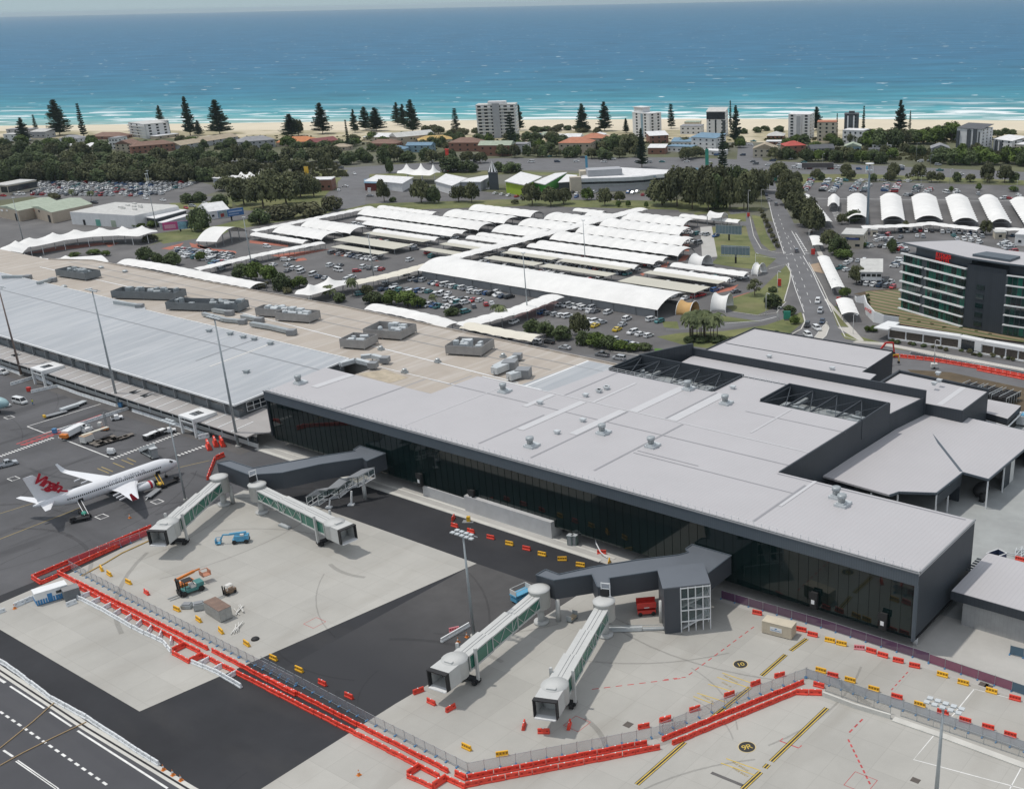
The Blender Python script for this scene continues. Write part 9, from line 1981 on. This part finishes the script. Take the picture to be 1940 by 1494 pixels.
for n_,g,m in wheels((-13,-9,7,8.5),(-1.1,1.1),.5):g.build('wheel',m,T_)
# hotel
def HX(q,z):return W(*zH(*q),z)
hp=[V(*W(*zH(175,960)).to_2d(),0),W(*zH(975,1195))]
h0=W(*zH(180,968),1.0);h1=W(*zH(980,1205),1.0);h2=W(*zH(1470,1300),1.0);dH=(h1-h0).normalized();H0=hgt(h1,zH(1000,430)[1])
T_=thing('hotel','dark hotel with white floor bands, green glazing and red rooftop letters','building',(h0 .x,h0 .y,0));Ha=h0 .copy();Ha.z=0
rel=lambda v:Vector((v.x-Ha.x,v.y-Ha.y,0))
A0,A1,A2=rel(h0),rel(h1),rel(h2);d1=(A1-A0).normalized();n1=Vector((-d1 .y,d1 .x,0));d2=(A2-A1).normalized();n2=Vector((-d2 .y,d2 .x,0))
fl=3.5;nf=6;HT=nf*fl
A3=A2+(d2*1.0+n2*.12).normalized()*34;d3=(A3-A2).normalized();n3=Vector((-d3 .y,d3 .x,0))
MB().prism([A0,A1,A1+n1*16,A0+n1*16],.8,HT+3.2+.8-3.2).build('wall',WLM['dark'],T_)
MB().prism([A1,A2,A2+n2*20,A1+n2*20],.8,HT+2.6).build('stair_block',dark_clad,T_);MB().prism([A2,A3,A3+n3*18,A2+n3*18],.8,HT+.8).build('wall',WLM['dark'],T_)
MB().prism([A0+d1*4.5+n1*2,A1+n1*2,A1+n1*14,A0+d1*4.5+n1*14],HT+.81,HT+4.4).build('top_storey',mat('top_storey_clad',(.05,.065,.08),.4,.2,.4),T_);MB().prism([A2+n3*2,A3+n3*2,A3+n3*14,A2+n3*14],HT+.81,HT+3.6).build('top_storey',dark_clad,T_)
g=MB();rfp=[A0-d1*1.0+n1*-.5,A1-n1*.8,A2-n2*.8,A3-n3*.8,A3+n3*20,A2+n2*20,A1+n1*19,A0+d1*9+n1*19];g.prism(rfp,HT+4.45,HT+5.0);g.build('roof_edge',fascia_m,T_);c_=sum(rfp,Vector())/8;g=MB();g.sheet([c_+(p-c_)*.975 for p in rfp],HT+5.05);g.build('roof',roof_grey,T_)
g=MB();g.prism([A1+n1*2,A2+n2*1.5,A2+n2*9,A1+n1*9],HT+5.1,HT+5.9);g.build('roof_house',fascia_m,T_)
for k in range(5):q=A3-d3*(18-k*3.4)+n3*8;g=MB();g.obox((q.x,q.y,HT+5.1),2.6,5,.25,.6);g.build('solar_panel',win_m,T_)
rr=random.Random(5);L1=(A1-A0).length;L3=(A3-A2).length;gm_=[mat('hotel_glass_a',(.006,.05,.038),.1,.3,.5,spec=.8),mat('hotel_glass_b',(.015,.13,.09),.15,.3,.5,spec=.7),mat('hotel_glass_c',(.006,.02,.02),.08,.3,.5,spec=.8)]
for i in range(nf):
 z=.8+i*fl
 for s,e,k0 in((-.8,11,0),(12,L1-.2,0)):
  if i==nf-1 or i==0:s,e=(-.8,L1)if s<0 else(None,None)
  if s is None:continue
  a_,b_=A0+d1*s-n1*.9,A0+d1*e-n1*.9;g=MB();zz=z+(fl if i==nf-1 else 0);
  for zz in([z+fl]if i else[z+fl,z-.1]):
   if i==0 and zz>z:
    for s2,e2 in((-.8,11),(12,L1-.2)):g.prism([A0+d1*s2-n1*.9,A0+d1*e2-n1*.9,A0+d1*e2-n1*.01,A0+d1*s2-n1*.01],zz-.1,zz+.26)
   else:g.prism([a_,b_,b_+n1*.89,a_+n1*.89],zz-.15,zz+.35)
  g.build('floor_band',white_m,T_)
 a_,b_=A2+d3*.4-n3*.9,A3-n3*.9;g=MB();g.prism([a_,b_,b_+n3*.89,a_+n3*.89],z+fl-.1,z+fl+.26);g.build('floor_band',white_m,T_)
 for o_,d_,n_,L_,k in((A0,d1,n1,L1,13),(A2+d3*.6,d3,n3,L3-.6,9)):
  gs3=[MB(),MB(),MB()]
  for j in range(k*2):
   if o_ is A0 and 10.6<(j+.5)*L_/(k*2)<12.2:continue
   p=o_+d_*(j+.08)*L_/(k*2)-n_*.12;q=o_+d_*(j+.92)*L_/(k*2)-n_*.12;gs3[rr.choice([0,0,2,2,1])].add([(p.x,p.y,z+.3),(q.x,q.y,z+.3),(q.x,q.y,z+fl-.25),(p.x,p.y,z+fl-.25)],[(0,1,2,3)])
  for gg_,m_ in zip(gs3,gm_):
   if gg_.v:gg_.build('glazing',m_,T_)
ns=5
for i in range(ns):z=2+i*3.3;p=A1+d2*(A2-A1).length*.38-n2*.1;g=MB();g.obox((p.x,p.y,z),3.0,.25,1.7,atan2(d2 .y,d2 .x));g.build('stair_window',gm_[2],T_)
an=atan2(d1 .y,d1 .x);hr=bpy.data.materials.new('hotel_red');hr=mat('hotel_red',(.75,.02,.02),.4,.05,1);p=A0+d1*L1*.46+n1*1.7
nb=hr.node_tree.nodes['Principled BSDF'];nb.inputs['Emission Color'].default_value=(1,.03,.02,1);nb.inputs['Emission Strength'].default_value=.25
lettering('sign_lettering','RYDGES',2.1,hr,T_,(p.x,p.y,HT+2.35),(PI/2,0,an),0,.06,1.0,.03);lettering('sign_lettering','HOTEL',2.1,hr,T_,(p.x,p.y,HT+.75),(PI/2,0,an),0,.06,1.15,.03)
zz_=.5;sw=[W(*zG(*q),3)for q in((385,60),(400,90),(470,100),(490,200),(560,270),(650,290),(790,295))];T2=thing('feature_wall','white curved feature wall with the hotel name','wall',(sw[0].x,sw[0].y,0));o=Vector((sw[0].x,sw[0].y,0));g=MB()
for(a_,b_),(h_a,h_b)in zip(zip(sw,sw[1:]),((1.2,2),(2,3.4),(3.4,4.6),(4.6,4.2),(4.2,3.6),(3.6,3.0))):
 a_,b_=a_-o,b_-o;n_=Vector((-(b_-a_).y,(b_-a_).x,0)).normalized()*.35;g.add([(a_.x,a_.y,0),(b_.x,b_.y,0),(b_.x,b_.y,h_b),(a_.x,a_.y,h_a),(a_.x+n_.x,a_.y+n_.y,0),(b_.x+n_.x,b_.y+n_.y,0),(b_.x+n_.x,b_.y+n_.y,h_b),(a_.x+n_.x,a_.y+n_.y,h_a)],[(0,1,2,3),(7,6,5,4),(3,2,6,7)])
g.build('wall',white_m,T2);a_,b_=sw[3]-o,sw[5]-o;an2=atan2((b_-a_).y,(b_-a_).x);q=a_.lerp(b_,.12);n_=Vector((sin(an2),-cos(an2),0));lettering('wall_lettering','RYDGES',1.7,red_m,T2,(q.x+n_.x*1.4,q.y+n_.y*1.4,2.4),(PI/2,0,an2),0,.05)
gw_=[W(*zG(*q))for q in((690,495),(1330,590),(1540,635),(1990,715))];T3=thing('garden_wall','long white wall with timber screens and a gate below the hotel garden','wall',(gw_[0].x,gw_[0].y,0));o=Vector((gw_[0].x,gw_[0].y,0));tm_=mat('timber_screen',(.105,.085,.068),.8,.25,1.5)
hw=4.6
for(a_,b_),kd in zip(zip(gw_,gw_[1:]),('s','w','s')):
 a_,b_=a_-o,b_-o;d=(b_-a_).normalized();n_=Vector((-d.y,d.x,0));L_=(b_-a_).length;g=MB();g.prism([a_,b_,b_+n_*3,a_+n_*3],hw-1.2 if kd=='s' else.8,hw);g.prism([a_+n_*.01,b_+n_*.01,b_+n_*2.9,a_+n_*2.9],0,.5);g.build('wall',white_m,T3)
 if kd=='s':
  k=4
  for i in range(k):p,q=a_+d*(L_*i/k+.3)+n_*.6,a_+d*(L_*(i+1)/k-.3)+n_*.6;g=MB();g.prism([p,q,q+n_*.2,p+n_*.2],.5,hw-1.2);g.build('timber_screen',tm_,T3);g=MB();g.bar(a_+d*L_*i/k+n_*.4,a_+d*L_*i/k+n_*.4+Vector((0,0,hw-1.2)),.3);g.build('post',white_m,T3)
 else:p=a_+d*1.2-n_*.05;q=p+d*5;g=MB();g.prism([p,q,q+n_*.04,p+n_*.04],.5,4);g.build('gate_glass',win_m,T3)
g=MB();P=[W(*zG(*q),4.2)-o for q in((560,390),(690,330),(800,345),(690,410))];g.prism([(p.x,p.y)for p in P],3.9,4.3);g.build('entry_roof',white_m,T3)
skin_m=mat('skin',(.45,.28,.2),.6,.1,5)
def person(label,p,rz_,shirt,legs=None):
 pts=[(0,0,.95),(0,0,1.2),(0,0,1.45),(0,0,1.56),(0,0,1.7),(.0,.12,.9),(.04,.13,.48),(0,.14,.06),(.14,.14,.04),(0,-.12,.9),(-.05,-.13,.48),(-.1,-.14,.06),(.04,-.14,.04),(0,.2,1.42),(.02,.26,1.14),(.14,.26,.92),(0,-.2,1.42),(-.02,-.26,1.14),(.08,-.26,.9)]
 ed=[(0,1),(1,2),(2,3),(3,4),(0,5),(5,6),(6,7),(7,8),(0,9),(9,10),(10,11),(11,12),(2,13),(13,14),(14,15),(2,16),(16,17),(17,18)];rad=[.15,.14,.15,.06,.105,.09,.06,.045,.04,.09,.06,.045,.04,.06,.045,.035,.06,.045,.035]
 me=bpy.data.meshes.new('person');me.from_pydata(pts,ed,[]);o=bpy.data.objects.new('person',me);C.objects.link(o);o.location=p;o.rotation_euler=(0,0,rz_);me.materials.append(skin_m);md=o.modifiers.new('skin','SKIN');sv=me.skin_vertices[0].data
 for v,r in zip(sv,rad):v.radius=(r,r)
 sv[0].use_root=True;sb=o.modifiers.new('sub','SUBSURF');sb.levels=sb.render_levels=1;tag(o,label,'person')
 g=MB();g.lathe((0,0,.9),[(.19,0),(.2,.3),(.22,.5),(.12,.62)],10);g.build('vest',shirt,o);g=MB()
 for s in(.12,-.12):g.tube((0,s,.92),(-.02,s*1.15,.1),.11,.075,8)
 g.build('trousers',blue_m,o);g=MB();g.ball((-.01,0,1.73),.12,.115,.12);g.build('hair',black_m,o)
hv=mat('hi_vis',(.62,.70,.04),.6,.1,1)
person('person in a yellow hi vis vest walking near the white van',at_(z1,(243,335)),.5,hv);person('person in white standing on the road bend by the excavator',at_(z6o,(335,110)),1,white_m);person('person in a yellow vest beside the yellow belt loader',at_(z1,(1165,950)),2,hv)
# sea air
g=MB();a_=seo.rotation_euler[2];g.box(-61000,61000,-6000,36500,-12,125);hz=bpy.data.materials.new('haze');hz.use_nodes=True;n_=hz.node_tree.nodes;n_.clear();o_=n_.new('ShaderNodeOutputMaterial');v_=n_.new('ShaderNodeVolumePrincipled')
v_.inputs['Color'].default_value=(.72,.86,.95,1);v_.inputs['Density'].default_value=3e-5;v_.inputs['Anisotropy'].default_value=.2;hz.node_tree.links.new(v_.outputs[0],o_.inputs['Volume'])
h_=g.build('haze',hz);h_.location=(S0 .x,S0 .y,0);h_.rotation_euler=(0,0,a_);tag(h_,'thin pale sea haze over the whole place','haze',kind='stuff')
